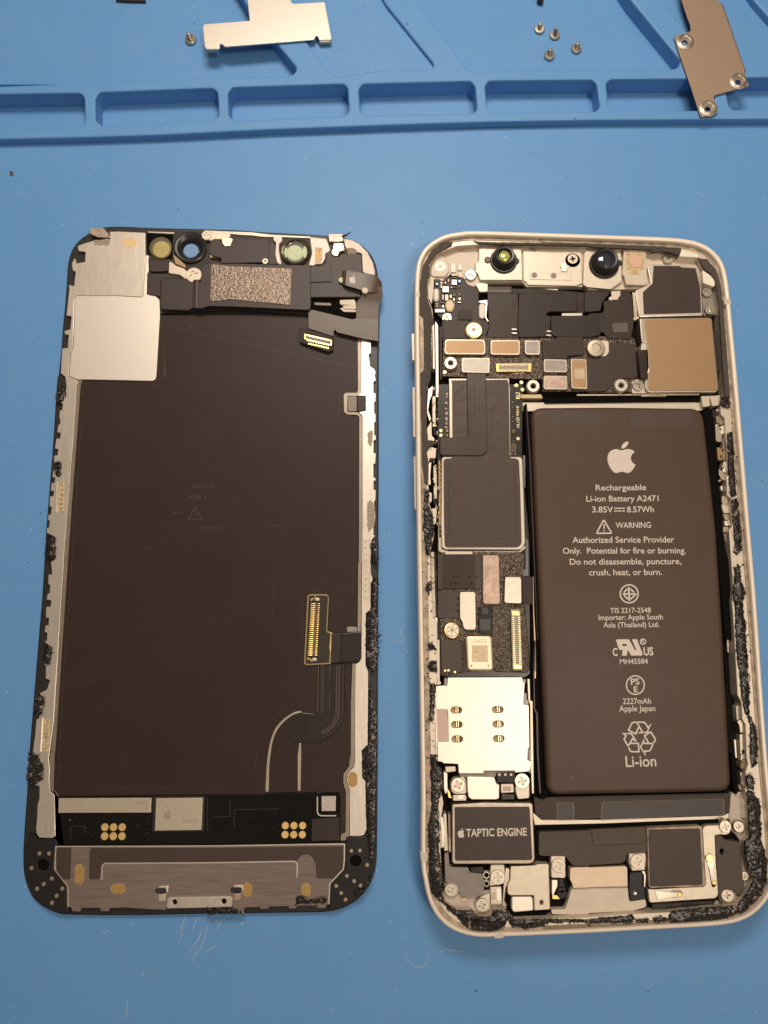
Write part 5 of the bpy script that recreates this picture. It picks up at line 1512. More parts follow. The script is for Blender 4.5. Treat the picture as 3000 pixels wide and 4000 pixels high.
    bp('flex_sheet', 'flex_dark', .46, 'B1', [(945, 655), (1250, 660), (1600, 690), (1650, 700), (1650, 880), (1560, 880), (1540, 705), (1000, 705), (945, 700)], r=3)
    q = mx('B1', [(1312, 912), (1659, 905)], 'B2', [(0, 890), (98, 884), (106, 1085), (0, 1102)], 'B1', [(1659, 1104), (1345, 1100), (1312, 1075)])
    bp('flex_sheet', 'flex_dark', .505, None, q, r=4, b=.014)
    bp('plug_rim', 'cream_metal2', .50, 'B1', [(1410, 884), (1600, 882), (1600, 910), (1410, 908)], r=2)
    for x, y in ((945, 1025), (1265, 1045)):
        for d in (0, 36):
            bp('solder_tab', 'solder', .50, 'B1', rect(x, y + d, x + 48, y + d + 14), b=.004)
    bp('metal_tab', 'cream_metal', .40, 'B1', [(1240, 660), (1380, 660), (1360, 690), (1250, 690)], r=4, z0=.3)
    bp('flex_block', 'plastic_dark', .50, 'B2', [(0, 680), (185, 690), (195, 700), (128, 780), (108, 862), (0, 872), (-40, 870), (-40, 690)], r=5, b=.02)
    bp('shield_plate', 'flex_warm', .47, 'B2', [(138, 768), (285, 752), (300, 682), (385, 690), (400, 720), (420, 940), (415, 1010), (390, 1122), (180, 1120), (142, 1075), (112, 885), (142, 860)], r=5, b=.014)
    bp('flex_block', 'plastic_dark', .515, 'B2', [(98, 886), (140, 880), (140, 1060), (108, 1062)], r=3)
    bp('foam_pad', 'foam_brown', .486, 'B2', [(210, 978), (360, 970), (368, 1060), (228, 1066)], r=4)
    bp('metal_tab', 'cream_metal', .46, 'B2', [(208, 682), (295, 676), (292, 726), (272, 740), (280, 762), (188, 764), (186, 738), (212, 728)], r=3)
    # brass and silver studs
    for f, c, r, z in (('B1', (594, 1038), 80, .52),):
        w, R = cm(f, c, r, z)
        bm = bmesh.new(); lathe(bm, w, [(R, .38), (R, z - .03), (R * .9, z - .01), (R * .84, z - .012)], 30, 0)
        o = obj('ring_stud', bm, 'gold_rim', H, 'brass rimmed stud with star slot')
        star_slot(o, f, c, r, z)
    w, R = cm('B2', (68, 1205), 82, .55)
    pl('stud_plate', H, 'cream_metal', .40, .49, 'B2', [(20, 1132), (170, 1136), (188, 1150), (190, 1245), (160, 1284), (30, 1280)], r=8, b=.012)
    bm = bmesh.new(); lathe(bm, w, [(R, .42), (R, .52), (R * .9, .545), (R * .5, .55), (R * .45, .535), (R * .15, .535)], 30)
    obj('silver_stud', bm, 'steel_edge', H)
    for f, c in (('B1', (380, 1345)), ('B1', (1145, 1558)), ('B2', (300, 1552))):
        standoff('standoff', H, f, c, 64, .38, .53, .34)
        w, R = cm(f, c, 60, .46)
    screw(H, 'B2', (456, 1555), 48, .515, 's')
    pl('screw_tab', H, 'cream_metal', .38, .48, 'B2', [(400, 1520), (440, 1495), (500, 1500), (525, 1560), (545, 1625), (400, 1625)], r=6)
    # connector caps
    caps = [('tan_foil', .515, 'B1', [(342, 1122), (688, 1125), (702, 1150), (706, 1250), (690, 1268), (335, 1266), (318, 1245), (325, 1140)]), ('tan_foil', .515, 'B1', [(758, 1130), (1012, 1130), (1025, 1142), (1025, 1258), (1012, 1271), (760, 1270), (746, 1256), (746, 1144)]),
            ('grey_foil', .515, 'B1', [(1072, 1132), (1200, 1134), (1209, 1146), (1210, 1258), (1200, 1270), (1080, 1268), (1066, 1256), (1064, 1144)]), ('silver_grey', .52, 'B1', [(490, 1295), (735, 1295), (746, 1306), (744, 1428), (734, 1440), (490, 1434), (478, 1420), (478, 1306)]),
            ('grey_foil', .52, 'B1', [(1250, 1306), (1450, 1310), (1460, 1322), (1460, 1420), (1450, 1432), (1250, 1430), (1240, 1418), (1240, 1318)]), ('copper_foil', .515, 'B1', [(1252, 1460), (1450, 1462), (1462, 1474), (1465, 1580), (1452, 1592), (1250, 1590), (1238, 1576), (1240, 1474)]),
            ('tan_foil', .515, 'B1', [(1502, 1304), (1630, 1306), (1642, 1318), (1650, 1575), (1640, 1588), (1505, 1580), (1496, 1568), (1490, 1318)])]
    for m, z, f, pts in caps:
        bp('connector_cap', 'steel_edge', z, f, pts, r=6, b=.012)
        q = mx(f, pts)
        c_ = Vector((sum(p[0] for p in q) / len(q), sum(p[1] for p in q) / len(q)))
        q2 = [tuple(c_ + Vector(((p[0] - c_.x) * (1 - 6 / abs(max(p_[0] for p_ in q) - c_.x)), (p[1] - c_.y) * (1 - 6 / abs(max(p_[1] for p_ in q) - c_.y))))) for p in q]
        pl('cap_foil', LB, m, z - .01, z + .003, None, q2, r=5, b=.002)
    pl('blank_label', LB, 'label_tan', .5, .5195, 'B1', [(1526, 1398), (1618, 1398), (1622, 1490), (1530, 1490)], b=.001)
    bp('flex_sheet', 'flex_warm', .50, 'B1', [(1225, 1142), (1335, 1136), (1372, 1102), (1605, 1100), (1614, 1265), (1462, 1282), (1460, 1305), (1232, 1308)], r=4)
    bp('dark_cover', 'sticker_warm', .475, None, mx('B2', [(192, 1158), (398, 1162), (440, 1232), (455, 1480), (290, 1492), (170, 1595), (140, 1608), (0, 1610), (-150, 1600), (-140, 1310), (0, 1300), (150, 1292), (188, 1250)]), r=5, label='wide dark cover plate')
    # small gold plug
    pl('plug_socket', H, 'gold', .42, .50, 'B1', [(806, 1348), (1125, 1345), (1132, 1352), (1130, 1425), (800, 1428), (797, 1356)], r=4, b=.01, label='small gold plug socket')
    PS = kids('plug_socket')[0]
    pl('socket_well', PS, 'socket_grey', .46, .503, 'B1', [(826, 1358), (1100, 1356), (1102, 1416), (828, 1418)], r=2, b=.001)
    bm = bmesh.new()
    for k in range(17):
        x = 842 + 242 * k / 16
        for y in (1352, 1400):
            ext(bm, [wl_(mx('B1', rect(x - 4, y, x + 4, y + 22)), .515)], .48, .515, .004)
    obj('contact_row', bm, 'gold_pale', PS)
    bp('solder_dots', 'solder', .455, 'B1', [(950, 1438), (1060, 1436), (1060, 1444), (950, 1446)])
    for x, y in ((325, 1430), (1035, 1525), (990, 1552), (1045, 1592)):
        disc('test_dot', LB, 'gold_pale', 'B1', (x, y), 18, .40, .452, .004, n=16)

    # ------------------------------------------------------------ middle board
    q = mx('B5', [(300, 0), (1225, 0), (1215, 780), (1260, 1300), (1300, 1659)], 'B6', [(1300, 1610), (1250, 1650), (350, 1640), (310, 1600), (300, 300)])
    pl('lower_board', H, 'pcb_dark', .28, .42, None, q, b=.008, label='black edge strip of the board with tiny parts and pale lettering')
    MB = kids('lower_board')[0]
    def mp(name, m, z, f, pts, r=0, b=.01, z0=.38, label=None):
        return pl(name, MB, m, z0, z, f, pts, r=r, b=b, label=label)
    mp('shield_can', 'steel_edge', .475, None, mx('B1', [(362, 1488), (922, 1488)], 'B5', [(1085, 60), (1092, 780), (430, 780), (425, 0)]), r=3, b=.016)
    mp('dark_sticker', 'shield_brown', .482, None, mx('B1', [(385, 1506), (905, 1500)], 'B5', [(1072, 0), (1083, 772), (464, 772), (458, 0)]), r=2, b=.003)
    for pts in ([(462, 0), (618, 0), (620, 490), (590, 522), (464, 524)], [(888, 0), (1070, 0), (1082, 708), (915, 710), (900, 690)]):
        mp('sticker_panel', 'shield_brown', .487, 'B5', pts, r=3, b=.002, z0=.47)
    q = mx('B1', [(525, 1440), (705, 1440)], 'B5', [(828, 0), (842, 690), (830, 730), (790, 765), (760, 771), (345, 770), (325, 740), (330, 580), (350, 575), (610, 578), (632, 560), (622, 0)])
    mp('flex_cable', 'flex_warm2', .53, None, q, r=4, b=.012, label='flat flex cable turning a corner')
    FX = [o for o in MB.children if o.name.startswith('flex_cable')][0]
    for a, c, d in (((655, 10), (655, 560), (640, 600)), ((700, 10), (704, 590), (690, 630))):
        bm = bmesh.new(); tube(bm, [P(fr('B5', p), .530) for p in (a, c, d)], .006, 6)
        obj('trace_ridge', bm, 'flex_warm2', FX)
    # tiny parts on both edges
    for x, y, w, h in ((390, 90, 24, 34), (385, 130, 26, 20), (378, 190, 34, 30), (378, 255, 30, 24), (385, 295, 32, 42), (380, 355, 36, 40), (385, 405, 26, 36), (378, 455, 34, 26), (392, 490, 28, 30), (390, 540, 28, 26),
                       (1075, 40, 16, 30), (1102, 185, 18, 20), (1104, 245, 14, 16), (1106, 345, 14, 14), (1108, 395, 14, 18), (1100, 485, 45, 48), (1112, 615, 16, 14), (1095, 640, 60, 100), (1090, 745, 24, 18), (1130, 745, 24, 18)):
        mp('component', 'solder_dim' if w < 40 else 'component_brown', .44 + (.01 if w > 40 else 0), 'B5', rect(x, y, x + w, y + h), r=2, b=.01)
    for x, y in ((338, 502), (338, 552), (1146, 18), (1218, 60), (1172, 590)):
        disc('test_dot', MB, 'gold_pale', 'B5', (x, y), 20, .40, .432, .004, n=16)
    for x, y in ((1200, 110),):
        mp('tan_bar', 'tan_bright', .46, 'B5', [(1200, 112), (1420, 110), (1432, 150), (1195, 152)], r=3)
    bm = bmesh.new()
    text_mesh_to(bm, 'HL120 94V-0', 'B5', (1187, 472), (1180, 238), 30, .4225, bold=.01)
    text_mesh_to(bm, 'RU', 'B5', (1195, 160), (1190, 92), 44, .4225, bold=.02)
    obj('board_lettering', bm, 'gold_pale', MB)
    # big lower shield
    q = mx('B5', [(345, 800), (360, 782), (455, 780), (460, 796), (380, 800)])
    mp('shield_can', 'cream_metal', .49, None, mx('B5', [(346, 810), (362, 785), (1200, 785), (1220, 810), (1232, 1100), (1245, 1500)], 'B6', [(1252, 195), (1215, 262), (1180, 272), (380, 266), (345, 240), (338, 0)]), r=4, b=.02, label='tall shield can with pale rim and brown top')
    mp('dark_sticker', 'shield_brown', .4965, None, mx('B5', [(455, 800), (460, 770), (1088, 770), (1092, 800), (1160, 806), (1182, 830), (1195, 1100), (1205, 1500)], 'B6', [(1212, 190), (1195, 225), (1160, 245), (400, 245), (378, 225), (372, 0)], 'B5', [(365, 830), (385, 806)]), r=4, b=.003, z0=.47)
    for pts in (mx('B5', [(412, 830), (420, 830), (434, 1659), (426, 1659)]), mx('B5', [(1132, 850), (1140, 850), (1160, 1659), (1152, 1659)]), mx('B6', [(425, 203), (1160, 200), (1160, 206), (425, 209)])):
        mp('sticker_edge', 'shield_dark', .4995, None, pts, b=.001, z0=.49)
    mp('metal_band', 'steel_edge', .44, 'B6', [(310, 0), (338, 0), (345, 260), (420, 285), (1180, 285), (1250, 220), (1255, 255), (1190, 300), (340, 300), (310, 280)], b=.006)
    # dark lumpy zone below
    pl('foil_zone', H, 'board_rough', .28, .445, None, mx('B6', [(330, 292), (700, 285), (980, 290), (1240, 290), (1250, 560), (1240, 860), (1260, 1000), (1290, 1300), (1300, 1560), (1270, 1600), (930, 1590), (890, 1560), (600, 1590), (340, 1640), (320, 1020)]), b=.02, label='dark crinkled foil over the lower board')
    FZ = kids('foil_zone')[0]
    def zp(name, m, z, f, pts, r=0, b=.01, z0=.40, label=None):
        return pl(name, FZ, m, z0, z, f, pts, r=r, b=b, label=label)
    zp('flex_sheet', 'flex_warm2', .475, 'B6', [(302, 320), (790, 320), (800, 690), (560, 690), (302, 700)], r=3)
    zp('flex_sheet', 'flex_warm', .48, 'B6', [(360, 318), (705, 318), (705, 690), (360, 692)], r=3)
    zp('flex_sheet', 'flex_warm2', .47, 'B6', [(302, 715), (540, 722), (545, 1030), (500, 1005), (304, 1004)], r=4)
    zp('cream_slit', 'cream_metal', .46, 'B6', [(390, 292), (670, 288), (690, 318), (380, 320)], r=4)
    for x, y in ((478, 560), (525, 560), (648, 562), (732, 558), (460, 630), (497, 630), (543, 632), (665, 630), (520, 795), (520, 862), (520, 925)):
        disc('flex_bump', FZ, 'flex_warm', 'B6', (x, y), 12, .46, .492, .01, n=12)
    for m, z, pts in (('copper_foil', .53, [(800, 330), (955, 328), (970, 345), (982, 845), (965, 862), (808, 860), (788, 840), (786, 345)]), ('cream_cap', .53, [(552, 724), (700, 722), (716, 740), (722, 1118), (705, 1138), (605, 1136), (580, 1115), (568, 1050), (540, 1010), (538, 740)]),
                      ('cream_cap', .535, [(1040, 562), (1195, 562), (1212, 580), (1215, 840), (1200, 852), (1035, 848), (1018, 832), (1026, 578)])):
        zp('connector_cap', 'steel_edge', z, 'B6', pts, r=8, b=.02)
        q = mx('B6', pts)
        c_ = Vector((sum(p[0] for p in q) / len(q), sum(p[1] for p in q) / len(q)))
        q2 = [tuple(c_ + Vector(((p[0] - c_.x) * .92, (p[1] - c_.y) * .965))) for p in q]
        pl('cap_foil', FZ, m, z - .01, z + .003, None, q2, r=6, b=.002)
    zp('battery_lead', 'flex_dark', .50, 'B6', [(1215, 562), (1338, 560), (1342, 862), (1220, 850)], r=3, b=.03)
    zp('dark_chip', 'lens_black', .49, 'B6', [(742, 886), (894, 884), (898, 1180), (880, 1186), (742, 1170)], r=3)
    zp('chip_square', 'chip_dark', .497, 'B6', [(778, 895), (852, 893), (852, 966), (778, 968)], r=2, b=.003)
    zp('chip_square', 'chip_dark', .497, 'B6', [(755, 1018), (875, 1016), (876, 1142), (760, 1140)], r=2, b=.003)
    # ring stud
    c, r, z = (458, 1138), 88, .53
    w, R = cm('B6', c, r, z)
    bm = bmesh.new(); lathe(bm, w, [(R, .38), (R, z - .03), (R * .92, z - .005), (R * .86, z - .008)], 30)
    o = obj('ring_stud', bm, 'gold_rim', H, 'brass rimmed stud with star slot')
    star_slot(o, 'B6', (462, 1136), 84, z)
    zp('corner_cover', 'plastic_grain', .47, 'B6', [(335, 1240), (520, 1240), (550, 1262), (560, 1310), (562, 1590), (345, 1600)], r=5, b=.02)
    zp('corner_rail', 'sticker_black', .46, 'B6', [(560, 1240), (600, 1262), (602, 1560), (640, 1588), (575, 1592), (572, 1300)], r=3)
    for x, y in ((385, 1575), (420, 1572), (490, 1590)):
        disc('test_dot', FZ, 'gold_pale', 'B6', (x, y), 13, .45, .476, .003, n=14)
    # cream chip with printing
    pl('cream_chip', H, 'cream_edge', .40, .535, 'B6', [(625, 1202), (870, 1202), (890, 1222), (906, 1550), (885, 1575), (650, 1575), (624, 1550), (606, 1225)], r=6, b=.03, label='cream chip with number and two dots')
    CC = kids('cream_chip')[0]
    pl('chip_face', CC, 'cream_chip_face', .5, .541, 'B6', [(640, 1222), (862, 1222), (872, 1240), (885, 1535), (868, 1552), (655, 1552), (638, 1535), (628, 1240)], r=5, b=.003)
    bm = bmesh.new(); text_mesh_to(bm, '12672', 'B6', (672, 1275), (835, 1272), 38, .5415)
    obj('chip_print', bm, 'tan_ink', CC)
    pl('blank_label', CC, 'label_cream', .53, .5415, 'B6', [(672, 1302), (845, 1302), (848, 1482), (675, 1482)], b=.001)
    for x, y in ((670, 1522), (851, 1522)):
        disc('chip_dot', CC, 'groove_brown', 'B6', (x, y), 11, .53, .543, .002, n=14)
    # tall gold socket
    pl('plug_socket', H, 'socket_grey', .42, .50, 'B6', [(1090, 920), (1100, 912), (1190, 914), (1198, 922), (1222, 1565), (1212, 1575), (1120, 1574), (1110, 1565)], r=3, b=.008, label='tall socket with two rows of gold contacts')
    PS = kids('plug_socket')[1]
    for pts in ([(1098, 930), (1192, 930), (1196, 985), (1100, 985)], [(1118, 1510), (1214, 1510), (1216, 1560), (1120, 1560)]):
        pl('socket_end', PS, 'gold', .46, .512, 'B6', pts, r=4, b=.012)
    bm = bmesh.new()
    for k in range(23):
        t = k / 22
        y = 1000 + 500 * t
        x = 1120 + 15 * t
        for dx in (0, 62):
            ext(bm, [wl_(mx('B6', rect(x + dx - 15, y - 7, x + dx + 15, y + 7)), .515)], .46, .515, .008)
    obj('contact_row', bm, 'gold_pale', PS)
    # thin cable strips along the left wall
    for f, pts, m, z in (('B1', [(215, 980), (228, 975), (235, 1400), (215, 1400)], 'cream_metal', .56), ('B1', [(240, 960), (262, 1000), (268, 1659), (245, 1659)], 'steel_side', .50), ('B1', [(275, 1020), (300, 1000), (300, 1500), (280, 1500)], 'flex_dark', .48),
                         ('B5', [(245, 130), (282, 130), (282, 460), (248, 460)], 'cream_metal', .50), ('B5', [(252, 0), (282, 20), (282, 120), (245, 120)], 'lens_black', .50), ('B5', [(258, 880), (292, 885), (296, 1240), (262, 1240)], 'cream_metal', .50),
                         ('B5', [(250, 465), (290, 465), (288, 560), (260, 550)], 'lens_black', .52), ('B5', [(190, 480), (235, 400), (240, 560), (270, 590), (262, 625), (195, 610)], 'cream_metal', .57), ('B5', [(185, 730), (240, 680), (285, 700), (280, 800), (215, 800), (205, 850)], 'cream_metal', .57),
                         ('B5', [(200, 60), (250, 20), (245, 110), (215, 180), (200, 280), (232, 380), (215, 400), (188, 300)], 'steel_side', .56), ('B5', [(205, 860), (235, 840), (222, 1000), (230, 1080), (205, 1090)], 'steel_side', .56), ('B5', [(205, 1160), (240, 1180), (238, 1270), (205, 1280)], 'cream_metal', .56),
                         ('B5', [(205, 1290), (230, 1350), (280, 1340), (290, 1290), (292, 1370), (285, 1500), (262, 1520), (250, 1380)], 'cream_metal', .55), ('B5', [(250, 1240), (305, 1230), (300, 1300), (262, 1310)], 'lens_black', .50),
                         ('B5', [(312, 820), (330, 830), (345, 1659), (318, 1659)], 'copper_strip', .44), ('B6', [(228, 300), (262, 290), (292, 500), (295, 980), (262, 1010), (240, 960), (235, 600)], 'steel_edge', .50), ('B6', [(265, 300), (285, 300), (300, 980), (285, 985)], 'flex_dark', .53),
                         ('B6', [(268, 1010), (300, 1000), (308, 1659), (298, 1659), (296, 1080)], 'steel_side', .56), ('B7', [(300, 0), (322, 0), (325, 440), (345, 470), (290, 490), (302, 460)], 'cream_metal', .55),
                         ('B7', [(272, 560), (285, 560), (300, 1310), (285, 1310)], 'steel_side', .56)):
        pl('edge_strip', H, m, .3, z, f, pts, r=2, b=.01)
    # small springs, solder and clips in the gap by the left wall
    rnd = random.Random(77)
    for k in range(34):
        y = 20 + 1600 * k / 34 + rnd.uniform(-18, 18)
        x = rnd.uniform(236, 300) + y * .012
        w_, h_ = rnd.uniform(8, 20), rnd.uniform(14, 46)
        m_ = rnd.choice(('solder', 'steel_side', 'lens_black', 'lens_black', 'gold', 'cream_metal', 'groove_brown'))
        mp('clip_piece', m_, rnd.uniform(.50, .57), 'B5', rect(x, y, x + w_, y + h_), r=4, b=.018)
    for k in range(22):
        y = 240 + 1200 * k / 22 + rnd.uniform(-14, 14)
        x = 262 + (y - 200) * .125 + rnd.uniform(-8, 40)
        w_, h_ = rnd.uniform(8, 22), rnd.uniform(14, 40)
        pl('clip_piece', H, rnd.choice(('solder', 'lens_black', 'lens_black', 'cream_metal', 'groove_brown')), .4, rnd.uniform(.46, .53), 'R1', rect(x, y, x + w_, y + h_), r=4, b=.018)
    rnd = random.Random(31)
    for k in range(16):
        y = 860 + 50 * k
        mp('solder_point', 'copper_strip', .45, 'B5', rect(322 + k * .5, y, 340 + k * .5, y + 20), r=2)

    # ------------------------------------------------------------ card reader
    q = mx('B7', [(412, 408), (1218, 404), (1224, 450), (1246, 455), (1238, 560), (1232, 690), (1288, 704), (1296, 1160), (1278, 1180), (1275, 1295), (1312, 1310), (1306, 1420), (1140, 1432), (1138, 1412), (800, 1414), (800, 1442), (532, 1442), (524, 1340), (362, 1332), (356, 1318), (304, 1310), (285, 700), (283, 498), (405, 492)])
    wins = [(505, 758), (510, 915), (515, 1071), (952, 753), (957, 909), (963, 1066)]
    holes = [mx('B7', stadium((x, y), 122, 74)) for x, y in wins]
    pinkh = mx('B7', rounded([(292, 752), (400, 748), (414, 765), (420, 1090), (405, 1104), (300, 1104)], 10))
    pl('card_reader', H, 'cream_bright', .36, .515, None, q, r=2, b=.012, holes=holes + [pinkh], label='pale metal card reader with six oval windows')
    CR = kids('card_reader')[0]
    pl('reader_floor', CR, 'reader_tan', .30, .455, 'B7', [(440, 700), (1040, 690), (1050, 1120), (440, 1130)], b=.002)
    pl('tray_window', CR, 'pink_window', .30, .505, 'B7', [(288, 745), (408, 742), (424, 1108), (296, 1110)], b=.002)
    for x, y in wins:
        for dx in (-3, 18):
            pl('contact_pin', CR, 'gold_pale', .44, .507, 'B7', rect(x + dx - 7, y - 34, x + dx + 6, y + 30), r=3, b=.01)
        pl('contact_block', CR, 'lens_black', .44, .475, 'B7', rect(x + 28, y - 22, x + 42, y + 26), b=.003)
    for pts in ([(375, 415), (402, 410), (405, 490), (372, 492)], [(1222, 430), (1255, 420), (1258, 460), (1228, 460)], [(1240, 570), (1265, 575), (1268, 640), (1290, 660), (1282, 704), (1236, 700), (1232, 620)], [(1282, 1170), (1302, 1180), (1308, 1300), (1285, 1300)], [(1290, 1400), (1312, 1395), (1312, 1435), (1290, 1435)]):
        pl('reader_clip', CR, 'grey_foil', .36, .53, 'B7', pts, r=2)
    pl('reader_edge', CR, 'grey_rubber', .36, .48, 'B7', [(530, 1445), (800, 1444), (802, 1416), (1138, 1414), (1140, 1445), (940, 1450), (930, 1478), (560, 1485)], r=3)
    pl('contact_block', CR, 'plastic_dark', .36, .535, 'B7', [(942, 1442), (1138, 1432), (1142, 1520), (1120, 1540), (945, 1540)], r=3, b=.02)
    for x in (970, 1035, 1096):
        pl('white_square', CR, 'cream_plastic2', .5, .538, 'B7', rect(x - 13, 1442, x + 13, 1467), r=2, b=.002)
    # row beneath it
    pl('white_plate', H, 'cream_bright', .36, .51, 'B3', [(530, 204), (560, 198), (785, 203), (805, 262), (832, 272), (830, 402), (800, 412), (575, 412), (545, 390), (535, 330)], r=4, b=.025)
    pl('screw_tab', H, 'cream_metal', .36, .485, 'B3', [(405, 205), (512, 200), (525, 260), (528, 360), (420, 365), (380, 330), (375, 260)], r=10, b=.015)
    pl('screw_tab', H, 'cream_metal', .36, .485, 'B3', [(985, 205), (1030, 178), (1080, 180), (1110, 220), (1112, 400), (1000, 410), (978, 330)], r=10, b=.015)
    screw(H, 'B3', (450, 275), 64, .515, 's', rot=.35); screw(H, 'B3', (1042, 240), 66, .515, 's', rot=.2)
    pl('metal_tab', H, 'cream_metal', .36, .47, 'B3', [(400, 372), (515, 366), (528, 385), (525, 422), (402, 424)], r=4)
    pl('metal_tab', H, 'cream_bright', .36, .48, 'B3', [(445, 372), (500, 370), (502, 405), (445, 408)], r=3)
    pl('plug_seat', H, 'cream_metal', .36, .48, 'B3', [(845, 265), (960, 262), (968, 345), (848, 352)], r=3)
    pl('plug_seat', H, 'copper_foil', .36, .484, 'B3', [(862, 285), (940, 283), (940, 332), (865, 335)], r=5)
    pl('plug_seat', H, 'lens_black', .36, .46, 'B3', [(845, 360), (975, 355), (980, 415), (848, 420)], r=6, b=.02)
    pl('reader_edge', H, 'cream_metal', .34, .50, 'B3', [(330, 110), (425, 105), (430, 150), (335, 162)], r=3)

    # ------------------------------------------------------------ vibration motor
    pl('vibration_motor', H, 'motor_case', .28, .55, 'B3', [(392, 466), (400, 458), (700, 440), (1130, 442), (1142, 460), (1160, 960), (1140, 1000), (1100, 1008), (410, 1010), (392, 990)], r=6, b=.025, label='metal cased vibration motor with dark lettered top')
    VM = kids('vibration_motor')[0]
    pl('motor_top', VM, 'sticker_warm', .53, .556, 'B3', [(416, 488), (430, 480), (1100, 476), (1112, 486), (1136, 960), (1125, 972), (435, 978), (420, 968)], r=5, b=.004)
    bm = bmesh.new()
    text_mesh_to(bm, 'TAPTIC ENGINE', 'B3', (524, 754), (1086, 742), 62, .5565, bold=.022)
    fruit_emblem(bm, 'B3', 446, 676, 62, 88, .5565)
    solidify(bm, .003)
    obj('motor_lettering', bm, 'white_ink', VM, 'pale emblem and words TAPTIC ENGINE')
    for pts, m, z in (([(312, 545), (340, 540), (355, 880), (322, 888), (318, 700)], 'cream_metal', .54), ([(358, 545), (376, 545), (382, 900), (362, 890)], 'groove_brown', .50), ([(268, 400), (300, 370), (312, 440), (285, 640), (300, 860), (285, 860), (270, 640)], 'steel_edge', .58), ([(285, 580), (306, 570), (330, 720), (318, 860), (300, 850)], 'steel_side', .56)):
        pl('edge_strip', H, m, .3, z, 'B3', pts, r=2)
    for pts, m, z in (([(318, 150), (348, 170), (352, 330), (330, 360), (318, 300)], 'steel_side', .53), ([(345, 300), (372, 340), (388, 400), (360, 390)], 'gold', .47)):
        pl('edge_strip', H, m, .3, z, 'B3', pts, r=2)
    # lower left corner
    pl('corner_floor', H, 'corner_beige', .26, .40, 'B3', [(312, 1180), (480, 1220), (480, 1290), (760, 1250), (880, 1350), (905, 1400), (780, 1440), (760, 1495), (640, 1495), (590, 1445), (440, 1440), (340, 1360), (308, 1300)], r=8, b=.02)
    pl('rubber_gasket', H, 'grey_rubber', .28, .47, 'B3', [(322, 910), (358, 888), (372, 1035), (545, 1040), (555, 1088), (668, 1098), (685, 1120), (692, 1300), (480, 1318), (440, 1240), (420, 1200), (330, 1172)], r=5, b=.015, label='stained grey rubber gasket')
    pl('dark_tab', H, 'plastic_dark', .28, .45, 'B3', [(560, 1040), (680, 1030), (690, 1090), (580, 1085)], r=4)
    pl('gasket_foot', H, 'amber_blob', .28, .43, 'B3', [(460, 1318), (535, 1316), (530, 1350), (480, 1360)], r=5)
    screw(H, 'B3', (380, 1246), 50, .50, 's', rot=.6); screw(H, 'B3', (672, 1388), 54, .50, 's', rot=.3)
    pl('screw_tab', H, 'cream_metal', .3, .47, 'B3', [(745, 1270), (640, 1322), (612, 1370), (625, 1440), (690, 1455), (745, 1430)], r=12)
    disc('screw_boss', H, 'cream_metal', 'B3', (385, 1246), 62, .3, .475, .02)
    pl('screw_tab', H, 'cream_metal', .3, .49, 'B3', [(752, 1012), (878, 1012), (884, 1100), (880, 1190), (742, 1212), (745, 1100)], r=6)
    screw(H, 'B3', (816, 1130), 62, .51, 's', rot=.1)
    q = mx('B3', [(935, 1030), (1165, 1022), (1185, 1008), (1290, 1008), (1302, 1430), (1155, 1440), (1150, 1300), (930, 1300), (905, 1280), (905, 1200), (930, 1150)])
    pl('port_shield', H, 'cream_sand', .3, .50, None, q, r=5, b=.025, holes=[mx('B3', oval((1222, 1366), 14, 22, 14))])
    pl('port_shield', H, 'cream_bright', .3, .485, 'B3', [(945, 1312), (1130, 1310), (1142, 1330), (1148, 1440), (965, 1456), (945, 1430)], r=8, b=.03)
    pl('gap_shade', H, 'void_black', .28, .42, 'B3', [(920, 1430), (960, 1460), (1270, 1445), (1270, 1490), (960, 1505), (930, 1470)], r=4)  # black plate painting the shade between the parts
    pl('metal_tab', H, 'cream_metal', .3, .47, 'B3', [(745, 1222), (850, 1215), (856, 1380), (752, 1380)], r=4)
    pl('metal_tab', H, 'cream_bright', .3, .485, 'B3', [(800, 1236), (848, 1234), (852, 1350), (806, 1350)], r=3)
    for k in range(6):
        disc('tab_hole', H, 'groove_brown', 'B3', (764 + 20 * (k % 2), 1280 + 24 * (k // 2)), 8, .45, .4725, .001, n=10)
    pl('metal_tab', H, 'steel_edge', .3, .46, 'B3', [(890, 1040), (925, 1050), (922, 1150), (890, 1230), (870, 1400), (858, 1400), (870, 1200)], r=4)
    for c, r in (((712, 1110), 34), ((712, 1190), 30)):
        disc('coil_loop', H, 'steel_side', 'B3', c, r, .3, .44, .02)
        disc('coil_loop', H, 'void_black', 'B3', c, r * .6, .3, .445, .004)
    pl('screw_tab', H, 'cream_metal', .3, .50, 'B3', [(1308, 936), (1440, 936), (1446, 1120), (1436, 1140), (1312, 1136)], r=5, b=.02)
    screw(H, 'B3', (1380, 1022), 58, .525, 't', rot=.3)
    for k in range(4):
        disc('black_bead', H, 'lens_black', 'B3', (1405 + 3 * k, 1165 + 40 * k), 30 + 4 * k, .3, .46, .03)
    pl('metal_tab', H, 'cream_bright', .3, .43, 'B3', [(1318, 1155), (1368, 1155), (1372, 1205), (1330, 1300), (1318, 1290)], r=3)
    pl('metal_tab', H, 'gold', .3, .42, 'B3', [(1320, 1290), (1390, 1300), (1390, 1335), (1320, 1332)], r=3)
    # charging port
    q = mx('B3', [(1488, 1050), (1510, 1040), (1659, 1036)], 'B4', [(0, 1040), (340, 1028), (355, 1040), (360, 1215), (0, 1222)], 'B3', [(1659, 1226), (1512, 1230), (1505, 1180), (1485, 1150)])
    pl('port_plate', H, 'cream_pinkish', .3, .49, None, q, r=4, b=.02)
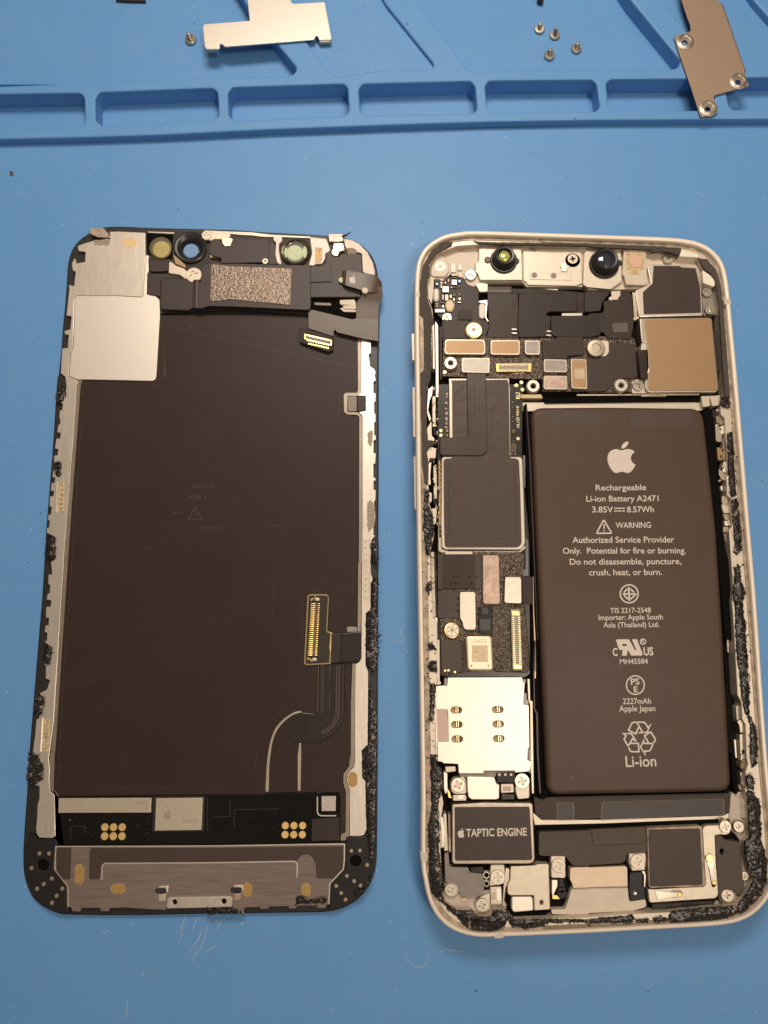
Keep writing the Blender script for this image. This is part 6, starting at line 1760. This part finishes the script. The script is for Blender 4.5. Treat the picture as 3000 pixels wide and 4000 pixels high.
    q = mx('B3', [(1310, 1430), (1440, 1425), (1470, 1340), (1500, 1235), (1659, 1230)], 'B4', [(0, 1226), (360, 1222), (372, 1348), (390, 1356), (525, 1335), (534, 1400), (500, 1415), (400, 1442), (0, 1462)], 'B3', [(1659, 1480), (1500, 1478), (1320, 1470)])
    pl('port_housing', H, 'cream_plastic', .28, .44, None, q, r=6, b=.03, label='cream plastic charging port housing')
    # loudspeaker
    q = mx('B3', [(1198, 728), (1212, 712), (1659, 700)], 'B4', [(0, 695), (525, 668), (548, 690), (548, 900), (372, 905), (345, 930), (335, 985), (300, 1000), (0, 1020)], 'B3', [(1659, 1025), (1520, 1025), (1500, 1010), (1455, 950), (1440, 938), (1212, 930), (1198, 915)])
    pl('loudspeaker', H, 'plastic_grain', .28, .485, None, q, r=5, b=.025, label='dark grainy loudspeaker block with square front')
    LS = kids('loudspeaker')[0]
    pl('raised_panel', LS, 'plastic_grain', .46, .505, 'B4', [(22, 690), (520, 665), (528, 680), (528, 808), (515, 818), (55, 838), (38, 828)], r=5, b=.012)
    pl('speaker_rim', LS, 'groove_brown', .3, .53, 'B4', [(540, 676), (1030, 655), (1048, 662), (1082, 1200), (1070, 1215), (575, 1232), (555, 1215)], r=4, b=.01)
    pl('speaker_front', LS, 'sticker_warm', .5, .545, 'B4', [(555, 690), (1022, 680), (1032, 688), (1056, 1192), (1048, 1200), (580, 1216), (568, 1208)], r=3, b=.006, label='plain dark square speaker front')
    # metal L bracket with springs
    q = mx('B4', [(1052, 690), (1062, 668), (1090, 652), (1225, 645), (1232, 735), (1168, 742), (1180, 1000), (1202, 1285), (1188, 1315), (1160, 1328), (580, 1368), (562, 1360), (546, 1240), (600, 1242), (1068, 1216), (1082, 1200)])
    pl('spring_bracket', H, 'steel_sand', .3, .51, None, q, r=6, b=.02, label='L shaped metal bracket with two spring contacts')
    SBK = kids('spring_bracket')[0]
    pl('bracket_slot', SBK, 'void_black', .4, .512, 'B4', [(1118, 1120), (1150, 1100), (1185, 1185), (1170, 1222), (1140, 1222)], r=6, b=.001)
    pl('bracket_slot', SBK, 'groove_brown', .4, .512, None, mx('B4', stadium((810, 1282), 120, 72)), b=.001)
    bm = bmesh.new()
    pp = lambda *a: [P(fr('B4', (x, y)), z) for x, y, z in a]
    sheet(bm, pp((1092, 940, .53), (1098, 1000, .535), (1120, 1060, .545), (1140, 1195, .52)), pp((1165, 935, .53), (1160, 1000, .535), (1152, 1060, .545), (1186, 1190, .52)), .012)
    obj('spring_contact', bm, 'cream_bright', SBK)
    disc('spring_head', SBK, 'gold_pale', 'B4', (1122, 955), 34, .5, .545, .01)
    bm = bmesh.new()
    sheet(bm, pp((612, 1252, .53), (742, 1268, .54), (852, 1272, .52)), pp((642, 1338, .53), (742, 1312, .54), (852, 1312, .52)), .012)
    obj('spring_contact', bm, 'cream_bright', SBK)
    for x, y in ((1162, 1180), (842, 1292)):
        disc('spring_tip', SBK, 'gold', 'B4', (x, y), 18, .5, .535, .006, n=14)
    pl('corner_block', H, 'plastic_grain', .3, .495, None, mx('B4', [(1168, 745), (1226, 742), (1255, 780), (1290, 792), (1392, 802), (1410, 830), (1432, 1240), (1415, 1280), (1385, 1290), (1350, 1262), (1310, 1246), (1270, 1252), (1236, 1290), (1236, 1380), (1205, 1340), (1205, 1280)]), r=6, b=.025,
       holes=[mx('B4', oval((1232, 893), 21, 32, 18))])
    pl('gap_shade', H, 'void_black', .3, .40, 'B4', [(1205, 855), (1260, 855), (1260, 930), (1205, 930)], b=.002)  # black plate painting the shade inside the oval hole
    pl('corner_floor', H, 'corner_beige', .26, .40, 'B4', [(1318, 350), (1450, 330), (1475, 420), (1485, 770), (1448, 800), (1450, 900), (1480, 1060), (1535, 1150), (1470, 1270), (1375, 1390), (1240, 1405), (1150, 1410), (1180, 1340), (1240, 1380), (1240, 1290), (1300, 1240), (1400, 1300), (1440, 1250), (1400, 800), (1370, 740), (1320, 700), (1300, 560)], r=6, b=.02)
    pl('pale_patch', H, 'cream_bright', .3, .44, 'B4', [(1420, 415), (1475, 405), (1480, 585), (1422, 585)], r=4)
    for f, x, y, r, k, z in (('B4', 1265, 662, 48, 's', .54), ('B4', 1385, 660, 40, 's', .50), ('B4', 1280, 1298, 44, 's', .50), ('B4', 1442, 1118, 34, 's', .47), ('B4', 452, 985, 58, 't', .535)):
        screw(H, f, (x, y), r, z, k)
    disc('screw_boss', H, 'steel_edge', 'B4', (1392, 665), 50, .3, .475, .02)
    disc('screw_boss', H, 'cream_metal', 'B4', (1288, 1300), 54, .3, .47, .02)
    pl('screw_tab', H, 'steel_sand', .3, .52, 'B4', [(1228, 600), (1270, 590), (1302, 620), (1312, 715), (1285, 735), (1228, 740)], r=6)
    pl('screw_tab', H, 'cream_metal', .3, .51, 'B4', [(372, 912), (528, 905), (534, 960), (522, 1068), (400, 1076), (385, 1020), (372, 1005)], r=6, b=.02)
    pl('gap_shade', H, 'lens_black', .28, .43, 'B4', [(380, 1085), (498, 1078), (515, 1130), (525, 1335), (385, 1350), (372, 1240)], r=4, b=.02)  # black block painting the shade of this gap
    disc('black_bead', H, 'solder', 'B4', (430, 1280), 20, .4, .45, .02)
    pl('metal_tab', H, 'steel_side', .3, .49, 'B4', [(490, 1075), (515, 1072), (528, 1110), (522, 1220), (512, 1220), (512, 1110)], r=2)
    pl('lower_rail', H, 'plastic_dark', .28, .43, 'B4', [(585, 1375), (880, 1358), (1150, 1345), (1158, 1410), (592, 1440)], r=4, b=.02)
    pl('lower_rail', H, 'sticker_black', .28, .45, 'B4', [(880, 1388), (1025, 1380), (1028, 1412), (882, 1420)], r=3)

    # ------------------------------------------------------------ battery and its bay
    pl('bay_strip', H, 'cream_metal', .28, .36, 'B8', [(55, 118), (1235, 118), (1235, 172), (60, 176)], b=.004)
    pl('bay_strip', H, 'tan_bright', .28, .47, 'B8', [(60, 68), (190, 68), (200, 92), (62, 92)], b=.006)
    pl('bay_strip', H, 'void_black', .28, .40, 'B8', [(195, 95), (380, 92), (420, 74), (1215, 70), (1225, 112), (215, 125)], b=.004)
    pl('bay_strip', H, 'steel_edge', .28, .43, 'B8', [(420, 66), (1215, 62), (1215, 72), (420, 76)], b=.004)
    pl('bay_strip', H, 'cream_metal', .28, .45, 'B8', [(840, 72), (1000, 72), (1000, 80), (840, 80)], b=.002)
    pl('bay_strip', H, 'cream_metal', .28, .46, 'B8', [(1225, 78), (1350, 72), (1352, 120), (1310, 140), (1230, 140)], r=5, b=.01)
    pl('bay_strip', H, 'cream_metal', .28, .37, 'B9', [(132, 1530), (190, 1578), (560, 1580), (1370, 1552), (1412, 1530), (1412, 1572), (600, 1604), (148, 1614)], b=.006)
    pl('bay_strip', H, 'void_black', .28, .375, 'B9', [(150, 1615), (600, 1606), (1380, 1576), (1240, 1640), (870, 1655), (200, 1660)], b=.002)  # shadow under the battery shelf painted as a black strip
    # bay sides: black plates paint the shaded gaps, the other strips are real edges
    pl('bay_shade_and_edge', H, 'void_black', .28, .50, None, mx('B8', [(80, 135), (92, 130), (118, 500), (140, 1100), (165, 1659)], 'B9', [(160, 400), (185, 900), (212, 1440), (180, 1440), (150, 800), (135, 0)], 'B8', [(128, 1300), (100, 700)]), b=.01)
    pl('bay_shade_and_edge', H, 'bay_edge', .28, .53, None, mx('B8', [(88, 125), (98, 130), (124, 500), (148, 1100), (170, 1659), (164, 1659), (138, 1100), (112, 500)]), b=.008)
    pl('bay_shade_and_edge', H, 'blue_grey', .28, .46, None, mx('B5', [(1222, 770), (1250, 770), (1250, 1120), (1235, 1120)], ), b=.006)
    pl('bay_shade_and_edge', H, 'blue_grey', .28, .46, None, mx('B6', [(1255, 150), (1280, 160), (1285, 555), (1228, 552), (1232, 500), (1250, 480)], ), b=.006)
    pl('bay_shade_and_edge', H, 'copper_edge', .28, .52, None, mx('B6', [(1330, 560), (1340, 560), (1345, 900), (1362, 1250), (1365, 1659), (1350, 1659), (1345, 1250), (1332, 900)], ), b=.004)
    pl('bay_shade_and_edge', H, 'bay_edge', .28, .52, None, mx('B7', [(1345, 0), (1362, 0), (1362, 330), (1350, 360), (1358, 740), (1388, 800), (1395, 1250), (1420, 1659), (1400, 1659), (1375, 1250), (1365, 800), (1340, 740), (1335, 360)], ), b=.006)
    pl('bay_shade_and_edge', H, 'steel_edge', .28, .50, None, mx('B7', [(1270, 420), (1300, 420), (1305, 650), (1330, 660), (1345, 1659), (1320, 1659), (1305, 1300), (1300, 700), (1280, 640)], ), b=.008)
    pl('bay_shade_and_edge', H, 'void_black', .28, .47, None, mx('B8', [(1240, 170), (1300, 160), (1320, 420), (1380, 1050), (1420, 1200), (1430, 1659), (1380, 1659), (1320, 900)], 'B9', [(1410, 0), (1440, 300), (1450, 700), (1480, 850), (1440, 1000), (1470, 1300), (1420, 1420), (1390, 700)]), b=.01)
    # battery shelf
    q = mx('B9', [(140, 1432), (200, 1445), (260, 1430), (1395, 1405), (1412, 1420), (1410, 1530), (1370, 1552), (600, 1572), (400, 1580), (200, 1582), (165, 1560), (148, 1535)])
    pl('battery', H, 'battery_side', .28, .40, None, q, r=6, b=.03, label='dark battery pouch with pale printed lettering')
    BT = kids('battery')[0]
    for pts in ([(290, 1475), (300, 1468), (392, 1466), (402, 1474), (404, 1582), (294, 1584)], [(582, 1470), (592, 1462), (1362, 1445), (1374, 1452), (1376, 1548), (1100, 1556), (576, 1582)]):
        pl('pull_tab', BT, 'tab_edge', .38, .408, 'B9', pts, r=4, b=.003)
        q = mx('B9', pts); c_ = Vector((sum(p[0] for p in q) / len(q), sum(p[1] for p in q) / len(q)))
        w_ = max(p[0] for p in q) - c_.x
        q2 = [(c_.x + (p[0] - c_.x) * (1 - 2.5 / w_), c_.y + (p[1] - c_.y) * .955) for p in q]
        pl('pull_tab', BT, 'tab_face', .38, .4115, None, q2, r=4, b=.002)
    q = mx('B8', [(122, 148), (640, 145), (1244, 153), (1330, 950), (1372, 1600)], 'B9', [(1428, 1400), (900, 1413), (228, 1425), (196, 700), (172, 60)], 'B8', [(155, 1000)])
    qs = rounded(q, 52, 8)
    z1 = .555
    qw = wl_(qs, z1)
    if area2(qw) < 0: qw = qw[::-1]
    bm = bmesh.new()
    pr = [(0, .30), (0, .44), (.008, .49), (.026, .526), (.055, .548), (.085, .5555), (.11, .557)]
    prev = None; n = len(qw)
    for d, z in pr:
        qq = offset(qw, d) if d else qw
        vs = [bm.verts.new((x, y, z)) for x, y in qq]
        if prev:
            for i in range(n):
                f_ = bm.faces.new((prev[i], prev[(i + 1) % n], vs[(i + 1) % n], vs[i])); f_.smooth = True
        prev = vs
    f_ = bm.faces.new(prev); f_.smooth = True
    obj('cell_pouch', bm, 'battery_black', BT, 'flat black pouch with softly rounded edges', sharp=80)
    zt = .5575
    for pts in ([(236, 172), (578, 168), (580, 272), (244, 276)], [(752, 170), (1165, 170), (1172, 272), (762, 280)]):
        pl('dark_sticker', BT, 'sticker_warm2', .53, zt + .002, 'B8', pts, r=2, b=.001)
    # printing, each line and mark a part of its own
    def put(name, bm, label=None):
        solidify(bm, .0025)
        obj(name, bm, 'white_ink', BT, label)
    def T(s, f, a, c, cap, b=.010):
        bm = bmesh.new(); text_mesh_to(bm, s, f, a, c, cap, zt, bold=b); put('lettering', bm)
    bm = bmesh.new()
    fruit_emblem(bm, 'B8', 616, 372, 186, 205, zt); put('emblem', bm, 'large pale bitten-fruit emblem')
    T('Rechargeable', 'B8', (543, 690), (870, 687), 36)
    T('Li-ion Battery A2471', 'B8', (482, 762), (950, 759), 37)
    T('3.85V', 'B8', (520, 832), (655, 832), 37)
    T('8.57Wh', 'B8', (746, 832), (920, 830), 37)
    bm = bmesh.new()
    stroke(bm, 'B8', [(662, 806), (733, 805)], 7, zt)
    for k in range(3): stroke(bm, 'B8', [(662 + 25 * k, 823), (682 + 25 * k, 823)], 7, zt)
    put('current_symbol', bm)
    T('WARNING', 'B8', (673, 934), (901, 931), 36)
    bm = bmesh.new()
    stroke(bm, 'B8', rounded([(594, 880), (646, 967), (547, 968)], 9, 3), 9, zt, True)
    stroke(bm, 'B8', [(596, 908), (597, 938)], 8, zt); stroke(bm, 'B8', [(597, 946), (597, 955)], 8, zt)
    put('warning_triangle', bm)
    T('Authorized Service Provider', 'B8', (392, 1030), (1052, 1026), 38)
    T('Only.  Potential for fire or burning.', 'B8', (330, 1100), (1127, 1097), 38)
    T('Do not disassemble, puncture,', 'B8', (375, 1171), (1097, 1167), 38)
    T('crush, heat, or burn.', 'B8', (500, 1240), (973, 1237), 38)
    # round mark with crossed diamond
    bm = bmesh.new()
    stroke(bm, 'M3', oval((795, 825), 480, 485, 40), 72, zt, True)
    stroke(bm, 'M3', [(770, 450), (810, 1200)], 95, zt)
    for pts in ([(440, 830), (730, 830)], [(860, 830), (1180, 830)], [(690, 560), (510, 750)], [(860, 555), (1060, 750)], [(520, 910), (740, 1110)], [(1150, 850), (880, 1110)]): stroke(bm, 'M3', pts, 84, zt)
    put('round_mark', bm)
    T('TIS 2217-2548', 'B8', (637, 1484), (900, 1481), 31)
    T('Importer: Apple South', 'B8', (562, 1530), (978, 1525), 32)
    T('Asia (Thailand) Ltd.', 'B8', (593, 1578), (955, 1574), 32)
    # component mark: mirrored R joined to U
    bm = bmesh.new()
    flat_shape(bm, 'M1', [[(182, 285), (205, 257), (530, 257), (700, 562), (735, 556), (608, 257), (745, 255), (902, 655), (885, 696), (605, 696), (570, 670), (510, 545), (485, 600), (475, 698), (338, 700), (345, 670), (362, 546), (290, 546), (255, 510)],
                          [(338, 384), (462, 384), (476, 442), (366, 442)]], zt)
    put('component_mark', bm)
    T('C', 'M1', (95, 700), (225, 700), 190, .03); T('US', 'M1', (932, 688), (1192, 684), 195, .03)
    bm = bmesh.new(); stroke(bm, 'M1', oval((910, 320), 72, 74, 24), 26, zt, True); put('ring_mark', bm); T('R', 'M1', (872, 360), (945, 360), 90, .02)
    T('MH45584', 'B9', (699, 571), (881, 568), 31)
    bm = bmesh.new(); stroke(bm, 'B9', oval((799, 707), 58, 60, 36), 8, zt, True); put('ring_mark', bm)
    T('PS', 'B9', (771, 704), (827, 702), 36, .02); T('E', 'B9', (790, 753), (816, 752), 34, .02)
    T('2227mAh', 'B9', (719, 830), (901, 828), 34)
    T('Apple Japan', 'B9', (695, 878), (929, 875), 34)
    # recycling arrows: three folded outlines
    bm = bmesh.new()
    for pts, cl in (([(720, 285), (930, 285), (965, 300), (1045, 430), (1115, 345), (1020, 555), (790, 580), (890, 540), (745, 295)], 0), ([(720, 285), (650, 285), (600, 320), (520, 500), (710, 600), (790, 420)], 0),
                    ([(730, 800), (590, 590), (370, 590), (455, 650), (400, 740), (510, 935), (625, 730), (730, 800)], 0), ([(575, 855), (785, 855), (800, 1080), (600, 1080), (560, 1050), (510, 935)], 0),
                    ([(1060, 840), (950, 650), (1115, 545), (1240, 730), (1235, 790), (1170, 860), (925, 855), (935, 750), (845, 955), (970, 1170), (945, 1065), (1080, 1060), (1110, 1030), (1190, 850)], 0)):
        stroke(bm, 'M2', pts, 40, zt, bool(cl))
    put('recycling_mark', bm)
    T('Li-ion', 'B9', (738, 1237), (936, 1232), 62)
    # ------------------------------------------------------------ antenna pieces right of the battery
    for f, pts, m, z in (('R1', [(110, 0), (200, 0), (200, 100), (130, 110)], 'cream_metal', .50), ('R1', [(205, 0), (320, 0), (300, 90), (230, 100)], 'cream_metal', .54), ('R1', [(200, 110), (290, 165), (300, 200), (230, 245), (205, 180)], 'flex_dark', .46), ('R1', [(270, 130), (298, 128), (298, 165), (275, 165)], 'solder', .50),
                         ('R1', [(262, 300), (290, 285), (330, 400), (335, 490), (270, 480)], 'steel_edge', .47), ('R1', [(295, 335), (350, 305), (365, 370), (340, 410), (320, 395), (330, 340)], 'cream_bright', .51), ('R1', [(280, 545), (345, 545), (350, 660), (330, 690), (290, 680)], 'tan_foil', .46),
                         ('R1', [(345, 430), (375, 470), (392, 690), (350, 690), (340, 500)], 'groove_brown', .47), ('R1', [(350, 700), (380, 700), (405, 800), (395, 830), (340, 805), (355, 780)], 'cream_bright', .51), ('R1', [(300, 780), (335, 800), (405, 830), (398, 880), (360, 908), (320, 880), (300, 840)], 'steel_edge', .49),
                         ('R1', [(272, 910), (320, 890), (335, 905), (282, 930)], 'copper_foil', .46), ('R1', [(318, 965), (340, 960), (345, 1010), (322, 1015)], 'cream_bright', .46), ('R1', [(270, 215), (300, 200), (345, 208), (362, 240), (360, 300), (275, 280)], 'amber_dim2', .50), ('R1', [(335, 1080), (375, 1062), (415, 1085), (425, 1185), (360, 1190), (330, 1140)], 'steel_edge', .48),
                         ('R1', [(330, 1160), (425, 1195), (425, 1258), (350, 1255), (335, 1210)], 'cream_metal', .49), ('R1', [(345, 1262), (440, 1262), (440, 1338), (365, 1330)], 'groove_brown', .46), ('R1', [(360, 1340), (445, 1342), (442, 1395), (365, 1395)], 'cream_bright', .47), ('R1', [(330, 1410), (445, 1400), (430, 1440), (350, 1470), (330, 1440)], 'groove_brown', .46),
                         ('R1', [(350, 1480), (412, 1460), (415, 1650), (370, 1570)], 'groove_brown', .42),
                         ('R2', [(340, 360), (372, 362), (365, 490), (348, 490)], 'steel_edge', .40), ('R2', [(430, 1010), (478, 975), (482, 1110), (440, 1140), (435, 1080)], 'cream_metal', .46), ('R2', [(440, 1150), (485, 1130), (515, 1175), (512, 1255), (470, 1262), (460, 1190)], 'steel_edge', .50),
                         ('R2', [(465, 1275), (515, 1270), (525, 1410), (475, 1470)], 'steel_sand', .48), ('R2', [(485, 1422), (525, 1420), (525, 1455), (487, 1455)], 'void_black', .485), ('R2', [(480, 1465), (520, 1460), (520, 1500), (475, 1530)], 'cream_metal', .47), ('R2', [(475, 1560), (500, 1510), (540, 1530), (540, 1590), (510, 1620), (475, 1600)], 'stain_brown', .50),
                         ('R2', [(470, 1640), (515, 1650), (525, 1800), (485, 1750)], 'steel_side', .46), ('R2', [(455, 1750), (522, 1800), (525, 1840), (460, 1800)], 'groove_brown', .45), ('R2', [(410, 1320), (435, 1330), (440, 1500), (425, 1500)], 'steel_side', .36)):
        pl('antenna_piece', H, m, .3, z, f, pts, r=3, b=.014)
    pl('side_rod', H, 'void_black', .3, .46, 'R2', [(385, 1450), (430, 1500), (450, 1830), (435, 1850), (415, 1845), (395, 1700)], r=4, b=.03)

def star_slot(parent, f, c, r, z):
    """silver face with spoke slots"""
    w, R = cm(f, c, r * .82, z)
    bm = bmesh.new()
    lathe(bm, w, [(R, z - .02), (R, z - .004), (R * .96, z + .002), (R * .2, z + .002)], 30)
    o = obj('stud_face', bm, 'silver_bright', parent)
    bm = bmesh.new()
    for k in range(6):
        a = math.radians(20 + 60 * k)
        u, v = Vector((math.cos(a), math.sin(a))), Vector((-math.sin(a), math.cos(a)))
        q = [Vector((w.x, w.y)) + u * R * x + v * R * y for x, y in ((.28, -.05), (.92, -.05), (.92, .05), (.28, .05))]
        ext(bm, [[tuple(p) for p in q]], z - .01, z + .0035, 0)
    lathe(bm, w, [(R * .24, z - .01), (R * .24, z + .004), (R * .1, z + .0045)], 16)
    obj('stud_slots', bm, 'groove_brown', parent)

mat('void_brown', (.008, .006, .0045), .8, spec=.1)
mat('antenna_beige', (.62, .53, .43), .45)
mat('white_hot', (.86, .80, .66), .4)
mat('sticker_warm', (.054, .034, .027), .46, 0, .1, 3, .05, 3, spec=.34, dust=(.25, .2, .16), dscale=9, bdist=.02)
mat('sticker_warm2', (.080, .053, .042), .48, 0, .02, 60, .03, 3, spec=.35)
mat('flex_warm', (.044, .029, .022), .44, 0, .3, 3, .10, 4, spec=.28, bdist=.02, dust=(.2, .16, .13), dscale=9)
mat('flex_warm2', (.058, .040, .032), .36, 0, .2, 3, .10, 4, spec=.4, bdist=.02)
mat('flex_shine', (.32, .27, .24), .22, .6, .3, 60, .1, 4, aniso=(10, 1, 1))  # sheen of the fold put into a lighter base colour
mat('amber_blob', (.66, .50, .30), .35, 0, .1, 20, .15, 12)
mat('solder', (.48, .43, .37), .26, .9, .3, 60, .3, 30)
mat('solder_dim', (.28, .22, .16), .3, .6, .2, 60, .3, 30)
mat('component_brown', (.10, .065, .04), .4)
mat('cream_metal2', (.60, .53, .42), .4, .5)
mat('foam_brown', (.12, .09, .07), .55, 0, .8, 60, .3, 40)
mat('gold_rim', (.78, .60, .27), .32, .85, .05, 40, .06, 8)
mat('silver_grey', (.42, .38, .33), .46, .6, .12, 80, .06, 8)
mat('label_tan', (.60, .46, .31), .5, 0, .1, 60, .25, 40)
mat('socket_grey', (.30, .26, .20), .45, .3)
mat('pcb_dark', (.020, .014, .009), .3, 0, .15, 30, .3, 10)
mat('tan_bright', (.58, .44, .25), .4, .3)
mat('shield_dark', (.030, .020, .016), .5)
mat('cream_cap', (.76, .67, .56), .42, .5, .15, 12, .05, 8, bdist=.02)
mat('chip_dark', (.030, .024, .020), .3)
mat('cream_edge', (.80, .68, .48), .38, .5)
mat('cream_chip_face', (.86, .75, .56), .42, .45, .15, 70, .05, 8)
mat('tan_ink', (.60, .46, .28), .5)
mat('label_cream', (.66, .51, .32), .5, .2, .1, 50, .22, 34)
mat('copper_strip', (.40, .27, .15), .4, .6, .1, 40, .3, 20)
mat('cream_bright', (.90, .815, .69), .40, .45, .05, 60, .03, 2)
mat('reader_tan', (.40, .28, .15), .5)
mat('motor_case', (.40, .33, .27), .40, .8, .15, 60, .12, 12)
mat('corner_beige', (.52, .44, .36), .5, 0, .05, 40, .08, 6)
mat('cream_sand', (.70, .61, .48), .44, .5, .3, 110, .06, 8)
mat('cream_pinkish', (.74, .58, .42), .46, .35, .35, 110, .06, 8)
mat('steel_sand', (.66, .58, .46), .42, .75, .35, 90, .08, 10)
mat('bay_edge', (.045, .032, .025), .35, spec=.3)
mat('blue_grey', (.16, .16, .19), .4)
mat('copper_edge', (.30, .21, .14), .3, .7)
mat('tab_edge', (.20, .15, .12), .4)
mat('tab_face', (.056, .042, .037), .46, spec=.4)
mat('amber_dim2', (.34, .25, .18), .35, .2)
body()
